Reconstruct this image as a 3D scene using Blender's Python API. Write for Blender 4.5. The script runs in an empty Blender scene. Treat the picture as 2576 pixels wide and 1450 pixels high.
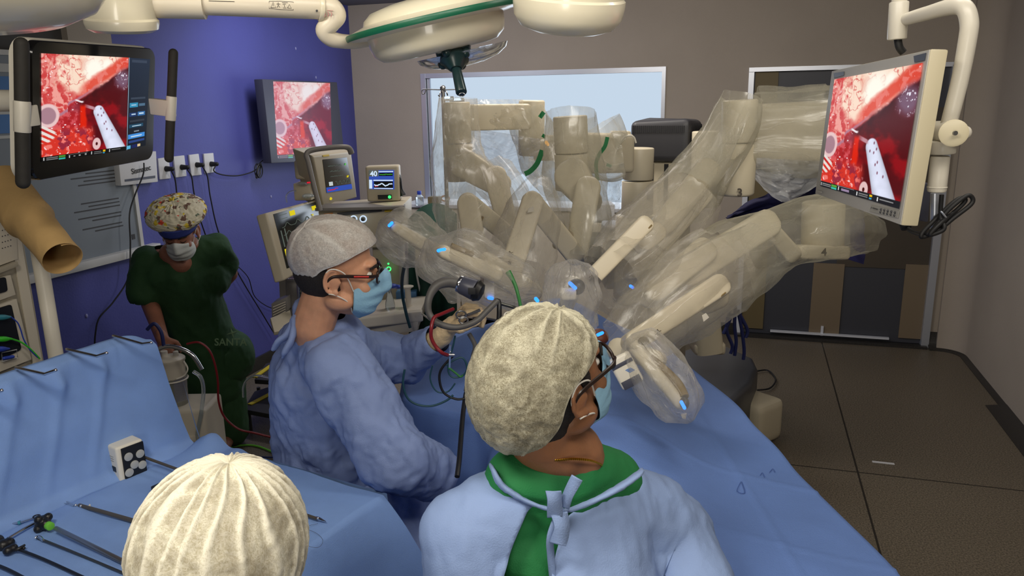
import bpy, bmesh, math, random
import numpy as np
from mathutils import Vector, Matrix, noise
random.seed(4)
V = Vector
SC = bpy.context.scene
COL = SC.collection
# ---------------------------------------------------------------- camera
H, FPX, PITCH, ROLL = 1.95, 1930.0, math.radians(13.7), math.radians(1.03)
CAMP = V((0, 0, H))
FW = V((0, math.cos(PITCH), -math.sin(PITCH)))
_R, _U = V((1, 0, 0)), V((0, math.sin(PITCH), math.cos(PITCH)))
RT = _R*math.cos(ROLL) - _U*math.sin(ROLL)
UP = _U*math.cos(ROLL) + _R*math.sin(ROLL)
cd = bpy.data.cameras.new('camera'); cam = bpy.data.objects.new('camera', cd); COL.objects.link(cam)
m3 = Matrix((RT, UP, -FW)).transposed()
cam.matrix_world = Matrix.Translation(CAMP) @ m3.to_4x4()
cd.sensor_width = 36; cd.lens = FPX/2576*36; cd.clip_start = 0.02
SC.camera = cam
SC.view_settings.view_transform = 'Standard'; SC.view_settings.look = 'None'
SC.view_settings.exposure = 0.0; SC.view_settings.gamma = 1.0
try: SC.view_settings.use_curve_mapping = False
except Exception: pass
# ---------------------------------------------------------------- world
w = bpy.data.worlds.new('world'); SC.world = w; w.use_nodes = True
w.node_tree.nodes['Background'].inputs[0].default_value = (0.30, 0.32, 0.38, 1)
w.node_tree.nodes['Background'].inputs[1].default_value = 0.05
# ---------------------------------------------------------------- room frame
A0 = math.radians(-17.25)
E1 = V((math.cos(A0), math.sin(A0), 0)); E2 = V((math.sin(A0), -math.cos(A0), 0)); KO = V((-1.53, 7.265, 0))
def RM(u, v, z=0): return KO + E1*u + E2*v + V((0, 0, z))     # room coordinates: u along the back wall, v towards the viewer
UL, UR, VB, ZC = 0.12, 5.31, 8.3, 2.80
def area(name, loc, target, sx, sy, power, color, spread=180):
    l = bpy.data.lights.new(name, 'AREA'); l.shape = 'RECTANGLE'; l.size = sx; l.size_y = sy
    l.energy = power; l.color = color; l.spread = math.radians(spread)
    o = bpy.data.objects.new(name, l); COL.objects.link(o); o.location = loc
    o.rotation_euler = (V(target)-V(loc)).to_track_quat('-Z', 'Y').to_euler()
    return o
# ceiling luminaires near the viewer, the dimmed far one, two added fill lights, and the daylit frosted window
area('ceiling_lamp_near', (-0.75, 0.55, 2.76), (-0.45, 1.35, 0.9), 0.5, 0.5, 27, (1.0, 0.93, 0.80))
area('ceiling_lamp_over_table', (0.45, 0.5, 2.77), (0.55, 2.6, 1.1), 1.2, 0.5, 26, (1.0, 0.93, 0.82))
area('ceiling_lamp_middle', tuple(RM(2.7, 2.6, 2.77)), tuple(RM(2.7, 1.2, 0)), 1.2, 0.6, 46, (1.0, 0.92, 0.84))
area('ceiling_lamp_corner', tuple(RM(1.1, 1.7, 2.77)), tuple(RM(0.9, .6, 0)), 1.0, 0.5, 27, (0.92, 0.92, 1.0))
area('robot_fill_light', (0.95, 1.75, 2.77), (1.05, 3.1, 1.2), 0.8, 0.5, 19, (1.0, 0.94, 0.82))  # added fill that brightens the robot arms and film, not a room fixture
area('front_fill_light', (-0.35, -0.75, 1.45), (0.5, 2.6, 1.75), 0.5, 0.5, 11, (1.0, 0.93, 0.82))  # added unseen fill behind the viewer, lifts lamp undersides and arm fronts
area('window_daylight', tuple(RM(1.9, 0.03, 1.6)), tuple(RM(1.9, 3, 1.3)), 2.0, 1.05, 12, (0.80, 0.89, 1.0))
# ---------------------------------------------------------------- unprojection helpers
def ray(x, y): return FW*FPX + RT*(x-1288) + UP*(725-y)
def P(x, y, Y): d = ray(x, y); return CAMP + d*(Y/d.y)
def G(x, y, z=0.0): d = ray(x, y); return CAMP + d*((z-H)/d.z)
def onpl(x, y, q, n): d = ray(x, y); return CAMP + d*(((q-CAMP).dot(n))/d.dot(n))
def left_uv(x, y, u=UL):
    q = onpl(x, y, RM(u, 0), E1); return (q-KO).dot(E2), q.z
def back_uv(x, y, v=0.0):
    q = onpl(x, y, RM(0, v), E2); return (q-KO).dot(E1), q.z
def pxm(Y): return FPX/Y          # rough pixels per metre
def PS(lst): return [P(*q) for q in lst]
def quad(c, Y):
    A = np.array([list(ray(*q)) for q in c]).T*np.array([1, -1, 1, -1])
    n = np.linalg.svd(A)[2][3]; n = n/n[0]; k0 = Y/ray(*c[0]).y
    return [CAMP + ray(*q)*float(k*k0) for q, k in zip(c, n)]
# ---------------------------------------------------------------- materials
def lin(c):
    return tuple(((x/255.0)/12.92 if x/255.0 <= .04045 else ((x/255.0+.055)/1.055)**2.4) for x in c) + (1,)
MATS = {}
def mat(name, col=(200, 200, 200), rough=.5, metal=0.0, noise_amt=0.0, nscale=8.0, bump=0.0, bscale=40.0, emit=None, estr=0.0,
        alpha=1.0, trans=0.0, sheen=0.0, col2=None, stretch=None, sss=0.0, spec=.5, coat=0.0):
    m = bpy.data.materials.new(name); m.use_nodes = True; nt = m.node_tree; b = nt.nodes['Principled BSDF']
    b.inputs['Base Color'].default_value = lin(col); b.inputs['Roughness'].default_value = rough
    b.inputs['Metallic'].default_value = metal; b.inputs['Alpha'].default_value = alpha
    b.inputs['Transmission Weight'].default_value = trans; b.inputs['Specular IOR Level'].default_value = spec
    b.inputs['Coat Weight'].default_value = coat
    if sss: b.inputs['Subsurface Weight'].default_value = sss; b.inputs['Subsurface Scale'].default_value = .01
    if emit: b.inputs['Emission Color'].default_value = lin(emit); b.inputs['Emission Strength'].default_value = estr
    if noise_amt or col2 or bump:
        tc = nt.nodes.new('ShaderNodeTexCoord'); mp = nt.nodes.new('ShaderNodeMapping'); nt.links.new(tc.outputs['Object'], mp.inputs[0])
        if stretch: mp.inputs['Scale'].default_value = stretch
    if noise_amt or col2:
        n = nt.nodes.new('ShaderNodeTexNoise'); n.inputs['Scale'].default_value = nscale; n.inputs['Detail'].default_value = 6
        nt.links.new(mp.outputs[0], n.inputs['Vector'])
        mx = nt.nodes.new('ShaderNodeMix'); mx.data_type = 'RGBA'
        cr = nt.nodes.new('ShaderNodeMapRange'); cr.inputs[1].default_value = .3; cr.inputs[2].default_value = .7
        nt.links.new(n.outputs[0], cr.inputs[0]); nt.links.new(cr.outputs[0], mx.inputs[0])
        k = 1-noise_amt
        mx.inputs[6].default_value = lin(col2) if col2 else lin([c*k for c in col]); mx.inputs[7].default_value = lin(col)
        nt.links.new(mx.outputs[2], b.inputs['Base Color'])
    if bump:
        n2 = nt.nodes.new('ShaderNodeTexNoise'); n2.inputs['Scale'].default_value = bscale; n2.inputs['Detail'].default_value = 5
        nt.links.new(mp.outputs[0], n2.inputs['Vector'])
        bp = nt.nodes.new('ShaderNodeBump'); bp.inputs['Strength'].default_value = bump; bp.inputs['Distance'].default_value = .01
        nt.links.new(n2.outputs[0], bp.inputs['Height']); nt.links.new(bp.outputs[0], b.inputs['Normal'])
    MATS[name] = m
    return m
def emis(name, col, s=1.0):
    m = bpy.data.materials.new(name); m.use_nodes = True; nt = m.node_tree; nt.nodes.clear()
    e = nt.nodes.new('ShaderNodeEmission'); e.inputs[0].default_value = lin(col); e.inputs[1].default_value = s
    o = nt.nodes.new('ShaderNodeOutputMaterial'); nt.links.new(e.outputs[0], o.inputs[0]); MATS[name] = m; return m
def film(name, col, opac=.35, rough=.25, scale=18, var=.25, bump=.35, trl=.5):
    """thin plastic film stretched along its length: transparent mixed with a milky diffuse / translucent / glossy skin"""
    m = bpy.data.materials.new(name); m.use_nodes = True; nt = m.node_tree; nt.nodes.clear(); N = nt.nodes.new; L = nt.links.new
    o = N('ShaderNodeOutputMaterial'); uv = N('ShaderNodeUVMap'); uv.uv_map = 'UVMap'; mp = N('ShaderNodeMapping'); mp.inputs['Scale'].default_value = (scale*.9, scale*.22, 1); L(uv.outputs[0], mp.inputs[0])
    ns = N('ShaderNodeTexNoise'); ns.inputs['Scale'].default_value = 1; ns.inputs['Detail'].default_value = 6; ns.inputs['Distortion'].default_value = .9; L(mp.outputs[0], ns.inputs['Vector'])
    tc = N('ShaderNodeTexCoord'); n2 = N('ShaderNodeTexNoise'); n2.inputs['Scale'].default_value = scale*.7; n2.inputs['Detail'].default_value = 4; L(tc.outputs['Object'], n2.inputs['Vector'])
    # thin bright crease lines where the streak noise crosses its middle value
    cs = N('ShaderNodeMath'); cs.operation = 'SUBTRACT'; cs.inputs[1].default_value = .5; L(ns.outputs[0], cs.inputs[0])
    ca = N('ShaderNodeMath'); ca.operation = 'ABSOLUTE'; L(cs.outputs[0], ca.inputs[0])
    mr0 = N('ShaderNodeMapRange'); mr0.inputs[1].default_value = 0; mr0.inputs[2].default_value = .02; mr0.inputs[3].default_value = 1; mr0.inputs[4].default_value = 0; L(ca.outputs[0], mr0.inputs[0])
    bp = N('ShaderNodeBump'); bp.inputs['Strength'].default_value = bump; bp.inputs['Distance'].default_value = .015
    ad = N('ShaderNodeMath'); ad.operation = 'MULTIPLY_ADD'; ad.inputs[1].default_value = .12; L(mr0.outputs[0], ad.inputs[0]); L(ns.outputs[0], ad.inputs[2]); L(ad.outputs[0], bp.inputs['Height'])
    d = N('ShaderNodeBsdfDiffuse'); t = N('ShaderNodeBsdfTranslucent'); g = N('ShaderNodeBsdfGlossy'); tr = N('ShaderNodeBsdfTransparent')
    for q in (d, t): q.inputs[0].default_value = lin(col)
    g.inputs[0].default_value = (.9, .9, .9, 1); g.inputs['Roughness'].default_value = rough
    for q in (d, g): L(bp.outputs[0], q.inputs['Normal'])
    m1 = N('ShaderNodeMixShader'); m1.inputs[0].default_value = trl; L(d.outputs[0], m1.inputs[1]); L(t.outputs[0], m1.inputs[2])
    m2 = N('ShaderNodeMixShader'); m2.inputs[0].default_value = .12; L(m1.outputs[0], m2.inputs[1]); L(g.outputs[0], m2.inputs[2])
    mr = N('ShaderNodeMapRange'); mr.inputs[1].default_value = .35; mr.inputs[2].default_value = .65
    mr.inputs[3].default_value = max(0, opac-var/2); mr.inputs[4].default_value = min(1, opac+var/2); L(n2.outputs[0], mr.inputs[0])
    lw = N('ShaderNodeLayerWeight'); lw.inputs[0].default_value = .3
    a2 = N('ShaderNodeMath'); a2.operation = 'MULTIPLY_ADD'; a2.inputs[1].default_value = .12; a2.use_clamp = True; L(lw.outputs['Facing'], a2.inputs[0]); L(mr.outputs[0], a2.inputs[2])
    a3 = N('ShaderNodeMath'); a3.operation = 'MULTIPLY_ADD'; a3.inputs[1].default_value = .14; a3.use_clamp = True; L(mr0.outputs[0], a3.inputs[0]); L(a2.outputs[0], a3.inputs[2])
    m3_ = N('ShaderNodeMixShader'); L(a3.outputs[0], m3_.inputs[0]); L(tr.outputs[0], m3_.inputs[1]); L(m2.outputs[0], m3_.inputs[2])
    L(m3_.outputs[0], o.inputs[0]); MATS[name] = m; return m
def M(n): return MATS[n]
# ---------------------------------------------------------------- objects
def rootof(o):
    while o.parent: o = o.parent
    return o
def thing(name, label, cat, loc=(0, 0, 0), group=None):
    o = bpy.data.objects.new(name, None); COL.objects.link(o); o.location = loc; o.empty_display_size = .05
    o['label'] = label; o['category'] = cat
    if group: o['group'] = group
    return o
def tag(o, label, cat, group=None, kind=None):
    o['label'] = label; o['category'] = cat
    if group: o['group'] = group
    if kind: o['kind'] = kind
    return o
def obj(name, bm, m, parent=None, smooth=40, label=None):
    """link a bmesh (built in world coordinates) as one mesh object"""
    me = bpy.data.meshes.new(name)
    if isinstance(bm, bmesh.types.BMesh):
        bmesh.ops.recalc_face_normals(bm, faces=bm.faces[:]); bm.to_mesh(me); bm.free()
    else: me = bm
    o = bpy.data.objects.new(name, me); COL.objects.link(o)
    if parent:
        me.transform(Matrix.Translation(-rootof(parent).location)); o.parent = parent
    else:   # put the origin at the middle of the base
        if len(me.vertices):
            co = np.empty(len(me.vertices)*3); me.vertices.foreach_get('co', co); co = co.reshape(-1, 3)
            c = V(((co[:, 0].min()+co[:, 0].max())/2, (co[:, 1].min()+co[:, 1].max())/2, co[:, 2].min()))
            me.transform(Matrix.Translation(-c)); o.location = c
    if smooth is not None and len(me.polygons):
        me.polygons.foreach_set('use_smooth', [True]*len(me.polygons))
        if smooth < 180: me.set_sharp_from_angle(angle=math.radians(smooth))
    for mm in (m if isinstance(m, (list, tuple)) else [m]):
        me.materials.append(M(mm) if isinstance(mm, str) else mm)
    if label: o['label'] = label
    return o
def struct(name, bm, m, smooth=40, parent=None):
    o = obj(name, bm, m, parent, smooth); o['kind'] = 'structure'; return o
def B(): return bmesh.new()
def faces_new(bm, fn):
    a = set(bm.verts); fn(); return [v for v in bm.verts if v not in a]
def box(bm, c, d, ax=None, bev=0.0, seg=2):
    """box centred on c, size d, axes ax (3 vectors)"""
    ax = ax or (V((1, 0, 0)), V((0, 1, 0)), V((0, 0, 1)))
    Mx = Matrix((ax[0], ax[1], ax[2])).transposed().to_4x4()
    r = bmesh.ops.create_cube(bm, size=1.0, matrix=Matrix.Translation(c) @ Mx @ Matrix.Diagonal((d[0], d[1], d[2], 1)))
    if bev > 0:
        vs = r['verts']; es = list({e for v in vs for e in v.link_edges})
        bmesh.ops.bevel(bm, geom=es, offset=min(bev, min(d)*.49), segments=seg, profile=.6, affect='EDGES')
    return bm
def rbx(bm, u0, u1, v0, v1, z0, z1, bev=0.0):
    """box in room coordinates"""
    return box(bm, RM((u0+u1)/2, (v0+v1)/2, (z0+z1)/2), (u1-u0, v1-v0, z1-z0), (E1, E2, V((0, 0, 1))), bev)
def slab(bm, q, th, bev=0.0, seg=2):
    """4 corners q (loop), thickness th away from the camera side"""
    n = (q[1]-q[0]).cross(q[3]-q[0]).normalized()
    if n.dot(q[0]-CAMP) < 0: n = -n
    f = [bm.verts.new(p) for p in q]; g = [bm.verts.new(p+n*th) for p in q]
    fs = [bm.faces.new(f), bm.faces.new(g[::-1])]
    for i in range(4): fs.append(bm.faces.new((f[i], g[i], g[(i+1) % 4], f[(i+1) % 4])))
    if bev: 
        es = list({e for fc in fs for e in fc.edges})
        bmesh.ops.recalc_face_normals(bm, faces=fs)
        bmesh.ops.bevel(bm, geom=es, offset=bev, segments=seg, profile=.6, affect='EDGES')
    return bm
def qp(q, u, v, off=0.0):
    """point on quad q at fractions u,v, lifted off towards the camera"""
    a = q[0].lerp(q[1], u); b = q[3].lerp(q[2], u); p = a.lerp(b, v)
    n = (q[1]-q[0]).cross(q[3]-q[0]).normalized()
    if n.dot(q[0]-CAMP) > 0: n = -n
    return p+n*off
def sub(q, u0, v0, u1, v1, off=0.0): return [qp(q, u0, v0, off), qp(q, u1, v0, off), qp(q, u1, v1, off), qp(q, u0, v1, off)]
def crom(pts, n=8, closed=False):
    pts = [V(p) for p in pts]
    if len(pts) < 3 and not closed: return pts
    out = []; N = len(pts)
    rng = N if closed else N-1
    for i in range(rng):
        if closed: a, b, c, d = pts[(i-1) % N], pts[i], pts[(i+1) % N], pts[(i+2) % N]
        else: a, b, c, d = pts[max(i-1, 0)], pts[i], pts[i+1], pts[min(i+2, N-1)]
        for k in range(n):
            t = k/n
            out.append(.5*((2*b)+(c-a)*t+(2*a-5*b+4*c-d)*t*t+(3*b-a-3*c+d)*t**3))
    if not closed: out.append(pts[-1])
    return out
def interp(vals, n, N):
    out = []
    for i in range(N):
        s = i/(N-1)*(len(vals)-1); k = min(int(s), len(vals)-2); f = s-k; f = f*f*(3-2*f)
        out.append(vals[k]*(1-f)+vals[k+1]*f)
    return out
def tube(bm, pts, r, seg=12, smooth=8, caps=True, closed=False, round_end=False, flat=None):
    """tube along pts; r number or list; flat=(vector, ratio) squashes the section along the vector"""
    if smooth and (len(pts) > 2): C = crom(pts, smooth, closed)
    else: C = [V(p) for p in pts]
    N = len(C); rs = interp(r, 0, N) if isinstance(r, (list, tuple)) else [r]*N
    if round_end and not closed:
        d0 = (C[0]-C[1]).normalized(); d1 = (C[-1]-C[-2]).normalized(); p0, p1, r0, r1 = C[0], C[-1], rs[0], rs[-1]
        A = [(p0+d0*r0*math.sin(a), r0*math.cos(a)) for a in (1.5, 1.2, .8, .4)]
        Bq = [(p1+d1*r1*math.sin(a), r1*math.cos(a)) for a in (.4, .8, 1.2, 1.5)]
        C = [a[0] for a in A]+C+[b[0] for b in Bq]; rs = [a[1] for a in A]+list(rs)+[b[1] for b in Bq]; N = len(C)
    T = []
    for i in range(N):
        a = C[(i-1) % N] if closed else C[max(i-1, 0)]; b = C[(i+1) % N] if closed else C[min(i+1, N-1)]
        T.append((b-a).normalized() if (b-a).length > 1e-9 else V((0, 0, 1)))
    up = V((0, 0, 1)) if abs(T[0].z) < .9 else V((1, 0, 0))
    if flat: up = flat[0]
    X = (up-T[0]*up.dot(T[0])).normalized(); rings = []
    for i in range(N):
        X = (X-T[i]*X.dot(T[i])); X = X.normalized() if X.length > 1e-6 else T[i].orthogonal().normalized()
        Y = T[i].cross(X); k = flat[1] if flat else 1
        rings.append([bm.verts.new(C[i]+X*(math.cos(2*math.pi*j/seg)*rs[i]*k)+Y*(math.sin(2*math.pi*j/seg)*rs[i])) for j in range(seg)])
    M_ = N if closed else N-1
    for i in range(M_):
        a, b = rings[i], rings[(i+1) % N]
        for j in range(seg): bm.faces.new((a[j], a[(j+1) % seg], b[(j+1) % seg], b[j]))
    if caps and not closed: bm.faces.new(rings[0][::-1]); bm.faces.new(rings[-1])
    return bm
def lathe(bm, prof, o, axis=(0, 0, 1), seg=32, cap=True, sx=1.0):
    """prof list of (r, h) revolved about axis through o"""
    ax = V(axis).normalized(); X = ax.orthogonal().normalized(); Y = ax.cross(X); rings = []
    for r, h in prof:
        rings.append([bm.verts.new(V(o)+ax*h+X*(math.cos(2*math.pi*j/seg)*r*sx)+Y*(math.sin(2*math.pi*j/seg)*r)) for j in range(seg)])
    for a, b in zip(rings, rings[1:]):
        for j in range(seg): bm.faces.new((a[j], a[(j+1) % seg], b[(j+1) % seg], b[j]))
    if cap: bm.faces.new(rings[0][::-1]); bm.faces.new(rings[-1])
    return bm
def cyl(bm, p0, p1, r, seg=24, bev=0.0, r1=None):
    p0, p1 = V(p0), V(p1); L = (p1-p0).length; r1 = r if r1 is None else r1; b = min(bev, r*.5, L*.4)
    if b > 0: pr = [(r-b, 0), (r-b*.3, b*.3), (r, b), (r1, L-b), (r1-b*.3, L-b*.3), (r1-b, L)]
    else: pr = [(r, 0), (r1, L)]
    return lathe(bm, pr, p0, p1-p0, seg)
def ball(bm, c, r, ax=None, seg=20):
    """ellipsoid; r scalar or 3-tuple"""
    r = (r, r, r) if not isinstance(r, (tuple, list)) else r
    ax = ax or (V((1, 0, 0)), V((0, 1, 0)), V((0, 0, 1)))
    Mx = Matrix.Translation(c) @ Matrix((ax[0], ax[1], ax[2])).transposed().to_4x4() @ Matrix.Diagonal((r[0], r[1], r[2], 1))
    bmesh.ops.create_uvsphere(bm, u_segments=seg, v_segments=max(8, seg*2//3), radius=1.0, matrix=Mx)
    return bm
def link(bm, p0, p1, w0, w1, h0, h1, side, rnd=.45, seg=24, n=10, ends=(True, True)):
    """arm link with a rounded-rectangle section from p0 to p1; side = width direction; round noses"""
    p0, p1 = V(p0), V(p1); t = (p1-p0).normalized(); s = (V(side)-t*V(side).dot(t)).normalized(); u = t.cross(s); rings = []
    L = (p1-p0).length; st = []
    if ends[0]: st += [(-w0/2*math.cos(a), math.sin(a)) for a in (.15, .5, .9, 1.25)]
    st += [(L*i/n, 1) for i in range(n+1)]
    if ends[1]: st += [(L+w1/2*math.cos(a), math.sin(a)) for a in (1.25, .9, .5, .15)]
    for x, k in st:
        f = min(max(x/L, 0), 1); w_ = (w0*(1-f)+w1*f)/2*k; h_ = (h0*(1-f)+h1*f)/2*(1 if k == 1 else (.6+.4*k)); rg = []
        e = 2/(2.0+3.0*(1-rnd))
        for j in range(seg):
            a = 2*math.pi*j/seg; ca, sa = math.cos(a), math.sin(a)
            rg.append(bm.verts.new(p0+t*x+s*(math.copysign(abs(ca)**e, ca)*w_)+u*(math.copysign(abs(sa)**e, sa)*h_)))
        rings.append(rg)
    for a, b in zip(rings, rings[1:]):
        for j in range(seg): bm.faces.new((a[j], a[(j+1) % seg], b[(j+1) % seg], b[j]))
    bm.faces.new(rings[0][::-1]); bm.faces.new(rings[-1])
    return bm
def sheet(bm, fn, nu, nv, th=0.0, closed_u=False):
    g = [[bm.verts.new(fn(i/(nu if closed_u else nu-1), j/(nv-1))) for j in range(nv)] for i in range(nu)]
    for i in range(nu if closed_u else nu-1):
        for j in range(nv-1): bm.faces.new((g[i][j], g[(i+1) % nu][j], g[(i+1) % nu][j+1], g[i][j+1]))
    if th: 
        bmesh.ops.recalc_face_normals(bm, faces=bm.faces[:]); bmesh.ops.solidify(bm, geom=bm.faces[:], thickness=th)
    return bm
def griduv(bm, nr, ns_, su=1.0, sv=1.0):
    """uv map for a grid of vertices (nr rows of ns_), in creation order"""
    ul = bm.loops.layers.uv.new('UVMap'); bm.verts.index_update()
    for f in bm.faces:
        js = [(l.vert.index % ns_) for l in f.loops]; wrap = max(js)-min(js) > ns_/2
        for l, j in zip(f.loops, js):
            i = l.vert.index//ns_; jj = j+ns_ if (wrap and j < ns_/2) else j
            l[ul].uv = (jj/ns_*su, i/nr*sv)
    return bm
def nz(p, s=1.0, o=0.0): return noise.noise(V(p)*s+V((o, o*1.7, -o)))
def ridged(p, s, o=0.0, octv=3):
    a, t, k = 1.0, 0.0, V(p)*s+V((o, -o, o*.5))
    for _ in range(octv): t += a*(1-2*abs(noise.noise(k))); a *= .5; k = k*2.03
    return t
def text(s, c, right, up, size, m, parent, name='lettering', depth=.0006, off=None, bold=0.0, shear=0.0, align='CENTER'):
    cu = bpy.data.curves.new('tmp', 'FONT'); cu.body = s; cu.size = size; cu.align_x = align; cu.align_y = 'CENTER'; cu.extrude = depth; cu.offset = bold; cu.shear = shear
    cu.resolution_u = 3
    t = bpy.data.objects.new('tmp', cu); COL.objects.link(t); bpy.context.view_layer.update()
    me = bpy.data.meshes.new_from_object(t.evaluated_get(bpy.context.evaluated_depsgraph_get()))
    bpy.data.objects.remove(t); bpy.data.curves.remove(cu)
    right, up = V(right).normalized(), V(up).normalized(); n = right.cross(up).normalized(); up = n.cross(right)
    me.transform(Matrix.Translation(c) @ Matrix((right, up, n)).transposed().to_4x4())
    me.materials.clear()
    return obj(name, me, m, parent, None)
def blob(bm, voxel=.01, smooth=6, fac=.5):
    """fuse overlapping closed shapes into one continuous surface"""
    me = bpy.data.meshes.new('tmp'); bm.to_mesh(me); bm.free(); o = bpy.data.objects.new('tmp', me); COL.objects.link(o)
    r = o.modifiers.new('r', 'REMESH'); r.mode = 'VOXEL'; r.voxel_size = voxel
    if smooth: s = o.modifiers.new('s', 'SMOOTH'); s.iterations = smooth; s.factor = fac
    bpy.context.view_layer.update()
    out = bpy.data.meshes.new_from_object(o.evaluated_get(bpy.context.evaluated_depsgraph_get()))
    bpy.data.objects.remove(o); out.materials.clear(); b2 = bmesh.new(); b2.from_mesh(out); return b2
def cone_ball(bm, p0, r0, p1, r1, seg=16):
    p0, p1 = V(p0), V(p1)
    tube(bm, [p0, p1], [r0, r1], seg, 0, True); ball(bm, p0, r0, seg=seg); ball(bm, p1, r1, seg=seg); return bm
def paint(o, fn):
    """per-vertex colour attribute from fn(list of local co) -> linear rgb"""
    me = o.data; a = me.color_attributes.new('Col', 'FLOAT_COLOR', 'POINT'); n = len(me.vertices)
    co = np.empty(n*3); me.vertices.foreach_get('co', co); c = np.ones((n, 4)); c[:, :3] = fn(co.reshape(-1, 3)); a.data.foreach_set('color', c.ravel())
# ================================================================ ROOM
mat('paint_beige', (168, 158, 146), .85, noise_amt=.04, nscale=2, bump=.15, bscale=120)
mat('paint_blue', (80, 84, 160), .55, noise_amt=.10, nscale=1.3, bump=.12, bscale=90)
mat('ceiling_paint', (120, 118, 125), .9)
mat('dark_paint', (70, 68, 66), .7)
mat('baseboard_mat', (52, 50, 48), .45, noise_amt=.4, nscale=120)
mat('alu', (190, 195, 205), .35, .6); mat('alu_bright', (225, 230, 240), .3, .3)
mat('door_slate', (60, 62, 70), .45); mat('door_brown', (72, 64, 54), .5, noise_amt=.1, nscale=3); mat('door_beige', (118, 104, 84), .6)
mat('olive', (104, 92, 62), .6)
def floor_mat():
    m = bpy.data.materials.new('terrazzo'); m.use_nodes = True; nt = m.node_tree; N = nt.nodes.new; L = nt.links.new; b = nt.nodes['Principled BSDF']
    tc = N('ShaderNodeTexCoord'); sp = N('ShaderNodeSeparateXYZ'); L(tc.outputs['Object'], sp.inputs[0])
    n1 = N('ShaderNodeTexNoise'); n1.inputs['Scale'].default_value = 130; n1.inputs['Detail'].default_value = 4; L(tc.outputs['Object'], n1.inputs['Vector'])
    n2 = N('ShaderNodeTexNoise'); n2.inputs['Scale'].default_value = 1.6; L(tc.outputs['Object'], n2.inputs['Vector'])
    cr = N('ShaderNodeValToRGB'); cr.color_ramp.elements[0].position = .35; cr.color_ramp.elements[0].color = lin((78, 71, 60)); cr.color_ramp.elements[1].position = .65; cr.color_ramp.elements[1].color = lin((120, 110, 94))
    L(n1.outputs[0], cr.inputs[0])
    def line(sock, off):
        a = N('ShaderNodeMath'); a.operation = 'SUBTRACT'; L(sock, a.inputs[0]); a.inputs[1].default_value = off
        p = N('ShaderNodeMath'); p.operation = 'PINGPONG'; L(a.outputs[0], p.inputs[0]); p.inputs[1].default_value = 1.2
        c = N('ShaderNodeMath'); c.operation = 'LESS_THAN'; L(p.outputs[0], c.inputs[0]); c.inputs[1].default_value = .005; return c
    a, c = line(sp.outputs[0], 4.25), line(sp.outputs[1], 2.39)
    mx = N('ShaderNodeMath'); mx.operation = 'MAXIMUM'; L(a.outputs[0], mx.inputs[0]); L(c.outputs[0], mx.inputs[1])
    m1 = N('ShaderNodeMix'); m1.data_type = 'RGBA'; L(mx.outputs[0], m1.inputs[0]); L(cr.outputs[0], m1.inputs[6]); m1.inputs[7].default_value = lin((40, 36, 30))
    L(m1.outputs[2], b.inputs['Base Color']); b.inputs['Roughness'].default_value = .45; MATS['terrazzo'] = m
floor_mat()
fl = bpy.data.meshes.new('floor'); fl.from_pydata([(UL-.2, -.2, 0), (UR+.2, -.2, 0), (UR+.2, VB+.2, 0), (UL-.2, VB+.2, 0)], [], [(0, 1, 2, 3)])
fo = bpy.data.objects.new('floor', fl); COL.objects.link(fo); fl.materials.append(M('terrazzo')); fo['kind'] = 'structure'
fo.matrix_world = Matrix.Translation(KO) @ Matrix((E1, E2, V((0, 0, -1)))).transposed().to_4x4()
b = B(); rbx(b, UL-.1, UR+.1, -.1, VB+.1, ZC, ZC+.1); struct('ceiling', b, 'ceiling_paint')
# back wall with its openings, as one mesh
WIN = (.84, 2.90, 1.02, 2.158); DOOR = (3.60, 5.0, 0, 2.15)
b = B(); T = .16
rbx(b, UL-T, WIN[0], -T, 0, 0, ZC); rbx(b, WIN[0], WIN[1], -T, 0, WIN[3], ZC); rbx(b, WIN[0], WIN[1], -T, 0, 0, WIN[2])
rbx(b, WIN[1], DOOR[0], -T, 0, 0, ZC); rbx(b, DOOR[0], DOOR[1], -T, 0, DOOR[3], ZC); rbx(b, DOOR[1], UR-.22, -T, 0, 0, ZC)
struct('wall_back', b, 'paint_beige')
# right wall, with the coved corner that leads to it
b = B()
prof = [(UR-.22+.22*math.sin(a), .22-.22*math.cos(a)) for a in [i*math.pi/2/10 for i in range(11)]]+[(UR, VB)]
sheet(b, lambda s, t: RM(*prof[round(s*(len(prof)-1))], ZC*t), len(prof), 2, .05)
struct('wall_right', b, 'paint_beige', 60)
bb = B()
def covew(i): return .09 if i < len(bp)-1 else .16
bp = [(UR-.26, 0, 0, 1)]+[(x, y, math.sin(a), math.cos(a)) for (x, y), a in zip(prof[:-1], [i*math.pi/2/10 for i in range(11)])]+[(UR, 1.2, 1, 0), (UR, 1.21, 1, 0), (UR, VB, 1, 0)]
bp[0] = (DOOR[1]+.03, 0, 0, 1)
sec = [(.004, .13), (.012, .13), (.016, .06), (.035, .02), (.09, .004), (.09, 0)]
def bfn(s, t):
    i = round(s*(len(bp)-1)); x, y, nx, ny = bp[i]; o, z = sec[round(t*(len(sec)-1))]
    if i >= len(bp)-2 and o > .08: o = .17
    return RM(x-nx*o, y+ny*o, z)
sheet(bb, bfn, len(bp), len(sec)); struct('baseboard_right', bb, 'baseboard_mat', 60)
b = B(); rbx(b, DOOR[0]-.02, DOOR[1]+.02, .0, .07, 0, .02); rbx(b, UL, DOOR[0]-.03, 0, .02, 0, .10, .005); struct('baseboard_back', b, 'baseboard_mat')
b = B(); rbx(b, UL, UL+.02, 0, VB, 0, .10, .005); struct('baseboard_left', b, 'baseboard_mat')
b = B(); rbx(b, UL-T, UL, -T, 2.79, 0, ZC); rbx(b, UL-T, UL, 2.79, VB, 0, 1.14); struct('wall_left', b, 'paint_blue')
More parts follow.
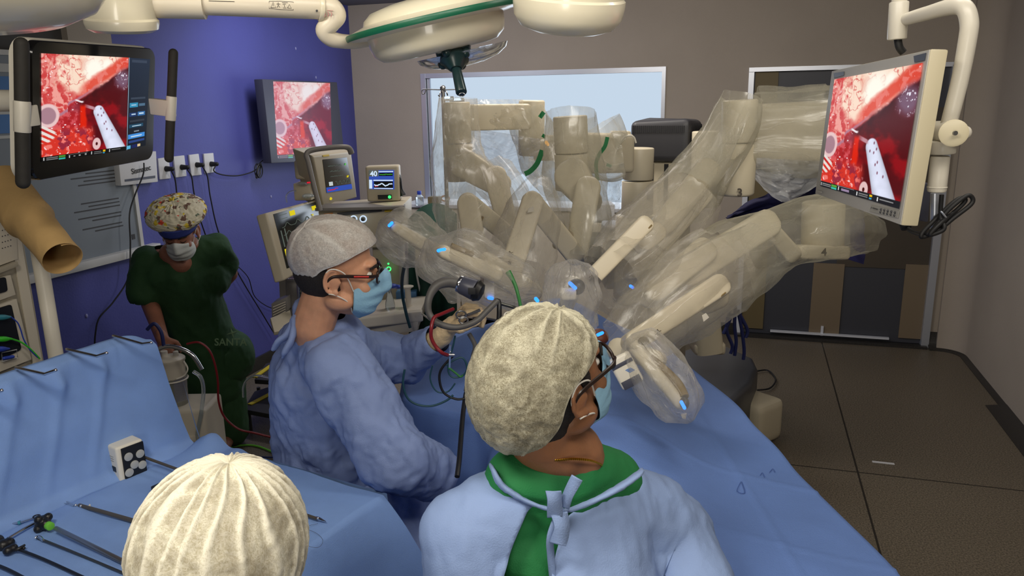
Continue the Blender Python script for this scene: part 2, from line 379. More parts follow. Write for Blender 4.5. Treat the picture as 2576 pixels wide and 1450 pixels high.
b = B(); rbx(b, UL-T, UL, 2.79, 3.09, 1.14, ZC); rbx(b, UL-T, UL, 3.09, VB, 2.62, ZC); rbx(b, UL-T, UL, 4.4, VB, 1.14, 2.62); struct('wall_left_upper', b, 'paint_beige')
b = B(); rbx(b, UL-T, UL-.04, 3.09, 4.4, 1.14, 2.62); struct('trim_1', b, 'dark_paint')
b = B(); rbx(b, UL, UR, VB, VB+T, 0, ZC); struct('wall_near', b, 'paint_beige')
# frosted window
emis('frosted_glass', (204, 222, 240), .93)
b = B(); rbx(b, WIN[0], WIN[1], -.06, -.04, WIN[2], WIN[3]); wg = struct('window_1', b, 'frosted_glass')
b = B(); u0, u1, z0, z1 = WIN
rbx(b, u0-.045, u0, -.05, .015, z0-.04, z1+.04); rbx(b, u1, u1+.03, -.05, .012, z0-.04, z1+.04); rbx(b, u0, u1, -.05, .012, z1, z1+.04); rbx(b, u0, u1, -.05, .012, z0-.04, z0)
rbx(b, u0+.005, u0+.03, -.04, -.015, z0, z1)
struct('window_frame', b, 'alu', parent=wg)
# sliding double door
b = B(); u0, u1, _, z1 = DOOR
rbx(b, u0, u1, -.06, -.02, .02, z1); dr = struct('door_1', b, 'door_slate')
b = B(); rbx(b, u0+.02, u0+.19, -.02, -.008, .06, z1-.01); struct('left_stile', b, 'olive', parent=dr)
b = B(); rbx(b, u0+.72, u1-.02, -.02, -.012, .62, z1-.3); struct('upper_panel', b, 'door_brown', parent=dr)
b = B(); rbx(b, u0+.55, u0+.78, -.02, -.006, .06, .64); struct('middle_stile', b, 'door_beige', parent=dr)
b = B(); rbx(b, u1-.18, u1-.02, -.02, -.006, .06, .66); struct('right_stile', b, 'door_beige', parent=dr)
b = B(); rbx(b, u0-.03, u0+.01, -.02, .012, 0, z1+.02); rbx(b, u0-.03, u1+.03, -.02, .03, z1-.012, z1+.02); struct('door_rail', b, 'alu_bright', parent=dr)
b = B(); rbx(b, u1-.02, u1+.035, -.02, .03, 0, z1); struct('right_jamb', b, 'alu', parent=dr)
b = B(); rbx(b, u0+.25, u1-.25, -.01, .02, .045, .06); rbx(b, u0+.64, u0+.66, -.004, .012, .04, .12); struct('chrome_threshold', b, 'alu_bright', parent=dr)
# ================================================================ SCREEN PICTURES (painted per vertex, procedural)
_rs = np.random.RandomState(7); _lat = _rs.rand(64, 64)
def vn(x, y):
    x = np.asarray(x) % 64; y = np.asarray(y) % 64; i = np.floor(x).astype(int); j = np.floor(y).astype(int); a = x-i; b_ = y-j
    a = a*a*(3-2*a); b_ = b_*b_*(3-2*b_); g = lambda p, q: _lat[p % 64, q % 64]
    return (g(i, j)*(1-a)+g(i+1, j)*a)*(1-b_)+(g(i, j+1)*(1-a)+g(i+1, j+1)*a)*b_
def fb(x, y, o=4):
    s = 0; k = .5
    for _ in range(o): s = s+k*vn(x, y); x = x*2.03+11; y = y*2.03+5; k *= .5
    return s
def ss(a, b_, x): t = np.clip((x-a)/(b_-a+1e-9), 0, 1); return t*t*(3-2*t)
def endo(u, v, strip=True):
    def mixc(c, col, k): k = k[..., None]; return c*(1-k)+np.array(col, float)*k
    wx = u+.05*(fb(u*7, v*7)-.5); wy = v+.05*(fb(u*7+20, v*7+9)-.5)
    n1 = fb(u*9, v*9); n2 = fb(u*22+4, v*22); n3 = fb(u*45, v*45+8)
    c = np.zeros(u.shape+(3,)); c[...] = (176, 34, 40)
    c = mixc(c, (212, 84, 92), ss(.45, .62, n2)); c = mixc(c, (120, 20, 26), ss(.5, .66, n1)*.7)
    cav = .60-.50*wx**.8; cav = np.where(wx > .28, .50-.42*(wx-.28)/.72, .66-.35*wx)     # membrane line
    below = ss(-.02, .04, wy-cav)
    right = ss(.36, .46, wx-.12*(wy-.5))
    dark = below*right
    c = mixc(c, (84, 12, 20), dark); c = mixc(c, (142, 14, 24), dark*ss(.40, .62, fb(u*5, v*7+3))); c = mixc(c, (60, 16, 22), dark*ss(.18, 0, wy-cav)*.8)
    top = 1-below
    c = mixc(c, (206, 66, 66), top); c = mixc(c, (240, 160, 150), top*ss(.40, .62, fb(u*26+8*n1, v*7)))
    cream = top*ss(.10, .26, wx+.4*(n2-.5))*ss(1.05, .8, wx)*ss(.36, .16, wy-.14*np.sin(wx*4)+.3*(n1-.5)); ves = ss(.03, .008, np.abs(fb(u*9+3, v*9)-.5))
    c = mixc(c, (250, 222, 200), cream); c = mixc(c, (214, 96, 88), cream*ves*.8); c = mixc(c, (232, 160, 140), cream*ss(.5, .62, n1)*.6)
    wht = ss(.16, .05, np.hypot((wx-.58)*.8, (wy-.15)*.75)); c = mixc(c, (255, 252, 238), np.maximum(wht, ss(.10, .03, np.hypot(wx-.72, (wy-.10)))))
    band = ss(.09, .03, np.abs(wy-cav+.06))*ss(.35, .5, wx); c = mixc(c, (222, 70, 52), band*.9); c = mixc(c, (236, 130, 120), band*ss(.50, .62, n2)*.8)
    pur = ss(.14, .04, np.hypot((wx-.93), (wy-.24)*.9)); c = mixc(c, (120, 88, 110), pur); c = mixc(c, (240, 236, 250), pur*ss(.60, .66, n3))
    edge = ss(.022, .006, np.abs(wy-cav))*ss(.75, .3, wx); c = mixc(c, (180, 120, 140), edge)
    low = below*(1-right)*ss(.0, .1, wy-cav); c = mixc(c, (140, 50, 64), low*ss(.62, .5, wy)); 
    red = ss(.05, .02, np.abs(wx-.45+.05*(wy-.5)))*ss(.48, .54, wy)*ss(.84, .76, wy); c = mixc(c, (222, 36, 14), red)
    lob = ss(.70, .80, wy)*ss(.60, .5, wx); c = mixc(c, (214, 52, 40), lob); c = mixc(c, (150, 40, 60), lob*ss(.5, .56, n1)); c = mixc(c, (240, 120, 110), lob*ss(.52, .6, n2))
    c = mixc(c, (255, 236, 236), ss(.66, .70, fb(u*26+13, v*26+1, 3))*lob); hl = ss(.67, .71, fb(u*40+3, v*40+7, 3))*(1-dark)*(1-cream); c = mixc(c, (255, 240, 245), hl)
    rd = np.hypot((u-.065)/.10, (v-.60)/.10); c = mixc(c, (168, 128, 140), ss(1.0, .9, rd)); c = mixc(c, (232, 196, 196), ss(.25, .1, np.abs(rd-1)))
    sh = ss(.14, .11, np.hypot((u-.02)/1.0, (v-.78)/.7))*ss(.66, .7, v); c = mixc(c, (232, 220, 214), sh*ss(.4, .5, np.sin(v*110-u*60)*.5+.5))
    rr = np.hypot((u-.61)/.055, (v-.93)/.07); c = mixc(c, (226, 190, 190), ss(1.0, .85, rr)); c = mixc(c, (70, 10, 14), ss(.3, .2, rr))
    # white instrument shaft
    ax, ay, bx, by = .63, .585, .92, 1.12; dx, dy = bx-ax, by-ay; L2 = dx*dx+dy*dy; t = np.clip(((u-ax)*dx+(v-ay)*dy)/L2, 0, 1)
    px, py = u-ax-t*dx, v-ay-t*dy; d = np.hypot(px, py); rad = .072+.058*t; k = ss(rad, rad-.012, d)
    side = (px*dy-py*dx)/math.sqrt(L2)/rad
    sc = np.zeros(u.shape+(3,)); sc[...] = (222, 226, 246); f = np.clip(1-.25*np.abs(side)**3-.10*fb(u*14, v*14), 0, 1)[..., None]; sc = sc*f*1.06
    for (sx, sy) in ((.655, .555), (.665, .63), (.72, .70), (.70, .72), (.735, .78), (.80, .70), (.80, .80), (.62, .62), (.69, .60)):
        sc = mixc(sc, (110, 50, 70), ss(.010, .004, np.hypot(u-sx, (v-sy)*.6))*.8)
    k = k[..., None]; c = c*(1-k)+sc*k
    j = ss(.022, .012, np.abs((v-.515)-(u-.46)*.30))*ss(.45, .47, u)*ss(.60, .56, u)*ss(0, .10, u-.43); c = mixc(c, (190, 140, 150), j)
    wb_ = ss(.012, .006, np.abs(v-.465+.01*np.sin(u*40)))*ss(.34, .37, u)*ss(.46, .43, u); c = mixc(c, (238, 230, 232), wb_)
    if strip:
        st = ss(.945, .95, v); c = mixc(c, (28, 28, 34), st)
        for (a, b0, e0, e1, col) in ((.03, .17, .962, .972, (150, 150, 150)), (.03, .17, .980, .988, (130, 130, 130)), (.18, .26, .955, .975, (90, 160, 60)), (.18, .26, .98, .995, (60, 190, 170)),
                                     (.27, .50, .952, .956, (140, 140, 150)), (.33, .44, .968, .985, (150, 130, 160)), (.56, .67, .962, .970, (130, 130, 130)), (.56, .67, .978, .986, (120, 120, 120)),
                                     (.69, .72, .955, .972, (230, 190, 20)), (.69, .715, .98, .992, (60, 160, 200)), (.80, .94, .968, .976, (140, 140, 140)), (.01, .018, .96, .99, (220, 220, 220)), (.285, .295, .96, .99, (220, 220, 220)), (.535, .545, .96, .99, (220, 220, 220)), (.775, .785, .96, .99, (220, 220, 220))):
            c = mixc(c, col, ((u > a) & (u < b0) & (v > e0) & (v < e1)).astype(float))
    return np.clip(c, 0, 255)/255.0
def srgb2lin(c): return np.where(c <= .04045, c/12.92, ((c+.055)/1.055)**2.4)
def picmat(name, s=1.0):
    m = bpy.data.materials.new(name); m.use_nodes = True; nt = m.node_tree; nt.nodes.clear(); N = nt.nodes.new; L = nt.links.new
    a = N('ShaderNodeAttribute'); a.attribute_name = 'Col'; e = N('ShaderNodeEmission'); e.inputs[1].default_value = s; g = N('ShaderNodeBsdfGlossy'); g.inputs[0].default_value = (.02, .02, .02, 1)
    g.inputs['Roughness'].default_value = .2; ad = N('ShaderNodeAddShader'); o = N('ShaderNodeOutputMaterial')
    L(a.outputs[0], e.inputs[0]); L(e.outputs[0], ad.inputs[0]); L(g.outputs[0], ad.inputs[1]); L(ad.outputs[0], o.inputs[0]); MATS[name] = m
picmat('picture_bright', 1.0); picmat('picture_pale', .9)
def picture(name, q, fn, m, parent, nx=240, ny=220, off=.0006):
    me = bpy.data.meshes.new(name); us, vs = np.meshgrid(np.linspace(0, 1, nx), np.linspace(0, 1, ny))
    Q = np.array([list(p) for p in q]); a = Q[0]+(Q[1]-Q[0])*us[..., None]; b_ = Q[3]+(Q[2]-Q[3])*us[..., None]; co = a+(b_-a)*vs[..., None]
    n = np.cross(Q[1]-Q[0], Q[3]-Q[0]); n /= np.linalg.norm(n)
    if n.dot(Q[0]-np.array(CAMP)) > 0: n = -n
    co = (co+n*off).reshape(-1, 3); idx = np.arange(nx*ny).reshape(ny, nx)
    f = np.stack([idx[:-1, :-1], idx[1:, :-1], idx[1:, 1:], idx[:-1, 1:]], -1).reshape(-1, 4)
    me.from_pydata(co.tolist(), [], f.tolist()); col = srgb2lin(fn(us, vs)).reshape(-1, 3)
    at = me.color_attributes.new('Col', 'FLOAT_COLOR', 'POINT'); c4 = np.ones((nx*ny, 4)); c4[:, :3] = col; at.data.foreach_set('color', c4.ravel())
    return obj(name, me, m, parent, None)
# ================================================================ THINGS ON THE BLUE WALL
mat('bezel_grey', (66, 68, 82), .4); mat('black_plastic', (26, 26, 27), .4, noise_amt=.2); mat('black_rubber', (22, 22, 24), .6)
mat('white_plastic', (214, 208, 196), .35); mat('cream_plastic', (200, 190, 170), .4, noise_amt=.03, nscale=5); mat('outlet_white', (205, 206, 208), .5)
mat('print_dark', (60, 60, 62), .6); mat('chrome', (210, 212, 215), .18, 1.0); mat('steel', (150, 150, 150), .3, .9)
mat('cable_black', (20, 20, 24), .5); mat('frame_white', (190, 190, 188), .5)
def LW(x, y, off=0.0): return onpl(x, y, RM(UL+off, 0), E1)
# television
q = [LW(*c, .17) for c in [(660, 199), (848, 207), (868, 402), (683, 411)]]
tv = thing('wall_television', 'flat television in a dark grey case on the blue wall showing the operation', 'television', tuple(q[3].lerp(q[2], .5)))
b = B(); slab(b, q, .07, .006); obj('casing', b, 'bezel_grey', tv)
b = B(); c = (q[0]+q[2])/2-E1*.12; box(b, c, (.10, .16, .16), (E1, E2, V((0, 0, 1)))); box(b, c-E1*.04, (.02, .24, .24), (E1, E2, V((0, 0, 1)))); obj('bracket', b, 'black_plastic', tv)
s = [LW(*c, .17) for c in [(687, 205), (830, 209), (836, 392), (698, 400)]]
def pale(u, v):
    c = endo(u, v); return np.clip(c*.70+np.array([.26, .23, .28]), 0, 1)
picture('screen', s, pale, 'picture_pale', tv, 150, 150)
# whiteboard with a printed notice
wb = thing('notice_board', 'grey notice board with a blue striped heading in a white frame on the wall', 'board', tuple(LW(150, 640)))
v0, v1, z0, z1 = 2.79, 3.95, 1.14, 2.22
def lwb(b, va, vb, za, zb, u0=.0, u1=.01, bev=0): return rbx(b, UL+u0, UL+u1, va, vb, za, zb, bev)
mat('board_grey', (122, 130, 138), .55, noise_amt=.06, nscale=2); mat('board_blue', (66, 110, 165), .6); mat('board_pale', (176, 178, 176), .6)
b = B(); lwb(b, v0, v1, z0, z1); obj('panel', b, 'board_grey', wb)
b = B(); lwb(b, v0+.05, v1-.05, 1.84, 2.11, .01, .013); obj('heading', b, 'board_blue', wb)
b = B(); lwb(b, v0+.05, v1-.05, 1.93, 1.99, .013, .015); lwb(b, v0+.05, v1-.05, 2.13, 2.17, .013, .015); lwb(b, v0+.04, v1-.05, 1.815, 1.83, .013, .015); obj('band', b, 'board_pale', wb)
b = B(); lwb(b, v0-.02, v0+.005, z0, z1, .0, .02); lwb(b, v0, v1, z1-.01, z1+.015, .0, .02); obj('frame', b, 'frame_white', wb)
b = B(); lwb(b, v0-.11, v1, z0-.045, z0, .0, .06, .004); obj('tray', b, 'frame_white', wb)
b = B(); random.seed(3)
for z in (1.66, 1.64, 1.60, 1.58, 1.56, 1.54, 1.44, 1.42, 1.40, 1.36, 1.34, 1.30, 1.28, 1.74, 1.71):
    e = 2.90+.01*random.random(); lwb(b, e, e+.20+.14*random.random(), z, z+.007, .01, .0112)
obj('printed_lines', b, 'print_dark', wb); b = B(); lwb(b, 2.825, 2.85, 1.19, 1.22, .01, .012); obj('dark_sticker', b, 'print_dark', wb)
# cream wall box with handwriting
q = [LW(*c, .05) for c in [(298, 400), (393, 380), (398, 458), (305, 468)]]
sb = thing('wall_box', 'off-white electrical box with a handwritten word on the blue wall', 'electrical box', tuple(q[3].lerp(q[2], .5)))
b = B(); slab(b, q, .05, .006); obj('housing', b, 'outlet_white', sb)
b = B(); slab(b, sub(q, .10, .78, .92, .86, .002), .002, 0); obj('slot', b, 'bezel_grey', sb)
text('Sismatec', qp(q, .55, .52, .002), q[1]-q[0], q[0]-q[3], .045, 'print_dark', sb, bold=.0006)
# outlets and their plugs
OUT = [[(398, 399), (425, 395), (430, 449), (403, 452)], [(437, 394), (464, 391), (470, 443), (443, 447)], [(476, 390), (500, 387), (508, 440), (482, 443)], [(513, 387), (537, 385), (542, 433), (517, 437)]]
PL_ = [(418, 425), (457, 421), (495, 415), (531, 413)]
nm = ['leftmost', 'second from left', 'third from left', 'rightmost']
CB = [[(418, 425), (432, 432), (440, 450), (444, 480), (445, 500)], [(457, 421), (472, 428), (482, 445), (488, 485), (500, 540), (520, 600)], [(495, 415), (510, 420), (522, 445), (530, 500), (552, 590), (600, 690), (660, 790), (690, 840)],
      [(531, 413), (538, 430), (560, 440), (600, 442), (640, 430), (650, 415)]]
for i, (oq, pp) in enumerate(zip(OUT, PL_)):
    q = [LW(*c, .012) for c in oq]; t = thing('wall_outlet', 'white wall socket plate on the blue wall, %s of the row of four' % nm[i], 'wall outlet', tuple(q[3].lerp(q[2], .5)), 'sockets along the blue wall')
    b = B(); slab(b, q, .012, .003); obj('cover_plate', b, 'outlet_white', t)
    pc = thing('power_cable', 'black power cable plugged into the %s wall socket' % nm[i], 'cable', tuple(LW(*pp, .02)), 'cables from the wall sockets')
    b = B(); p = LW(*pp, .013); tube(b, [p, p+E1*.045], [.018, .013], 12, 0); ball(b, p+E1*.045, .014, seg=12); obj('plug', b, 'black_rubber', pc)
    b = B(); tube(b, [p+E1*.045]+[LW(x, y, .045) for x, y in CB[i][1:]], .0045, 8, 8); obj('cord', b, 'cable_black', pc)
b = B(); c = LW(648, 430, .05)
for k in range(4): tube(b, [c+E2*(.035*math.cos(a+k))+V((0, 0, .05*math.sin(a))) + E1*.006*k for a in [j*math.pi/4 for j in range(8)]], .004, 6, 4, closed=True)
tube(b, [c+V((0, 0, .04)), LW(660, 405, .06), LW(672, 395, .1)], .004, 6, 6); tag(obj('cable_bundle', b, 'cable_black'), 'bundled black cord hanging below the wall television', 'cable')
b = B(); tube(b, [LW(x, y, .085) for x, y in [(362, 410), (360, 440), (340, 490), (326, 540), (328, 620), (322, 700), (285, 760), (250, 800), (240, 840), (238, 880)]], .0045, 8, 8)
tag(obj('hanging_cable', b, 'cable_black'), 'long black cable hanging beside the notice board down the blue wall', 'cable')
b = B(); tube(b, [LW(x, y, .03) for x, y in [(585, 660), (600, 672), (625, 700), (640, 745), (670, 770), (700, 780)]], .0035, 6, 8)
tag(obj('trailing_cable', b, 'cable_black'), 'thin dark cable on the blue wall right of the woman in green', 'cable')
mat('speck', (150, 152, 200), .6)
for (x, y) in [(744, 122), (795, 195), (682, 495), (218, 795)]:
    b = B(); ball(b, LW(x, y, .002), (.004, .008, .012), (E1, E2, V((0, 0, 1))), 10)
    tag(obj('filler_spot', b, 'speck'), 'small pale filler spot on the blue wall, ' + {744: 'below the lamp arm', 795: 'just above the wall television', 682: 'left of the patient monitor screen', 218: 'low down left of the woman in green', 738: 'beside the lower left of the television'}[x], 'filler spot', 'pale filler spots on the blue wall')
# ================================================================ MONITORS
mat('mon_white', (206, 200, 186), .35); mat('mon_beige', (188, 178, 150), .45); mat('mon_silver', (168, 166, 162), .4); mat('glass_black', (16, 15, 14), .12, spec=.5); mat('ui_navy', (32, 44, 66), .3, emit=(36, 52, 82), estr=.8)
emis('ui_blue', (70, 150, 210), .9); emis('ui_dim', (70, 84, 110), .8); emis('ui_text', (150, 190, 220), .9)
def rrect_slab(bm, q, rad, th, n=6):
    """slab with rounded corners; rad in metres"""
    w_ = (q[1]-q[0]).length; h_ = (q[3]-q[0]).length; a, c = rad/w_, rad/h_; P_ = []
    for (cu, cv, s0) in ((1-a, c, 0), (1-a, 1-c, 1), (a, 1-c, 2), (a, c, 3)):
        for k in range(n+1):
            t = (-math.pi/2)+s0*math.pi/2+k/n*math.pi/2; P_.append(qp(q, cu+a*math.cos(t), cv+c*math.sin(t)))
    nrm = (q[1]-q[0]).cross(q[3]-q[0]).normalized()
    if nrm.dot(q[0]-CAMP) < 0: nrm = -nrm
    e = .004; ctr = (q[0]+q[2])/2; fr = [bm.verts.new(p.lerp(ctr, .012)) for p in P_]; f1 = [bm.verts.new(p+nrm*e) for p in P_]; f2 = [bm.verts.new(p+nrm*(th-e)) for p in P_]; f3 = [bm.verts.new((p+nrm*th).lerp(ctr+nrm*th, .03)) for p in P_]
    bm.faces.new(fr); bm.faces.new(f3[::-1]); N = len(P_)
    for A, Bq in ((fr, f1), (f1, f2), (f2, f3)):
        for i in range(N): bm.faces.new((A[i], A[(i+1) % N], Bq[(i+1) % N], Bq[i]))
    return bm
# touchscreen on the vision cart (left)
q = quad([(78, 101), (392, 123), (386, 400), (82, 458)], 1.98)
ts = thing('touchscreen_monitor', 'black framed touchscreen with rubber side handles and a surgical picture, upper left', 'monitor', tuple(q[3].lerp(q[2], .3)))
b = B(); rrect_slab(b, q, .035, .03); obj('front_frame', b, 'glass_black', ts)
nq = (q[1]-q[0]).cross(q[3]-q[0]).normalized(); nq = nq if nq.dot(q[0]-CAMP) > 0 else -nq
qq = [p+nq*.022 for p in [qp(q, -.012, -.012), qp(q, 1.012, -.012), qp(q, 1.012, 1.012), qp(q, -.012, 1.012)]]
b = B(); rrect_slab(b, qq, .045, .035); obj('back_shell', b, 'mon_white', ts)
sc_ = quad([(103, 134), (323, 145), (316, 374), (104, 406)], 1.98)
sc_ = [onpl(x, y, q[0]-nq*.0012, nq) for x, y in [(103, 134), (323, 145), (317, 368), (104, 396)]]
picture('screen', sc_, lambda u, v: endo(u, v, False), 'picture_bright', ts, 260, 240)
st_ = [onpl(x, y, q[0]-nq*.0012, nq) for x, y in [(104, 397), (317, 369), (316, 379), (104, 408)]]
def stripfn(u, v):
    c = np.zeros(u.shape+(3,)); c[...] = .06
    for (a, e, f, g, col) in ((.02, .03, .1, .8, .8), (.05, .17, .15, .4, .5), (.05, .17, .55, .8, .5), (.28, .50, .1, .2, .5), (.29, .30, .3, .9, .8), (.34, .36, .5, .7, .6), (.40, .42, .4, .7, .7), (.47, .49, .3, .7, .6), (.545, .555, .1, .8, .8), (.58, .67, .2, .4, .5), (.58, .68, .6, .8, .5), (.77, .78, .1, .8, .8), (.80, .92, .2, .4, .5)): c[(u > a) & (u < e) & (v > f) & (v < g)] = col
    for (a, e, f, g, col) in ((.18, .25, .05, .5, (.3, .55, .2)), (.18, .25, .6, .95, (.2, .7, .65)), (.69, .72, .05, .5, (.9, .7, .1)), (.69, .715, .6, .9, (.2, .6, .75))): c[(u > a) & (u < e) & (v > f) & (v < g)] = col
    return c
picture('status_strip', st_, stripfn, 'picture_bright', ts, 200, 16)
ui = [onpl(x, y, q[0]-nq*.0012, nq) for x, y in [(324, 145), (377, 149), (366, 366), (318, 378)]]
def uifn(u, v):
    c = np.zeros(u.shape+(3,)); c[...] = (.14, .18, .25); c = c*(1-.45*v[..., None])
    c[(u < .03)] = (.6, .68, .75)
    for (a, e, f, g, col) in ((.1, .5, .488, .536, (.2, .55, .7)), (.55, .85, .5, .53, (.3, .42, .52)), (.1, .45, .595, .64, (.12, .22, .42)), (.5, .88, .59, .64, (.2, .42, .65)), (.12, .85, .68, .70, (.2, .22, .26)), (.1, .8, .725, .765, (.12, .28, .38)),
                              (.35, .6, .80, .815, (.5, .55, .6)), (.06, .9, .835, .885, (.25, .55, .85)), (.1, .9, .905, .93, (.16, .26, .5)), (.0, .2, .955, .995, (.35, .7, .85)), (.25, .65, .955, .995, (.1, .14, .35)), (.55, .7, .962, .99, (.85, .75, .55)), (.15, .85, .02, .05, (.22, .26, .33)), (.15, .85, .43, .45, (.22, .26, .32))): c[(u > a) & (u < e) & (v > f) & (v < g)] = col
    for (a, e, f, g) in ((.18, .42, .507, .518), (.2, .4, .61, .62), (.56, .8, .605, .62), (.25, .7, .742, .75), (.2, .75, .855, .868)): c[(u > a) & (u < e) & (v > f) & (v < g)] = (.75, .85, .92)
    return c
picture('control_panel', ui, uifn, 'picture_bright', ts, 60, 240)
mat('grip_rubber', (44, 41, 36), .75, noise_amt=.15, nscale=60)
for (top, bot, clip0, clip1, r_, Y, arm) in (((54, 112), (58, 458), (46, 250), (58, 330), 17, 1.96, (84, 290)), ((436, 134), (425, 398), (432, 240), (428, 302), 11, 2.42, (388, 268))):
    r0 = r_*Y/FPX; p0, p1 = P(*top, Y), P(*bot, Y); b = B(); tube(b, [p0, p1], r0, 20, 0, round_end=True); hd = obj('handle_grip', b, 'grip_rubber', ts)
    b = B(); f0 = (clip0[1]-top[1])/(bot[1]-top[1]); f1 = (clip1[1]-top[1])/(bot[1]-top[1]); cyl(b, p0.lerp(p1, f0), p0.lerp(p1, f1), r0*1.12, 24, .003)
    m_ = p0.lerp(p1, (f0+f1)/2); e_ = P(*arm, Y+.03); box(b, (m_+e_)/2, ((m_-e_).length+.01, .03, (f1-f0)*(p1-p0).length*.66), ((m_-e_).normalized(), V((0, 0, 1)).cross((m_-e_).normalized()).normalized(), V((0, 0, 1))), .004); obj('handle_bracket', b, 'mon_white', hd)
b = B(); c = (q[0]+q[2])/2+nq*.06; box(b, c, (.12, .12, .08), ((q[1]-q[0]).normalized(), V((0, 0, 1)), nq), .01); tube(b, [c, c+nq*.10, c+nq*.13+V((-.15, -.15, .0)), c+nq*.13+V((-.6, -.5, 0))], .03, 16, 6); obj('support_arm', b, 'mon_white', ts)
# right ceiling monitor
q = quad([(2093, 178), (2341, 123), (2267, 568), (2051, 488)], 2.0)
rm = thing('ceiling_monitor', 'cream cased monitor on a bent ceiling arm at the upper right, showing the operation', 'monitor', tuple(q[3].lerp(q[2], .5)))
nq = (q[1]-q[0]).cross(q[3]-q[0]).normalized(); nq = nq if nq.dot(q[0]-CAMP) > 0 else -nq
b = B(); slab(b, q, .030, .004); obj('casing', b, 'mon_beige', rm)
b = B(); slab(b, [p-nq*.001 for p in sub(q, .004, .004, .996, .996)], .004, .001); obj('bezel', b, 'mon_silver', rm)
s = [onpl(x, y, q[0]-nq*.0025, nq) for x, y in [(2100, 200), (2323, 158), (2263, 526), (2064, 468)]]
picture('screen', s, lambda u, v: endo(u, v, True), 'picture_bright', rm, 260, 260, .001)
mat('badge_dark', (58, 64, 78), .4); mat('label_grey', (150, 148, 142), .5)
for c4 in ([(2298, 141), (2329, 133), (2325, 152), (2300, 157)], [(2097, 184), (2123, 180), (2122, 190), (2098, 196)]):
    b = B(); slab(b, [onpl(x, y, q[0]-nq*.003, nq) for x, y in c4], .001); obj('badge', b, 'badge_dark', rm)
c4 = [onpl(x, y, q[0]-nq*.003, nq) for x, y in [(2191, 516), (2262, 531), (2258, 549), (2187, 532)]]
b = B(); slab(b, c4, .001); kp = obj('button_plate', b, 'label_grey', rm)
b = B()
for i in range(5):
    for j in range(2): ball(b, qp(c4, .42+.12*i, .3+.42*j, .001), .0025, seg=8)
obj('buttons', b, 'print_dark', kp)
b = B(); tube(b, [qp(c4, .06, .25, .001), qp(c4, .05, .5, .001)], .0006, 5, 0); tube(b, [qp(c4, .11, .36, .001), qp(c4, .30, .42, .001)], .001, 5, 0); obj('printed_mark', b, 'print_dark', kp)
b = B(); slab(b, [onpl(x, y, q[0]-nq*.003, nq) for x, y in [(2054, 478), (2068, 482), (2067, 487), (2053, 483)]], .001); obj('label_sticker', b, 'label_grey', rm)
# its ceiling arm
sa = rm
Y = 1.60; b = B(); p0, p1 = P(2256, 100, Y), P(2262, 4, Y); cyl(b, p0, p1, 22*Y/FPX, 28, .003); cyl(b, p1, V((p1.x, p1.y, ZC)), 17*Y/FPX, 24); obj('drop_tube', b, 'mon_white', sa)
b = B(); tube(b, [P(2258, 95, Y), P(2262, 118, Y), P(2272, 132, Y)], 9*Y/FPX, 12, 6); obj('cable_sleeve', b, 'black_rubber', sa)
b = B(); tube(b, [P(2268, 52, Y), P(2330, 34, 1.52), P(2390, 18, 1.46), P(2425, 20, 1.43), P(2438, 55, 1.42), P(2434, 100, 1.42), P(2415, 200, 1.43), P(2386, 315, 1.44)], [.0115, .0130, .0145, .0152, .0152, .0150, .0145, .0140], 20, 10); obj('bent_tube', b, 'mon_white', sa)
b = B(); cyl(b, P(2315, 330, 1.58), P(2405, 335, 1.40), .019, 28, .004, .0225); obj('pivot_barrel', b, 'mon_white', sa)
pv = P(2398, 335, 1.38); b = B(); lathe(b, [(.0, 0), (.021, 0), (.0235, .003), (.0235, .018), (.02, .02)], pv, (P(2412, 335, 1.2)-pv), 32); obj('pivot_cap', b, 'mon_beige', sa)
b = B(); lathe(b, [(.0, 0), (.004, 0), (.004, .004)], P(2401, 335, 1.355), V((0, -1, 0)), 12); obj('pivot_screw', b, 'steel', sa)
b = B(); ball(b, P(2428, 334, 1.41), (.011, .011, .012)); obj('release_knob', b, 'mon_white', sa)
b = B(); a0, a1, a2, a3 = P(2372, 355, 1.43), P(2370, 388, 1.43), P(2366, 392, 1.43), P(2356, 484, 1.43); cyl(b, a0, a1, .0225, 28, .003); cyl(b, a2, a3, .0165, 28, .004); cyl(b, a3.lerp(a2, .12), a3.lerp(a2, .16), .0175, 28, .001); obj('lower_stub', b, 'mon_white', sa)
b = B(); cyl(b, P(2352, 486, 1.5), P(2350, 585, 1.5), .008, 16); obj('thin_rod', b, 'alu', sa)
b = B(); slab(b, [P(2322, 460, 1.6), P(2344, 462, 1.6), P(2336, 560, 1.6), P(2314, 556, 1.6)], .03, .004); obj('mount_plate', b, 'bezel_grey', rm)
# coiled cable under it
cc = thing('looped_cable', 'black cable tied in loops below the right-hand monitor', 'cable', tuple(P(2350, 590, 1.5)))
b = B(); Y = 1.47
tube(b, [P(2275, 562, 1.6), P(2284, 575, 1.58), P(2300, 585, 1.54), P(2330, 590, Y), P(2352, 572, Y), P(2385, 530, Y), P(2430, 494, Y), P(2446, 498, Y), P(2442, 515, Y), P(2400, 548, Y), P(2360, 580, Y), P(2325, 596, Y), P(2318, 590, Y), P(2345, 560, Y+.01), P(2395, 512, Y+.01), P(2420, 498, Y+.01), P(2428, 506, Y+.01), P(2405, 530, Y+.01), P(2368, 560, Y-.01), P(2340, 590, Y-.01), P(2368, 582, Y-.01), P(2376, 570, Y-.01), P(2366, 545, Y), P(2369, 490, Y)], .0042, 10, 8); obj('cord', b, 'black_rubber', cc)
b = B(); tube(b, [P(2368, 533, Y-.006), P(2380, 548, Y-.006), P(2378, 550, Y+.012), P(2366, 536, Y+.012)], .0018, 6, 4, closed=True); obj('tie', b, 'alu', cc)
b = B(); cyl(b, P(2271, 552, 1.6), P(2280, 575, 1.585), .011, 14, .002); obj('connector', b, 'black_rubber', cc)
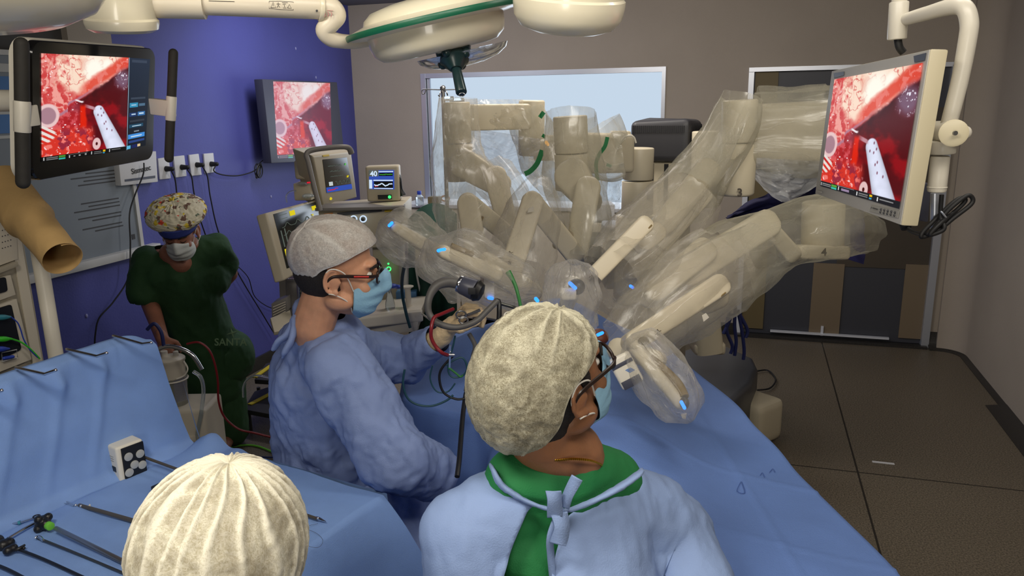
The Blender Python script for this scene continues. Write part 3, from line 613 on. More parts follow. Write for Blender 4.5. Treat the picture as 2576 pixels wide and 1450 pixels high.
mat('yellow_wire', (190, 170, 60), .5)
b = B(); tube(b, [P(2310, 515, 1.62), P(2317, 528, 1.62), P(2313, 540, 1.62), P(2307, 544, 1.62)], .003, 8, 6); obj('earth_wire', b, 'yellow_wire', rm)
# ================================================================ CEILING LAMPS
mat('lamp_cream', (222, 214, 190), .28, coat=.3); mat('lamp_green', (16, 92, 66), .4); mat('handle_dark', (22, 44, 46), .3); mat('clear_plastic', (235, 240, 250), .08, trans=.9)
mat('arm_cream', (214, 204, 184), .35); mat('sticker_line', (96, 90, 82), .6); mat('sticker_pink', (190, 130, 130), .6)
# disc-shaped lamp head with green rim
Y = 1.72; c0 = P(1092, 51, Y); n = (UP*math.cos(math.radians(13.3))-RT*math.sin(math.radians(13.3))).normalized(); _d = (c0-CAMP).normalized(); n = (n-_d*(n.dot(_d)-.035)).normalized()
lh = thing('surgical_lamp', 'cream surgical lamp with a green rim stripe and dark handle on an S-bent arm', 'surgical lamp', tuple(c0-V((0, 0, .1))))
b = B(); lathe(b, [(.0, -.066), (.10, -.066), (.125, -.062), (.142, -.048), (.147, -.03), (.148, -.012), (.178, -.009), (.186, -.0065)], c0, n, 64, False); obj('lower_shell', b, 'lamp_cream', lh)
b = B(); lathe(b, [(.186, .0055), (.17, .010), (.150, .016), (.146, .026), (.13, .038), (.09, .046), (0, .048)], c0, n, 64, False); obj('upper_shell', b, 'lamp_cream', lh)
b = B(); lathe(b, [(.180, -.0066), (.189, -.0066), (.1905, -.003), (.1905, .003), (.189, .0056), (.180, .0056)], c0, n, 64, False); obj('green_rim', b, 'lamp_green', lh, label='green rim stripe')
g0 = c0-n*.064+RT*.045
b = B(); lathe(b, [(.100, 0), (.095, -.010), (.075, -.022), (.04, -.030), (.002, -.032)], g0, n, 48, False); bmesh.ops.solidify(b, geom=b.faces[:], thickness=.0015); obj('clear_cover', b, 'clear_plastic', lh)
hp0, hp1 = P(1140, 118, 1.66), P(1161, 234, 1.60); hd = (hp1-hp0).normalized(); sx = (RT-hd*RT.dot(hd)).normalized(); sy = hd.cross(sx)
b = B(); box(b, hp0+hd*.004, (.072, .05, .026), (RT*math.cos(.23)+UP*math.sin(.23), FW, UP), .005); obj('handle_mount', b, 'handle_dark', lh)
b = B(); hc = P(1143, 150, 1.645); lathe(b, [(.0, -.013), (.026, -.013), (.030, -.008), (.030, .004), (.022, .010), (.016, .020), (.012, .024)], hc, hd, 28)
for a in range(4): ball(b, hc+sx*math.cos(a*1.57+.5)*.028+sy*math.sin(a*1.57+.5)*.028-hd*.003, .011, seg=12)
hh = obj('handle_hub', b, 'handle_dark', lh)
b = B(); cyl(b, P(1146, 165, 1.64), hp1, .0098, 24, .002, .0115); obj('handle_grip', b, 'handle_dark', lh)
b = B(); tube(b, [hp1+sx*(.006*math.cos(a))+hd*(.004+.004*math.sin(a)) for a in [i*math.pi/3 for i in range(6)]], .0008, 6, 3, closed=True); obj('hanging_ring', b, 'steel', lh)
# arm with swivel drum and S-shaped tube
la = lh
Y = 1.55; c = P(300, 8, Y); b = B(); R_ = 85*Y/1985
lathe(b, [(0, -.052), (R_*.80, -.052), (R_*.96, -.046), (R_, -.036), (R_, -.030), (R_*.93, -.026), (R_*.93, .05), (R_*.8, .06), (0, .06)], c, V((.06, -.16, 1)), 48); obj('swivel_drum', b, 'lamp_cream', la)
b = B(); tube(b, [P(360, 0, 1.58), P(430, 2, 1.59), P(515, 6, 1.6)], [.034, .033, .032], 28, 6); obj('arm_sleeve', b, 'arm_cream', la)
b = B(); cyl(b, P(508, 4, 1.6), P(806, 16, 1.66), .0255, 32, .002); at = obj('arm_tube', b, 'arm_cream', la)
b = B(); cyl(b, P(800, 17, 1.658), P(812, 18, 1.662), .0285, 32, .002); obj('collar', b, 'lamp_cream', la)
b = B(); tube(b, [P(806, 17, 1.66), P(832, 20, 1.665), P(846, 38, 1.67), P(832, 58, 1.67), P(816, 76, 1.67), P(830, 96, 1.68), P(862, 104, 1.7), P(905, 104, 1.74), P(960, 92, 1.8)], [.0225, .0215, .020, .019, .018, .0165, .015, .0145, .0145], 24, 8); obj('s_bend_tube', b, 'arm_cream', la)
# warning label on the arm tube
ta, tb = P(508, 4, 1.6), P(806, 16, 1.66); td = (tb-ta).normalized()
def ontube(x, y, r=.0258):
    """point on the arm tube surface seen at the pixel"""
    d = ray(x, y).normalized(); w0 = CAMP-ta; aa = d-td*d.dot(td); bb_ = w0-td*w0.dot(td)
    A, Bc, Cc = aa.dot(aa), 2*aa.dot(bb_), bb_.dot(bb_)-r*r; D = max(Bc*Bc-4*A*Cc, 0); return CAMP+d*((-Bc-math.sqrt(D))/(2*A))
def strokes(bm, lines, r=.0005, f=ontube):
    for ln in lines: tube(bm, [f(x, y) for x, y in ln], r, 5, 0)
b = B(); strokes(b, [[(677, 3), (708, 3), (738, 5), (738, 25), (708, 24), (677, 21), (677, 3)], [(681, 19), (687, 5), (694, 19), (681, 19)], [(687, 9), (687, 15)],
    [(700, 6), (700, 13), (697, 19)], [(700, 13), (704, 19)], [(696, 10), (705, 10)], [(711, 10), (719, 10)], [(712, 20), (720, 20)], [(715, 12), (716, 18)], [(723, 20), (728, 11), (733, 21), (723, 20)], [(709, 6), (724, 7)]]); obj('warning_label', b, 'sticker_line', at)
b = B(); tube(b, [ontube(525, 2, .026), ontube(590, 4, .026)], .0006, 5, 0); obj('seam_mark', b, 'sticker_line', at)
b = B(); ball(b, ontube(797, 27, .027), .0022, seg=8); obj('set_screw', b, 'print_dark', at)
b = B()
for x in (816, 824, 832): tube(b, [P(x, 30, 1.643), P(x+3, 36, 1.643), P(x, 42, 1.643)], .0008, 5, 0)
tube(b, [P(812, 26, 1.644), P(838, 27, 1.644)], .0005, 5, 0); obj('pink_sticker', b, 'sticker_pink', la)
# big round ends of the other lamps at the frame edge
b = B(); lathe(b, [(0, -.10), (.06, -.097), (.085, -.088), (.098, -.07), (.101, -.05), (.101, -.04), (.097, -.036), (.098, .05), (.09, .06), (0, .06)], P(1437, -64, 1.45), (UP*.86+RT*.05-FW*.42), 56)
o = obj('swivel_joint', b, 'lamp_cream'); tag(o, 'round cream swivel drum cut by the top edge, right of the green-rimmed lamp', 'lamp')
b = B(); lathe(b, [(0, -.088), (.075, -.084), (.122, -.068), (.146, -.042), (.150, -.018), (.150, .0), (.14, .02), (.08, .05), (0, .06)], P(-8, -72, 1.25), (UP*.9-RT*.12-FW*.25), 56)
o = obj('lamp_dome', b, 'lamp_cream'); tag(o, 'large cream lamp dome cut off by the top left corner', 'surgical lamp')
# stems that carry the lamps from the ceiling
for (x, y, Y, r_, nm_, lb) in ((300, -60, 1.55, .03, 'lamp_stem', 'cream ceiling stem above the swivel drum of the lamp arm'),):
    p = P(x, y, Y); b = B(); cyl(b, p+V((0, 0, .03)), V((p.x, p.y, ZC)), r_, 24); obj('ceiling_stem', b, 'arm_cream', la)
for o_, (x, y, Y) in ((bpy.data.objects['swivel_joint'], (1437, -64, 1.45)), (bpy.data.objects['lamp_dome'], (-8, -72, 1.25))):
    p = P(x, y, Y); b = B(); cyl(b, p+V((0, 0, .03)), V((p.x, p.y, ZC)), .03, 24); obj('ceiling_stem', b, 'arm_cream', o_)
# ================================================================ VISION CART (lower left)
mat('cart_grey', (168, 160, 142), .5, noise_amt=.05, nscale=4); mat('cart_white', (200, 192, 176), .45); mat('socket_dark', (24, 26, 30), .35); mat('cyan_plug', (52, 130, 150), .4); mat('green_plug', (56, 190, 40), .4); mat('blue_plug', (40, 66, 170), .4)
cq = P(80, 800, 2.55)
def CP(x, y, off=0.0): return onpl(x, y, cq+E1*off, E1)
def cslab(name, c4, m, parent, off=0.0, th=.02, bev=.002):
    b = B(); slab(b, [CP(x, y, off) for x, y in c4], th, bev); return obj(name, b, m, parent)
a_ = CP(112, 905); top_ = CP(35, 455)
vc = thing('equipment_cart', 'tall grey equipment cart with modules and coloured plugs at the left edge', 'cart', (a_.x, a_.y, 0))
ed = CP(110, 900); vt = CP(35, 455).z; b = B(); un = (ed-KO).dot(E1); vv = (ed-KO).dot(E2)
rbx(b, un-.5, un, vv, vv+.6, .08, vt, .006); obj('tower', b, 'cart_grey', vc)
b = B(); rbx(b, un, un+.006, vv+.012, vv+.05, .3, vt, .002); obj('corner_post', b, 'cart_white', vc)
cslab('upper_panel', [(-60, 470), (32, 455), (46, 652), (-60, 690)], 'cart_white', vc, .012)
b = B()
for i in range(4):
    for j in range(8): ball(b, CP(6+i*7, 520+j*15-i*2, .0125), .002, seg=6)
obj('vent_holes', b, 'print_dark', vc)
cslab('shelf_lip', [(-60, 700), (45, 658), (47, 670), (-60, 712)], 'cart_grey', vc, .03)
m1 = cslab('display_module', [(-60, 718), (27, 692), (40, 742), (-60, 778)], 'cart_white', vc, .02)
b = B(); rrect_slab(b, [CP(x, y, .0235) for x, y in [(-50, 712), (14, 697), (19, 733), (-50, 752)]], .008, .003); obj('display_window', b, 'socket_dark', m1)
m2 = cslab('socket_module', [(-60, 790), (42, 752), (80, 905), (-60, 960)], 'cart_white', vc, .02)
b = B(); rrect_slab(b, [CP(x, y, .0235) for x, y in [(-50, 790), (28, 766), (54, 880), (-50, 930)]], .008, .003); sd = obj('socket_panel', b, 'socket_dark', m2)
for (x, y, m_, nm_) in ((6, 796, 'cyan_plug', 'cyan plug'), (8, 851, 'green_plug', 'green plug'), (2, 876, 'blue_plug', 'blue plug')):
    b = B(); p0, p1 = CP(x-30, y+4, .035), CP(x+20, y+2, .04); tube(b, [p0, p0.lerp(p1, .6), p1], [.009, .0095, .004], 12, 4, round_end=True); obj('plug', b, m_, m2, label=nm_)
b = B(); tube(b, [CP(x, y, .03) for x, y in [(4, 888), (42, 880), (44, 900), (6, 910)]], .0015, 6, 0, closed=True); obj('port_ring', b, 'outlet_white', m2)
b = B(); p0, p1 = CP(10, 902, .03), CP(32, 898, .035); tube(b, [p0, p1], .006, 10, 0, round_end=True); obj('plug', b, 'blue_plug', m2, label='dark blue plug')
for pts, r_, m_, lb in (([(28, 798), (44, 812), (52, 830), (60, 855), (75, 880), (95, 900)], .0022, 'blue_plug', 'thin blue cable running from the cyan plug of the left cart'),
                        ([(28, 853), (50, 860), (66, 870), (80, 882), (100, 903)], .003, 'green_plug', 'green cable running from the green plug of the left cart')):
    b = B(); tube(b, [CP(x, y, .05) for x, y in pts], r_, 8, 8); tag(obj('signal_cable', b, m_), lb, 'cable')
for x0 in (0, .42):
    for y0 in (.05, .5):
        b = B(); c = RM(un-.46+x0, vv+y0, .04); cyl(b, c-E2*.015, c+E2*.015, .04, 20, .004); obj('caster', b, 'black_rubber', vc)
# white pole and kraft paper roll
Y = 2.36; pt, pb = P(97, 560, Y), P(97, 560, Y); pl_ = thing('white_pole', 'white metal pole standing behind the draped table beneath the paper roll', 'pole', (P(118, 760, Y).x, P(118, 760, Y).y, 0))
pc = P(118, 760, Y); b = B(); cyl(b, V((pc.x, pc.y, .03)), V((pc.x, pc.y, P(97, 590, Y).z)), 17.5*Y/1850, 28, .003); obj('upright', b, 'mon_white', pl_)
b = B(); lathe(b, [(0, 0), (.16, 0), (.16, .02), (.05, .035), (0, .035)], V((pc.x, pc.y, 0)), seg=32); obj('foot_plate', b, 'cart_grey', pl_)
mat('kraft', (200, 164, 108), .75, noise_amt=.12, nscale=6, bump=.3, bscale=25)
ra, rb_ = P(10, 470, 2.44), P(158, 655, 2.12); rd_ = (rb_-ra).normalized(); rx = (RT-rd_*RT.dot(rd_)).normalized(); ry = rd_.cross(rx)
def roll(s, t):
    a = 2*math.pi*(s*1.12)+.6; R0 = (.075*(1-t)+.064*t)*(1-.10*s)*(1+.10*nz((s*3, t*3, 1), 1))+.004*math.sin(9*s)*t
    L_ = (rb_-ra).length; c = ra.lerp(rb_, t) + rd_*(.02*math.sin(a)*t)
    return c+rx*(math.cos(a)*R0*(.85 if t > .5 else 1))+ry*(math.sin(a)*R0)
b = B(); sheet(b, roll, 64, 30, .0012); tag(obj('paper_roll', b, 'kraft', None, 60), 'rolled brown kraft paper tube with an open end, slanting at the left edge', 'paper roll')
# ================================================================ INSTRUMENT TABLE
def cloth(name, col, col2=None, rough=.75, bs=350, bump=.18):
    m = mat(name, col, rough, noise_amt=.05, nscale=9, bump=bump, bscale=bs, sheen=.2); return m
cloth('drape_blue', (126, 160, 218)); cloth('drape_deep', (74, 108, 196)); cloth('gown_blue', (134, 158, 214)); cloth('gown_mid', (112, 130, 188))
ZT = .90; TA = G(962, 1258, ZT); TE = G(470, 1112, ZT); ta_dir = (G(277, 1182, ZT)-G(0, 1300, ZT)).normalized(); tb_dir = V((ta_dir.y, -ta_dir.x, 0))
TW = (TA-TE).dot(tb_dir); TC = TE.copy(); TLEN = 1.55
# frame: origin TE (far end of the backboard foot), tb_dir across to the right, -ta_dir towards the viewer
def TP(a, v, z=ZT): return V((TE.x, TE.y, 0))+tb_dir*a-ta_dir*v+V((0, 0, z))
skew = (TA-TE).dot(ta_dir)
mt = thing('instrument_table', 'steel instrument table hidden under the light blue drape, lower left', 'table', tuple(TP(TW/2, .7, 0)))
b = B()
for a in (.05, TW-.06):
    for v in (.1, 1.3): b = B(); cyl(b, TP(a, v, 0), TP(a, v, ZT-.04), .016, 16); obj('leg', b, 'steel', mt)

b = B(); box(b, TP(TW/2-.01, .72, ZT-.03), (TW-.05, 1.28, .03), (tb_dir, ta_dir, V((0, 0, 1))), .004); obj('table_top', b, 'steel', mt)
def boardh(v):      # height of the backboard top above the table, along v
    return .335*ss(-.02, .05, np.array(v)).item()
ROWS = [(-.10, -.25), (-.075, .30), (-.045, .99), (-.02, 1.0), (0.0, .96), (.004, .75), (.010, .5), (.018, .25), (.03, .08), (.06, .012)]
def tablecloth(s, t):
    """s runs across (behind the board, over it, down, across the table, down the skirt); t along towards the viewer"""
    v = -.02+t*(TLEN+.02); S = s*1.0
    nl = nz((v*2.2, s*5, 3.1), 1)*.012
    if S < .34:
        k = S/.34*(len(ROWS)-1); i = min(int(k), len(ROWS)-2); f = k-i; a = ROWS[i][0]*(1-f)+ROWS[i+1][0]*f; h = ROWS[i][1]*(1-f)+ROWS[i+1][1]*f
        hh = .395-.030*math.exp(-((v+.02)/.05)**2)+.006*math.sin(v*7+1)
        z = ZT+h*hh; a = a+.02+.006*nz((v*3, h*3, 1))*(h > .05)+.006*ridged((v*2.2, h*2.2, 5), 1, 0, 2)*max(0, min(1, h))
        for hv in HOOKV:        # the rods tent the cloth
            d = abs(v-hv); a += .016*math.exp(-(d/.022)**2)*math.exp(-((h-.86)/.10)**2)+.007*math.exp(-((v-hv-(.8-h)*.16)/.014)**2)*max(0, min(1, h*3))*(h < .86)
        return TP(a, v+(.035+.065*max(0, h))*(1-t)**3, z)
    if S < .80:
        f = (S-.34)/.46; a = .08+f*(TW-.08-.012); z = ZT+.006*nz((a*7, v*7, 0))+.004*ridged((a*4, v*4, 2), 1)*(1-f)
        e = math.exp(-(v/.05)**2)*math.exp(-(a/.22)**2); z += .045*e*(1+.8*math.sin(a*60)*0.5)
        crease = abs(a-.42); z += .0018*math.exp(-(crease/.006)**2)+.0018*math.exp(-(abs(v-.36)/.006)**2)
        z += max(0, 1-f*6)*.006
        return TP(a, v+skew*-f*(1-t), z)
    f = (S-.80)/.20; a = TW-.012+.02*math.sin(min(f*8, 1.57)); drop = f*.62
    fold = .025*math.sin(v*17+1.5)*min(1, f*2.2)+.03*min(1, f*2)*nz((v*5, f*2, 7)); flare = .10*f
    return TP(a+flare+fold, v+skew*-1*(1-t)-.05*f*(1-t)-.16*f*math.exp(-(v/.12)**2), ZT-drop+.0)
HOOKV = []
hk = []
hookpx = [((50, 928), (112, 942), (140, 932)), ((178, 882), (243, 897), (268, 889)), ((295, 848), (358, 866), (380, 863)), ((-60, 975), (-10, 990), (4, 983))]
bz = ZT+.335*.8; bq = TP(.03, 0, 0)
for (p0, p1, p2) in hookpx:
    w0 = onpl(*p0, TP(.035, 0), tb_dir); HOOKV.append(-(w0-TE).dot(ta_dir)); hk.append((w0, p0, p1, p2))
b = B(); sheet(b, tablecloth, 150, 170, .0); tc_ = obj('table_drape', b, 'drape_blue', None, 80)
tag(tc_, 'light blue sterile drape over the instrument table and its upright back panel', 'drape')
# far-end flap of the drape
def flap(s, t):
    a = -.03+s*(TW+.02); d = t*.5; zt = ZT if a > .08 else ZT+(.335-.1)*(1-max(0, min(1, (a+.03)/.05)))*.9
    return TP(a+.02*t*math.sin(a*20), -.03-.10*t*(1+.4*math.sin(a*14))-skew*max(0, (a-.08)/(TW-.09))*1-.0, zt+.002-d)
b = B(); sheet(b, flap, 60, 24); obj('end_flap', b, 'drape_blue', tc_, 80)
nm = ['second from the left', 'third from the left', 'nearest the free corner', 'cut by the left edge']
for i, (w0, p0, p1, p2) in enumerate(hk):
    b = B(); d0 = w0; q1 = onpl(*p1, w0+tb_dir*.075, tb_dir); q2 = onpl(*p2, w0+tb_dir*.10, tb_dir); tube(b, [d0-tb_dir*.02, d0, q1, q2], .0042, 12, 0); ball(b, q2, .0046, seg=12)
    tag(obj('steel_rod', b, 'chrome'), 'bent steel rod poking out of the blue table drape, ' + nm[i], 'rod', 'bent steel rods in the back drape')
# ---- instruments lying on the table
mat('steel_dark', (92, 92, 88), .35, .8); mat('instr_white', (224, 218, 202), .4); mat('instr_black', (22, 22, 24), .4); mat('stripe_blue', (40, 110, 190), .5); mat('lime', (110, 190, 60), .45); mat('disc_grey', (186, 186, 180), .4, .2); mat('shaft_grey', (88, 82, 74), .4, .3)
def TG(x, y, z=.012): return G(x, y, ZT+z)
q = [TG(277, 1182, .0), TG(312, 1208, 0), TG(356, 1180, 0), TG(322, 1160, 0)]
ri = thing('robotic_instrument', 'robotic instrument with a white box housing and long grey shaft on the blue drape', 'instrument', tuple(TG(312, 1205, .0)))
bx = TG(309, 1216, .0); ex = (TG(270, 1196, 0)-bx); ex.z = 0; Lx = ex.length; ex.normalize(); ey = V((-ex.y, ex.x, 0)); ey = ey if ey.dot(V((1, 1, 0))) > 0 else -ey
hgt = .108; Ly = .080; ctr = bx+ex*Lx/2+ey*Ly/2+V((0, 0, hgt/2+.002))
b = B(); box(b, ctr-ey*.006, (Lx, Ly, hgt), (ex, ey, V((0, 0, 1))), .008, 3); obj('housing', b, 'instr_white', ri)
zz = V((0, 0, 1)); fx = ctr-ey*(Ly/2+.0065); sxn = -ex*(Lx/2+.001)
b = B(); box(b, ctr-ex*(Lx/2+.002), (.006, Ly-.014, hgt-.012), (ex, ey, zz), .003); obj('drive_face', b, 'instr_black', ri)
b = B()
for (dy, dz) in ((-.016, .018), (.018, .014), (-.002, -.012), (-.020, -.030), (.020, -.022)): cyl(b, ctr-ex*(Lx/2+.004)+ey*dy+zz*dz, ctr-ex*(Lx/2+.0075)+ey*dy+zz*dz, .0125, 24, .001)
obj('drive_discs', b, 'disc_grey', ri)
b = B(); box(b, fx+ex*(Lx*.34)-zz*.005, (.007, .001, .060), (ex, ey, zz)); 
for k in range(6): box(b, fx+ex*(Lx*.34-.006)+zz*(.018-k*.009), (.006, .001, .006), (ex*.8+zz*.6, ey, zz*.8-ex*.6))
obj('blue_marking', b, 'stripe_blue', ri, label='blue printed marking')
b = B(); box(b, fx-ex*(Lx*.18)-zz*.016, (Lx*.30, .001, .016), (ex, ey, zz)); obj('dark_window', b, 'instr_black', ri)
b = B()
for k in range(3): box(b, fx-ex*(Lx*.12)+zz*(.022-k*.007), (Lx*.3, .0006, .0016), (ex, ey, zz))
obj('fine_print', b, 'label_grey', ri)
sh0, sh1, sh2, tip = TG(340, 1142, .05), TG(448, 1182, .03), TG(760, 1293, .010), TG(820, 1313, .008)
b = B(); lathe(b, [(.0, -.01), (.012, -.01), (.012, .004), (.008, .01), (.0, .01)], sh0, sh1-sh0, 20); obj('shaft_base', b, 'instr_black', ri)
b = B(); tube(b, [sh0, sh1, sh2, TG(795, 1304, .009)], .0043, 16, 6); obj('shaft', b, 'shaft_grey', ri)
b = B(); tube(b, [TG(795, 1304, .009), TG(803, 1306, .009), TG(812, 1310, .008), tip], [.0045, .0045, .003, .0008], 12, 0); ball(b, TG(800, 1305, .011), .004, seg=10); obj('metal_tip', b, 'chrome', ri)
# curved forceps
fc = thing('curved_forceps', 'long grey forceps with a curved tip on the blue drape, above the black-hubbed trocar', 'forceps', tuple(TG(190, 1275, .004)))
b = B(); tube(b, [TG(200, 1272), TG(270, 1292), TG(342, 1313), TG(480, 1352)], [.005, .0055, .006, .006], 16, 6); obj('shaft', b, 'shaft_grey', fc)
b = B(); tube(b, [TG(146, 1262), TG(158, 1261), TG(172, 1265), TG(185, 1272), TG(198, 1272)], [.0008, .0018, .0024, .003, .0045], 10, 6); tube(b, [TG(158, 1266), TG(172, 1269), TG(186, 1274)], [.0006, .0016, .003], 8, 6); ball(b, TG(190, 1272, .014), .004, seg=10); ball(b, TG(203, 1274, .014), .0042, seg=10); obj('jaws', b, 'chrome', fc)
# trocar with black hub
tr_ = thing('trocar', 'steel trocar with a star-shaped black hub and lime collar on the blue drape', 'trocar', tuple(TG(120, 1325, .004)))
p0, p1 = TG(112, 1318, .026), TG(310, 1414, .014); dd = (p1-p0).normalized(); b = B(); cyl(b, TG(140, 1330, .022), p1, .0062, 24, .001); obj('sleeve', b, 'steel', tr_)
b = B(); sx_ = dd.cross(zz).normalized(); lathe(b, [(0, -.024), (.012, -.024), (.018, -.014), (.016, 0), (.012, .012), (.009, .016), (0, .016)], p0, dd, 24)
for a in range(4): ball(b, p0+sx_*math.cos(a*1.57+.6)*.017+dd.cross(sx_)*math.sin(a*1.57+.6)*.017-dd*.006, (.011, .011, .011), seg=12)
b = blob(b, .002, 3); obj('hub', b, 'instr_black', tr_)
b = B(); cyl(b, p0+dd*.014, p0+dd*.028, .0105, 20, .002); obj('lime_collar', b, 'lime', tr_)
b = B(); tube(b, [TG(92, 1300, .02)+V((.008*math.cos(a), .008*math.sin(a), 0)) for a in [i*math.pi/4 for i in range(8)]], .0017, 8, 4, closed=True); tube(b, [TG(94, 1304, .02), TG(104, 1312, .024)], .0022, 8, 0); obj('ring_handle', b, 'instr_black', tr_)
# thin steel rods and black instruments
for nm_, lab, pts, rr, m_, jaws in (('steel_probe', 'thin steel probe with a hooked tip on the blue drape below the trocar', [(94, 1354), (170, 1384), (304, 1440), (340, 1455)], .0032, 'steel_dark', (94, 1354)),
                                    ('black_rod', 'thin black rod crossing the bottom left corner of the blue drape', [(-20, 1418), (20, 1434), (70, 1460)], .004, 'instr_black', None)):
    t = thing(nm_, lab, 'probe', tuple(TG(*pts[1], .004))); b = B(); tube(b, [TG(*p, .008) for p in pts], rr, 12, 4); obj('shaft', b, m_, t)
    if jaws: b = B(); tube(b, [TG(88, 1356), TG(92, 1351, .014), TG(101, 1353), TG(108, 1360, .01)], [.0008, .003, .004, .0035], 10, 5); obj('tip', b, 'chrome', t)
bi = thing('black_instrument', 'black laparoscopic instrument with a knobbed hub at the lower left of the drape', 'instrument', tuple(TG(30, 1375, .004)))
b = B(); 
for (x, y, r_) in ((-8, 1362, .017), (8, 1372, .016), (22, 1366, .014), (20, 1386, .012), (32, 1380, .012), (-20, 1370, .016)): ball(b, TG(x, y, .016), (r_, r_, r_*.9), seg=12)
b = blob(b, .002, 2); obj('hub', b, 'instr_black', bi)
b = B(); tube(b, [TG(38, 1380, .012), TG(110, 1408, .01), TG(215, 1456, .008)], .0038, 12, 4); obj('shaft', b, 'instr_black', bi)
b = B(); tube(b, [TG(40, 1384, .014), TG(50, 1380, .016), TG(62, 1372, .016)], [.005, .0045, .0028], 10, 4); ball(b, TG(60, 1380, .014), .004, seg=8); obj('lever', b, 'instr_black', bi)
b = B(); cyl(b, TG(34, 1380, .014), TG(40, 1382, .014), .0062, 16); obj('cyan_band', b, 'cyan_plug', bi)
sc2 = thing('scissors', 'ring-handled steel scissors with a teal band lying at the left edge of the drape', 'scissors', tuple(TG(30, 1320, .004)))
b = B()
for c in ((4, 1318), (10, 1310)): tube(b, [TG(c[0]-22+26*math.cos(a), c[1]+9*math.sin(a), .012) for a in [i*math.pi/4 for i in range(8)]], .0028, 8, 5, closed=True)
obj('finger_rings', b, 'steel', sc2)
b = B(); tube(b, [TG(18, 1320, .014), TG(50, 1315, .016), TG(92, 1302, .018)], [.003, .0042, .004], 10, 4, flat=(zz, .6)); tube(b, [TG(20, 1356, .016), TG(60, 1332, .018), TG(104, 1308, .02)], [.004, .0042, .0035], 10, 4); obj('blades', b, 'chrome', sc2)
b = B(); cyl(b, TG(46, 1317, .015), TG(52, 1315, .016), .0052, 12); obj('teal_band', b, 'cyan_plug', sc2)
b = B(); box(b, TG(399, 1228, .012), (.02, .035, .02), (tb_dir, ta_dir, zz), .004); tube(b, [TG(393, 1222, .02), TG(405, 1218, .024), TG(411, 1224, .02)], .0016, 8, 4); tag(obj('dark_clip', b, 'instr_black'), 'small dark clip on the blue drape behind the cream-capped head', 'clip')
b = B(); tube(b, [TG(*p, .0035) for p in [(752, 1338), (775, 1334), (800, 1345), (812, 1362), (800, 1378), (770, 1372), (752, 1352), (748, 1338), (768, 1326), (800, 1318)]], .0004, 5, 8); tag(obj('suture_thread', b, 'print_dark'), 'fine suture thread curled on the right part of the blue drape', 'thread')
b = B(); ball(b, TG(223, 1275, .012), (.006, .004, .003), seg=8); ball(b, TG(226, 1271, .014), .002, seg=6); tag(obj('tissue_scrap', b, 'instr_white'), 'tiny pale scrap resting on the curved forceps', 'scrap')
# ================================================================ SURGICAL ROBOT
mat('robot_white', (202, 192, 168), .4, noise_amt=.04, nscale=3); mat('robot_seam', (120, 98, 50), .5); mat('robot_dark', (50, 50, 54), .45); mat('robot_mesh', (30, 30, 34), .6)
mat('robot_base', (66, 68, 74), .35); mat('robot_grey', (118, 116, 118), .45)
film('film_clear', (216, 210, 194), .24, scale=14, var=.18); film('film_white', (226, 228, 232), .72, scale=20, var=.2, bump=.8); film('film_milky', (204, 200, 182), .38, scale=11, var=.24); film('film_bag', (220, 216, 204), .34, scale=26, var=.24, bump=.9)
film('film_blue', (190, 196, 215), .25, scale=10)
emis('led_blue', (40, 120, 255), 3.0); emis('led_amber', (255, 180, 80), 1.5); emis('led_green', (60, 255, 110), 2.0)
mat('tape_green', (24, 130, 76), .5); mat('navy_cloth', (34, 34, 86), .8, noise_amt=.25, nscale=6, bump=.5, bscale=12); mat('ink', (50, 40, 30), .6)
def crumple(bm, amp, sc, o=0.0, mask=None):
    bm.normal_update()
    for v in bm.verts:
        k = 1 if mask is None else mask(v.co)
        v.co += v.normal*(amp*(ridged(v.co, sc, o, 3)-.2)+amp*.8*nz(v.co, sc*.5, o+3))*k
    return bm
def rr(px, Y): return px*Y/FPX
def path(lst): return [P(x, y, Y) for x, y, Y in lst]
def filmtube(name, pts, rads, m, parent, seg=44, sm=12, amp=.012, sc=9, o=0.0, flat=None, caps=False):
    """plastic sleeve pulled along an arm: long lengthwise folds, pinched here and there"""
    b = B(); C = path(pts); R_ = [rr(r, q[2]) for r, q in zip(rads, pts)]; tube(b, C, R_, seg, sm, False, flat=flat)
    n = len(b.verts)//seg; cen = crom(C, sm); rad = interp(R_, 0, n); Ltot = sum((cen[i+1]-cen[i]).length for i in range(n-1)); b.verts.ensure_lookup_table(); acc = 0
    for i in range(n):
        if i: acc += (cen[i]-cen[i-1]).length
        for j in range(seg):
            v = b.verts[i*seg+j]; a = 2*math.pi*j/seg; d = v.co-cen[i]
            k = 1+.16*ridged((math.cos(a)*1.6+o, math.sin(a)*1.6, acc*1.6), 1, o, 3)+.14*nz((math.cos(a)*.9, math.sin(a)*.9+o, acc*2.2), 1)+.05*ridged((math.cos(a)*4, math.sin(a)*4+o, acc*(9 if amp < .015 else 3)), 1, o, 2)
            if caps:
                vd = noise.voronoi(V((math.cos(a)*1.5+o, math.sin(a)*1.5, acc*11)))[0]; k += .34*(vd[0]-.45)
                e = min(i, n-1-i)/(n-1); k *= min(1, .25+e*6)
            v.co = cen[i]+d*max(k, .3)
    griduv(b, n, seg, 2*math.pi*max(rad)*1.0, Ltot); b.normal_update()
    return obj(name, b, m, parent, 180)
_sheet = sheet
def fsheet(b, fn, nu, nv): _sheet(b, fn, nu, nv); griduv(b, nu, nv, .35, .35); return b
base = G(1800, 960, .0)
cart = thing('robot_cart', 'white surgical robot cart with a dark ribbed head and central column', 'surgical robot', (base.x, base.y, 0))
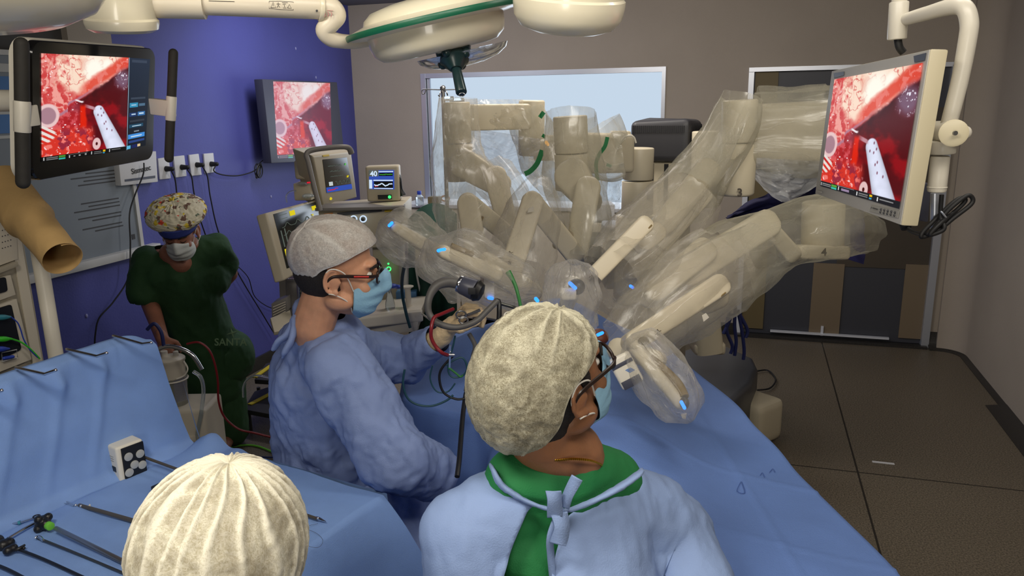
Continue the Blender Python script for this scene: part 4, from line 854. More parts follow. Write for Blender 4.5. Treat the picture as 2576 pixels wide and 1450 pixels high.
# head and column
hc = P(1676, 350, 4.05); ha = math.radians(28); hx = V((math.cos(ha), math.sin(ha), 0)); hy = V((-math.sin(ha), math.cos(ha), 0)); zz = V((0, 0, 1))
hx, hy = V((math.cos(-ha), math.sin(-ha), 0)), V((math.sin(ha), math.cos(ha), 0))
b = B(); box(b, hc-zz*.01, (.31, .26, .20), (hx, hy, zz), .035, 4); 
for v in b.verts:
    d = v.co-hc; v.co.z += .018*(1-(d.x/.2)**2) if d.z > .05 else 0
obj('dark_head', b, 'robot_dark', cart, 30)
b = B()
for k in range(26): box(b, hc-hx*.135+hx*(k*.0105)-hy*.131+zz*.055, (.006, .004, .035), (hx, hy, zz))
obj('front_grille', b, 'robot_mesh', cart); b = B()
for k in range(20): box(b, hc+hx*.156-hy*.10+hy*(k*.0105)+zz*.055, (.004, .006, .035), (hx, hy, zz))
obj('side_grille', b, 'robot_mesh', cart)
cb = hc-zz*.11; b = B(); h0 = cb.z-.30
box(b, V((cb.x, cb.y, (cb.z+.35)/2)), (.24, .20, cb.z-.35), (hx, hy, zz), .02, 3); obj('column', b, 'robot_white', cart, 30)
b = B(); 
for k in (-.038, .035): box(b, V((cb.x, cb.y, (cb.z+.5)/2))+hx*k-hy*.1005, (.014 if k < 0 else .022, .004, cb.z-.52), (hx, hy, zz))
obj('column_slot', b, 'robot_mesh', cart)
# base
poly = [G(x, y, .40) for x, y in [(1640, 905), (1745, 872), (1830, 870), (1895, 900), (1907, 925), (1890, 965), (1840, 1010), (1750, 1060), (1650, 1080)]]
b = B(); f = b.faces.new([b.verts.new(p) for p in poly]); r = bmesh.ops.extrude_face_region(b, geom=[f]); vs = [g for g in r['geom'] if isinstance(g, bmesh.types.BMVert)]
for v in vs: v.co.z = .08
bmesh.ops.bevel(b, geom=[e for e in b.edges if abs(e.verts[0].co.z-.40) < .01 and abs(e.verts[1].co.z-.4) < .01], offset=.03, segments=4, profile=.5, affect='EDGES'); obj('base_shell', b, 'robot_base', cart, 30)
wp = G(1918, 1120, 0); b = B(); box(b, wp+V((-.05, .10, .14)), (.24, .30, .25), (V((.8, .6, 0)), V((-.6, .8, 0)), zz), .05, 4); obj('white_foot', b, 'robot_white', cart, 30)
for (x, y) in ((1935, 1115), (1700, 1080), (1800, 930)):
    p = G(x, y, 0)+V((-.08, .05, 0)); b = B(); cyl(b, p+V((-.02, 0, .045)), p+V((.02, 0, .045)), .045, 20, .005); obj('caster', b, 'black_rubber', cart)
b = B(); link(b, P(1765, 740, 3.6), P(1778, 878, 3.6), rr(70, 3.6), rr(78, 3.6), .2, .2, RT, .5, ends=(True, False)); box(b, P(1778, 868, 3.6), (rr(80, 3.6), .16, .06), None, .02, 3); obj('lower_cover', b, 'robot_white', cart, 50)
for i, pts in enumerate(([(1835, 780), (1828, 830), (1842, 870), (1838, 890)], [(1850, 770), (1848, 820), (1852, 860), (1848, 895)], [(1856, 780), (1866, 830), (1872, 880), (1870, 905)], [(1842, 790), (1832, 815), (1820, 840)], [(1860, 790), (1880, 830), (1876, 850)])):
    b = B(); tube(b, [P(x, y, 3.7) for x, y in pts], .009, 8, 8); o = obj('blue_cable', b, 'cable_navy' if 'cable_navy' in MATS else mat('cable_navy', (26, 36, 92), .5), cart)
b = B(); tube(b, [G(x, y, .02) for x, y in [(1900, 935), (1930, 932), (1948, 948), (1950, 962), (1935, 978), (1905, 982)]], .006, 8, 8); tag(obj('floor_cable', b, 'cable_black'), 'black cable loop on the floor beside the robot base', 'cable')
# hub cylinder in front of the column
Y = 3.7; b = B(); cyl(b, P(1607, 372, Y), P(1604, 452, Y), rr(38, Y), 40, .006); obj('hub_upper', b, 'robot_white', cart, 50)
b = B(); cyl(b, P(1604, 455, Y), P(1602, 540, Y), rr(39.5, Y), 40, .004); obj('hub_lower', b, 'robot_white', cart, 50)
b = B(); cyl(b, P(1600, 543, Y+.05), P(1592, 760, Y+.05), rr(52, Y), 40, .004); obj('hub_base', b, 'robot_white', cart, 50)
b = B(); box(b, P(1545, 640, Y+.15), (rr(60, Y), .2, rr(170, Y)), None, .02, 3); obj('side_cover', b, 'robot_grey', cart, 50)
b = B(); slab(b, [P(x, y, Y-rr(38, Y)) for x, y in [(1628, 481), (1644, 479), (1643, 500), (1627, 503)]], .002); obj('label_plate', b, 'print_dark', cart)
b = B(); cyl(b, P(1775, 330, 3.85), P(1770, 520, 3.85), rr(34, Y), 36, .006); obj('right_hub', b, 'robot_white', cart, 50)
# ---- arms
def drp(label, at): return thing('plastic_drape', label, 'plastic drape', tuple(at), 'plastic drapes over the robot arms')
SIDE = V((0, 0, 1))
def L_(par, a, b_, w0, w1, d=.10, nm='link', rnd=.12, ends=(True, True), m='robot_white'):
    pa, pb = P(*a), P(*b_); t = (pb-pa).normalized(); view = ((pa+pb)/2-CAMP).normalized(); s = t.cross(view).normalized()
    bm = B(); link(bm, pa, pb, rr(w0, a[2]), rr(w1, b_[2]), d, d, s, -1.2 if rnd < .4 else rnd, 36, 10, ends); return obj(nm, bm, m, par, 60)
def seam(par, c, dirv, r, th=.004):
    bm = B(); cyl(bm, P(*c)-dirv*th/2, P(*c)+dirv*th/2, r, 32, .001); return obj('joint_seam', bm, 'robot_seam', par)
def led(par, pts, r=.004, m='led_blue'):
    bm = B(); tube(bm, [P(*p) for p in pts], r, 8, 5, round_end=True); return obj('indicator_light', bm, m, par)
# arm 1 (far left)
D1 = drp('clear plastic drape over the leftmost robot arm, in front of the window edge', P(1150, 640, 3.0)); Y = 3.6
b = B(); cyl(b, P(1147, 257, Y), P(1152, 360, Y), rr(34, Y), 36, .006); cyl(b, P(1152, 362, Y), P(1158, 455, Y), rr(36, Y), 36, .006); A1 = obj('robot_arm', b, 'robot_white', cart, 50, label='leftmost robot arm, in front of the window edge')
b = B(); box(b, (P(1160, 296, 3.65)+P(1340, 293, 3.75))/2, ((P(1160, 296, 3.65)-P(1340, 293, 3.75)).length, .12, rr(62, 3.7)), ((P(1340, 293, 3.75)-P(1160, 296, 3.65)).normalized(), V((0, 1, 0)), zz), .012, 3); obj('horizontal_beam', b, 'robot_white', A1, 50)
b = B(); cyl(b, P(1338, 252, 3.75), P(1336, 392, 3.75), rr(32, 3.75), 36, .01); obj('rear_post', b, 'robot_white', A1, 50)
b = B(); box(b, P(1372, 372, 3.8), (rr(60, 3.8), .12, rr(60, 3.8)), None, .01, 2); obj('rear_block', b, 'robot_white', A1, 50)
L_(A1, (1172, 415, 3.5), (1248, 460, 3.4), 74, 62, .12, 'elbow'); L_(A1, (1248, 452, 3.35), (1285, 596, 3.2), 58, 50, .10, 'upper_link')
L_(A1, (1276, 590, 3.1), (1180, 512, 3.05), 46, 50, .09, 'middle_link'); L_(A1, (1178, 520, 3.0), (1200, 650, 2.9), 54, 60, .09, 'lower_link')
seam(A1, (1208, 555, 3.0), (P(1276, 590, 3.1)-P(1180, 512, 3.05)).normalized(), .02)
L_(A1, (1078, 640, 2.75), (1130, 660, 2.8), 50, 60, .08, 'wrist'); L_(A1, (994, 572, 2.54), (1062, 612, 2.58), 30, 34, .05, 'instrument_drive', .5); L_(A1, (1048, 606, 2.62), (1160, 660, 2.75), 34, 40, .05, 'carriage')
b = B(); box(b, P(1058, 636, 2.62), (rr(26, 2.6), .05, rr(52, 2.6)), None, .008, 2); obj('drive_block', b, 'robot_white', A1, 50)
b = B(); tube(b, [P(1015, 593, 2.57), P(1045, 608, 2.58)], .007, 8, 0); obj('dark_strip', b, 'robot_seam', A1)
led(A1, [(979, 568, 2.51), (986, 561, 2.51)], .005)
# arm 2
D2 = drp('clear plastic drape over the second robot arm, whose elbow has a blue light', P(1300, 740, 2.6)); Y = 3.3
b = B(); cyl(b, P(1434, 292, Y), P(1438, 385, Y), rr(42, Y), 36, .006); cyl(b, P(1438, 387, Y), P(1440, 478, Y), rr(43, Y), 36, .006); A2 = obj('robot_arm', b, 'robot_white', cart, 50, label='second robot arm with a blue light at its elbow')
b = B(); box(b, (P(1450, 385, 3.4)+P(1590, 385, 3.6))/2, ((P(1450, 385, 3.4)-P(1590, 385, 3.6)).length, .14, rr(96, 3.5)), ((P(1590, 385, 3.6)-P(1450, 385, 3.4)).normalized(), V((0, 1, 0)), zz), .02, 3); obj('boom_link', b, 'robot_white', A2, 50)
b = B(); box(b, P(1560, 338, 3.6), (rr(46, 3.6), .1, rr(16, 3.6)), None, .008, 2); obj('boom_cap', b, 'robot_white', A2, 50)
b = B(); lathe(b, [(0, 0), (.010, 0), (.012, .004), (.012, .02)], P(1564, 417, 3.42), V((0, 1, 0)), 20); obj('boom_bolt', b, 'steel', A2)
L_(A2, (1444, 450, 3.2), (1478, 500, 3.15), 90, 66, .13, 'elbow'); L_(A2, (1478, 480, 3.1), (1450, 636, 3.0), 64, 60, .11, 'upper_link')
L_(A2, (1440, 634, 2.95), (1342, 512, 2.85), 52, 52, .09, 'middle_link'); L_(A2, (1338, 514, 2.75), (1282, 690, 2.65), 56, 60, .09, 'lower_link')
seam(A2, (1416, 604, 2.94), (P(1440, 634, 2.95)-P(1342, 512, 2.85)).normalized(), .048); led(A2, [(1452, 627, 2.93), (1455, 637, 2.93), (1461, 643, 2.93)], .0055)
b = B(); slab(b, [P(x, y, 2.68) for x, y in [(1330, 524), (1342, 519), (1344, 532), (1326, 536)]], .002); obj('label_sticker', b, 'mon_white', A2)
def swan(par, x, y, Y, s=1.0, name='ink_mark'):
    bm = B(); lines = [[(-9, -3), (-2, -10), (2, -4), (8, -6)], [(-5, 0), (2, -2), (9, 1)], [(-8, 6), (-3, 1), (0, 5), (6, 4)], [(-2, -8), (-1, 9)], [(3, -2), (4, 8), (8, 8)]]
    for ln in lines: tube(bm, [P(x+a*s, y+c*s, Y) for a, c in ln], rr(1.2*s, Y), 6, 0)
    return obj(name, bm, 'ink', par)
swan(A2, 1284, 640, 2.56, .8); swan(A2, 1282, 662, 2.56, .6)
L_(A2, (1116, 634, 2.37), (1240, 688, 2.42), 36, 46, .06, 'instrument_drive', .5); L_(A2, (1230, 668, 2.5), (1330, 735, 2.6), 60, 60, .07, 'carriage')
b = B(); tube(b, [P(1135, 618, 2.36), P(1190, 640, 2.38)], .009, 10, 0); obj('dark_strip', b, 'robot_seam', A2)
b = B(); box(b, P(1231, 715, 2.48), (rr(27, 2.48), .05, rr(68, 2.48)), None, .008, 2); obj('drive_block', b, 'instr_white', A2, 50)
b = B(); box(b, P(1213, 712, 2.5), (rr(8, 2.48), .03, rr(60, 2.48)), None, .003, 2); obj('brown_edge', b, mat('iodine', (110, 54, 36), .5), A2)
led(A2, [(1103, 631, 2.345), (1118, 628, 2.345)], .0055); led(A2, [(1230, 750, 2.45), (1238, 751, 2.45)], .006)
# arm 3
D3 = drp('milky plastic drape over the robot arm numbered 3', P(1600, 700, 2.5)); Y = 2.9
b = B(); cyl(b, P(1862, 251, Y), P(1860, 358, Y), rr(43, Y), 40, .006); A3 = obj('robot_arm', b, 'robot_white', cart, 50, label='robot arm numbered 3')
b = B(); cyl(b, P(1860, 360, Y), P(1852, 492, Y), rr(43, Y), 40, .012); obj('shoulder_cylinder', b, 'robot_white', A3, 50)
b = B(); tube(b, [P(1850, 478, Y), P(1812, 476, Y-.02), P(1794, 455, Y-.04), P(1772, 432, Y-.06)], [rr(17, Y), rr(16, Y), rr(20, Y), rr(30, Y)], 20, 6, round_end=True); obj('foot', b, 'robot_white', A3, 60)
c = P(1861, 486, Y-rr(43, Y)-.014); b = None; text('3', c, RT, UP, rr(28, Y), 'ink', A3, bold=.001)
L_(A3, (1772, 440, 2.8), (1660, 575, 2.65), 66, 62, .11, 'upper_link'); L_(A3, (1760, 500, 2.75), (1600, 680, 2.6), 50, 60, .10, 'middle_link')
L_(A3, (1615, 572, 2.35), (1490, 700, 2.25), 46, 46, .08, 'lower_link', .08, (True, False)); L_(A3, (1645, 590, 2.45), (1620, 615, 2.43), 52, 46, .07, 'joint_cap', .3)
b = B(); tube(b, [P(1640, 566, 2.31), P(1607, 602, 2.31)], .0025, 8, 0); obj('joint_seam', b, 'robot_seam', A3)
swan(A3, 1491, 702, 2.20, 1.0)
L_(A3, (1438, 728, 2.2), (1425, 770, 2.3), 44, 40, .08, 'instrument_drive', .6, m='instr_white'); b = B(); ball(b, P(1450, 722, 2.19), (.026, .03, .024)); obj('dark_dome', b, 'socket_dark', A3)
b = B(); box(b, P(1430, 740, 2.15), (.045, .03, .035), None, .01, 3); obj('drive_block', b, 'instr_white', A3, 50)
led(A3, [(1434, 713, 2.13), (1447, 725, 2.13)], .0055)
# boom and arm 4
Y = 3.0; b = B(); box(b, (P(1890, 340, 3.15)+P(2110, 330, 3.05))/2, (.40, .16, .24), ((P(2110, 330, 3.05)-P(1890, 340, 3.15)).normalized(), V((0, 1, 0)), zz), .03, 3); obj('boom_beam', b, 'robot_white', A3, 50)
D4 = drp('milky plastic drape over the robot arm numbered 4, below the ceiling monitor', P(1800, 850, 2.2)); Y = 2.6
b = B(); cyl(b, P(2072, 508, Y), P(2068, 622, Y), rr(52, Y), 40, .006); A4 = obj('robot_arm', b, 'robot_white', cart, 50, label='robot arm numbered 4')
L_(A4, (2100, 636, 2.6), (1995, 634, 2.56), 36, 38, .13, 'foot', .3); c = P(2073, 636, 2.49); text('4', c, RT, UP, rr(26, Y), 'ink', A4, bold=.001)
L_(A4, (1985, 630, 2.52), (1925, 560, 2.5), 44, 40, .10, 'swan_neck'); L_(A4, (1915, 572, 2.5), (1720, 690, 2.4), 74, 80, .12, 'upper_link'); L_(A4, (1760, 640, 2.4), (1640, 740, 2.3), 70, 60, .10, 'middle_link')
L_(A4, (1800, 725, 2.15), (1590, 862, 2.02), 60, 56, .08, 'lower_link', .12); L_(A4, (1808, 752, 2.2), (1780, 768, 2.2), 52, 46, .07, 'joint_cap', .5)
b = B(); tube(b, [P(1826, 736, 2.10), P(1806, 752, 2.10), P(1798, 755, 2.10)], .0022, 8, 0); obj('joint_seam', b, 'robot_seam', A4)
swan(A4, 1656, 838, 1.98, .9); b = B(); ball(b, P(1619, 858, 1.98), (.015, .006, .012)); obj('olive_patch', b, 'olive', A4)
L_(A4, (1600, 880, 2.0), (1712, 1016, 1.9), 38, 34, .05, 'instrument_drive', .5); L_(A4, (1560, 880, 2.05), (1650, 905, 2.0), 60, 50, .06, 'carriage')
b = B(); tube(b, [P(1635, 900, 1.97), P(1700, 960, 1.93), P(1722, 1000, 1.89)], .013, 12, 5); obj('dark_strip', b, 'robot_seam', A4)
b = B(); ball(b, P(1722, 1014, 1.87), (.012, .02, .016)); obj('dark_dome', b, 'socket_dark', A4); led(A4, [(1714, 1012, 1.84), (1722, 1027, 1.84)], .0045)
b = B(); slab(b, [P(x, y, 1.83) for x, y in [(1713, 1043), (1728, 1040), (1724, 1056), (1716, 1053)]], .001); slab(b, [P(x, y, 2.0) for x, y in [(1766, 794), (1776, 788), (1784, 799), (1770, 810)]], .001); obj('white_tag', b, 'mon_white', A4)
# its mounted instrument box
ix = (P(1605, 965, 1.9)-P(1545, 905, 1.9)); 
ib = thing('instrument_cartridge', 'white instrument cartridge with dark bands clipped to robot arm 4 over the patient drape', 'instrument', tuple(P(1570, 970, 1.88)))
d1 = (P(1578, 960, 1.88)-P(1548, 905, 1.90)).normalized(); d2 = (P(1600, 925, 1.9)-P(1560, 945, 1.9)).normalized(); d2 = (d2-d1*d2.dot(d1)).normalized(); d3 = d1.cross(d2); cc_ = P(1574, 932, 1.92)
b = B(); box(b, cc_, (.088, .062, .05), (d1, d2, d3), .009, 3); obj('housing', b, 'instr_white', ib, 50)
sg = -1 if d3.dot(CAMP-cc_) < 0 else 1
b = B(); box(b, cc_+d1*.033+d3*sg*.0256, (.022, .052, .003), (d1, d2, d3), .001); box(b, cc_-d1*.020+d3*sg*.0256, (.010, .060, .003), (d1, d2, d3), .001); obj('dark_band', b, 'bezel_grey', ib)
b = B(); 
for k in range(4): box(b, cc_+d1*(.008-.003*k)+d2*(.014-.002*k)+d3*sg*.0256, (.0018, .016, .001), (d1, d2, d3))
obj('blue_marking', b, 'stripe_blue', ib)
b = B(); tube(b, [P(1527, 918, 1.9), P(1529, 924, 1.9)], .005, 8, 0, round_end=True); obj('indicator_light', b, 'led_blue', ib)
led(A2, [(1348, 752, 2.4), (1352, 757, 2.4)], .006); led(A3, [(1586, 720, 2.4), (1592, 724, 2.4)], .005); led(A4, [(1504, 843, 2.1), (1515, 838, 2.1)], .005)
# ---- plastic drapes, one for each arm
F1 = filmtube('plastic_sleeve', [(1150, 246, 3.5), (1150, 330, 3.5), (1160, 430, 3.4), (1195, 520, 3.1), (1195, 610, 2.95), (1180, 660, 2.85)], [40, 46, 58, 84, 78, 60], 'film_clear', D1, o=1)
b = B(); fsheet(b, lambda s, t: P(1112+s*(80+0*t)+(8*t), 262+t*400, 3.45-.25*t)+V((0, .03*nz((s*3, t*4, 2), 1)+.012*ridged((s*2, t*2, 1), 2), 0)), 24, 60); obj('plastic_sheet', b, 'film_milky', D1, 180)
filmtube('plastic_sleeve', [(1235, 440, 3.35), (1280, 500, 3.25), (1300, 600, 3.1), (1270, 640, 2.9)], [46, 44, 40, 46], 'film_clear', D1, o=4)
b = B(); fsheet(b, lambda s, t: P(1165+s*150+t*60*(s-.3), 250+t*(150+50*s), 3.62)+V((0, .04*nz((s*3, t*3, 4), 1)+.02*ridged((s*2.5, t*2.5, 1), 2), 0)), 60, 60); obj('plastic_sheet', b, 'film_clear', D1, 180)
b = B(); fsheet(b, lambda s, t: P(1180+s*180, 322+t*(60+70*(1-abs(2*s-1)))+s*30, 3.58)+V((0, .05*ridged((s*2.5+t, t*2, 5), 1.6), 0)), 60, 40); obj('plastic_sheet', b, 'film_blue', D1, 180)
filmtube('plastic_sleeve', [(1320, 285, 3.72), (1345, 340, 3.7), (1370, 400, 3.65), (1400, 460, 3.5)], [40, 44, 50, 40], 'film_milky', D1, o=9)
filmtube('plastic_bag', [(955, 555, 2.6), (985, 575, 2.6), (1035, 605, 2.62), (1085, 625, 2.65), (1125, 640, 2.7)], [22, 52, 60, 46, 34], 'film_bag', D1, o=2, amp=.014, sc=13, caps=True)
filmtube('plastic_sleeve', [(1436, 286, 3.25), (1438, 380, 3.2), (1446, 470, 3.1), (1475, 560, 3.0), (1465, 650, 2.95)], [52, 56, 62, 52, 42], 'film_milky', D2, o=3)
filmtube('plastic_sleeve', [(1355, 470, 2.85), (1345, 540, 2.75), (1320, 620, 2.65), (1310, 700, 2.55)], [34, 62, 74, 70], 'film_clear', D2, o=5)
filmtube('plastic_bag', [(1075, 600, 2.45), (1110, 640, 2.45), (1170, 665, 2.45), (1230, 690, 2.47), (1300, 715, 2.5), (1360, 740, 2.5)], [26, 66, 80, 62, 56, 30], 'film_bag', D2, o=6, amp=.016, sc=13, caps=True)
filmtube('plastic_sleeve', [(1490, 330, 3.4), (1530, 390, 3.4), (1560, 390, 3.4)], [60, 52, 44], 'film_milky', D2, o=7)
b = B(); fsheet(b, lambda s, t: P(1508+s*62-8*t, 440+t*105+12*math.sin(s*3), 3.42)+V((0, .05*ridged((s*2, t*2, 5), 1.6), 0)), 30, 40); obj('plastic_sheet', b, 'film_bag', D2, 180)
b = B(); fsheet(b, lambda s, t: P(1330+s*60, 395+t*(60)+s*25, 3.5)+V((0, .05*ridged((s*2, t*2, 8), 1.6), 0)), 30, 30); obj('plastic_sheet', b, 'film_clear', D2, 180)
filmtube('plastic_sleeve', [(1862, 246, 2.85), (1838, 320, 2.82), (1784, 410, 2.75), (1722, 500, 2.6)], [42, 54, 58, 66], 'film_milky', D3, o=11, amp=.02, sc=5)
filmtube('plastic_sleeve', [(1735, 485, 2.6), (1690, 550, 2.55), (1615, 640, 2.42), (1530, 700, 2.3)], [66, 84, 96, 74], 'film_clear', D3, o=41, amp=.02, sc=5)
filmtube('plastic_sleeve', [(1840, 300, 2.8), (1770, 420, 2.7), (1670, 540, 2.5), (1560, 650, 2.3)], [32, 44, 56, 50], 'film_clear', D3, o=21, amp=.02, sc=5)
filmtube('plastic_bag', [(1440, 652, 2.15), (1440, 690, 2.15), (1440, 740, 2.15), (1440, 800, 2.15), (1450, 850, 2.15)], [22, 54, 62, 56, 50], 'film_bag', D3, o=12, amp=.014, sc=12, caps=True)
filmtube('plastic_sleeve', [(1905, 335, 3.0), (1990, 330, 2.95), (2080, 325, 2.9), (2110, 320, 2.9)], [92, 90, 92, 84], 'film_milky', D3, o=13, amp=.02, sc=4, seg=48)
b = B(); fsheet(b, lambda s, t: P(1900+s*190, 400+t*110*math.sin(.4+s*2.4)+10*s, 2.9)+V((0, .06*ridged((s*2, t*2, 8), 1.3), 0)), 50, 40); obj('plastic_sheet', b, 'film_white', D3, 180)
filmtube('plastic_sleeve', [(2180, 590, 2.7), (2080, 575, 2.55), (1960, 600, 2.5), (1850, 650, 2.4), (1790, 690, 2.32)], [40, 70, 66, 86, 96], 'film_milky', D4, o=14, amp=.02, sc=5, seg=48)
filmtube('plastic_sleeve', [(1800, 685, 2.32), (1730, 730, 2.22), (1640, 800, 2.1), (1560, 860, 2.05)], [96, 100, 84, 56], 'film_clear', D4, o=44, amp=.02, sc=5, seg=48)
filmtube('plastic_sleeve', [(1900, 620, 2.4), (1800, 690, 2.3), (1700, 760, 2.2), (1620, 830, 2.1)], [58, 80, 84, 66], 'film_clear', D4, o=15, amp=.02, sc=5)
filmtube('plastic_sleeve', [(1560, 640, 2.5), (1600, 720, 2.45), (1620, 780, 2.4)], [70, 110, 80], 'film_clear', D4, o=18, amp=.02, sc=5)
filmtube('plastic_bag', [(1580, 850, 1.95), (1620, 890, 1.93), (1665, 950, 1.9), (1705, 1005, 1.87), (1738, 1062, 1.85)], [40, 54, 64, 56, 30], 'film_bag', D4, o=16, amp=.012, sc=14, caps=True)
# green tapes
def tape(par, pts, w_, m='tape_green'):
    bm = B(); C = crom([P(*p) for p in pts], 5); up = zz
    pr = None
    for i, c in enumerate(C):
        t = (C[min(i+1, len(C)-1)]-C[max(i-1, 0)]).normalized(); s = t.cross((c-CAMP).normalized()).normalized()*w_/2; a = (bm.verts.new(c-s), bm.verts.new(c+s))
        if pr: bm.faces.new((pr[0], pr[1], a[1], a[0]))
        pr = a
    bmesh.ops.solidify(bm, geom=bm.faces[:], thickness=.001); return obj('green_tape', bm, m, par)
tape(D1, [(1364, 378, 3.4), (1352, 410, 3.4), (1335, 430, 3.4), (1320, 438, 3.4)], .022); tape(D1, [(1368, 282, 3.55), (1358, 296, 3.55)], .02); tape(D1, [(1364, 340, 3.55), (1372, 345, 3.55)], .016)
tape(D2, [(1528, 345, 3.25), (1522, 368, 3.25), (1508, 388, 3.25), (1500, 410, 3.25), (1500, 432, 3.25), (1504, 455, 3.25)], .016); tape(D2, [(1526, 414, 3.3), (1538, 418, 3.3)], .014)
led(A1, [(1374, 358, 3.5), (1378, 364, 3.5)], .007, 'led_amber')
b = B(); tube(b, [P(*p, 3.35) for p in [(1544, 415), (1550, 380), (1565, 352), (1580, 342), (1594, 345), (1600, 360)]], .004, 8, 6); obj('clear_cord', b, 'mon_white', A2)
# navy cloth behind arm 4
def navy(s, t): return P(1835+s*345, 548-100*math.sin(min(s*2.2, 1.57))*(1-t)+t*(10+110*s), 3.2)+V((0, .05*nz((s*4, t*3, 0), 1)+.02*ridged((s*5, t*3, 1), 1), 0))
b = B(); sheet(b, navy, 60, 30, .003); tag(obj('navy_drape', b, 'navy_cloth', None, 80), 'dark navy cloth hanging behind the arms numbered 3 and 4', 'cloth')
# ================================================================ PATIENT UNDER DRAPES
YS = [(1.4, .10), (1.9, .05), (2.25, -.06), (2.6, -.40), (3.0, -.44), (3.4, -.40)]; XR = [(1.0, .90), (1.51, .86), (2.08, .81), (2.41, .79), (3.14, .68), (3.4, .62)]
def lut(T, y):
    for (a, b_), (c, d) in zip(T, T[1:]):
        if y <= c: f = max(0, (y-a)/(c-a)); f = f*f*(3-2*f); return b_*(1-f)+d*f
    return T[-1][1]
def pdrape(s, t):
    y = 1.45+t*1.90; xl, xr = lut(YS, y), lut(XR, y)
    if s < .25:
        f = 1-s/.25; a = min(f*6, 1.57); z = .93-f*.72; x = xl-.03*math.sin(a)-.05*f+.030*math.sin(y*11+f*2)*min(1, f*1.5)+.02*ridged((y*2.5, f*1.2, 0), 1)*min(1, f*2)
        return V((x, y, z))
    if s > .85:
        f = (s-.85)/.15; z = .90-f*.65; x = xr+.02*math.sin(min(f*8, 1.57))+.012*math.sin(y*9)*f; return V((x, y, z))
    f = (s-.25)/.60; x = xl+f*(xr-xl); e = math.sin(math.pi*f)**.5
    body = .17*math.exp(-((x-.22)/.26)**2)*ss(1.2, 2.1, np.array(y)).item()*e
    hump = .13*math.exp(-((x+.12)/.22)**2-((y-2.95)/.22)**2)
    z = .93-.03*f+body+hump*e+.010*ridged((x*1.4, y*1.4, 0), 1.3, 0, 2)*e+.008*nz((x*4, y*4, 2), 1)
    z += .004*math.exp(-(abs(x-.62+.0*y)/.008)**2)+.004*math.exp(-(abs(y-1.95+.25*(x-.6))/.008)**2)+.004*math.exp(-(abs(y-1.6+.25*(x-.6))/.006)**2)
    return V((x, y, z))
mat('patient_drape', (104, 136, 202), .75, noise_amt=.06, nscale=5, bump=.2, bscale=300)
def pdr2(s, t):
    if t < .09: e = 1-t/.09; q = pdrape(s, 0); n_ = min(e*5, 1.57); return V((q.x, q.y-.02*math.sin(n_)-.02*e+.02*math.sin(q.x*20)*e, q.z-e*max(0, q.z-.22)))
    return pdrape(s, (t-.09)/.91)
b = B(); sheet(b, pdr2, 120, 170); pd = obj('patient_drape', b, 'patient_drape', None, 80); tag(pd, 'large blue sterile drape covering the patient, running to the lower right', 'drape')
b = B(); box(b, V((.42, 2.4, .74)), (.5, 1.8, .12), None, .03, 3); ot = thing('operating_table', 'operating table hidden beneath the large blue patient drape', 'table', (.42, 2.1, 0)); obj('mattress', b, 'robot_base', ot)
b = B(); box(b, V((.42, 2.2, .36)), (.25, .4, .66), None, .03); obj('pedestal', b, 'robot_base', ot)
b = B(); box(b, V((.42, 2.2, .02)), (.45, .9, .04), None, .01); obj('base_plate', b, 'robot_base', ot)
def PD(x, y):   # point of the drape surface seen at the pixel (march along the ray)
    d = ray(x, y); d = d/d.y
    for k in range(900):
        Y = 1.46+k*.0020; p = CAMP+d*Y; xl, xr = lut(YS, Y), lut(XR, Y)
        if xl < p.x < xr:
            q = pdrape(.25+.60*(p.x-xl)/(xr-xl), (Y-1.45)/1.90)
            if q.z >= p.z: return q+V((0, 0, .004))
    return G(x, y, .95)
mat('print_blue', (66, 96, 168), .6)
for ln in ([(1864, 1216), (1854, 1240), (1874, 1244), (1866, 1216)], [(1912, 1200), (1918, 1194), (1924, 1204)], [(1936, 1192), (1944, 1184), (1950, 1192)]):
    b = B(); tube(b, [PD(*p) for p in ln], .0009, 5, 3); obj('printed_outline' if ln[0][0] < 1900 else 'adhesive_mark', b, 'print_blue', pd)
# surgical field: instruments and cannulas near the abdomen
mat('grey_hose', (84, 82, 80), .5); mat('red_tube', (120, 22, 30), .35); mat('green_cable', (50, 120, 60), .5); mat('teal_cable', (30, 70, 84), .5)
b = B(); ball(b, P(1392, 792, 2.40), (.05, .05, .035)); ball(b, P(1440, 830, 2.40), (.06, .06, .03)); ball(b, P(1505, 848, 2.3), (.035, .05, .025)); bl = blob(b, .008, 6); tag(obj('abdomen', bl, 'iodine'), 'iodine-brown skin of the patient glimpsed between the drapes', 'patient skin')
hs = thing('camera_head', 'dark camera head with a thick looped grey cable beneath the plastic bag', 'camera', tuple(P(1180, 760, 2.220)))
b = B(); c0, c1 = P(1160, 716, 2.240), P(1212, 737, 2.220); cyl(b, c0, c0.lerp(c1, .7), .028, 28, .004, .032); obj('body', b, 'bezel_grey', hs); b = B(); cyl(b, c0.lerp(c1, .68), c1, .034, 28, .006, .028); obj('end_cap', b, 'black_plastic', hs)
b = B(); cyl(b, c0.lerp(c1, -.12), c0.lerp(c1, .04), .027, 28, .003); obj('steel_ring', b, 'chrome', hs)
b = B(); box(b, P(1187, 733, 2.185), (.022, .006, .02), None, .002); obj('button', b, 'black_rubber', hs)
b = B(); tube(b, path([(1156, 715, 2.240), (1125, 710, 2.230), (1095, 722, 2.210), (1078, 755, 2.190), (1080, 790, 2.180), (1105, 815, 2.170), (1150, 824, 2.170), (1195, 810, 2.170), (1225, 783, 2.190), (1252, 756, 2.210)]), [.017, .0165, .014, .011, .010, .010, .009, .009, .0085, .0085], 16, 8); obj('cable', b, 'grey_hose', hs)
gr = thing('grasper', 'dark bent grasper shaft over the surgical field above the blue drape', 'instrument', tuple(P(1253, 830, 2.3)))
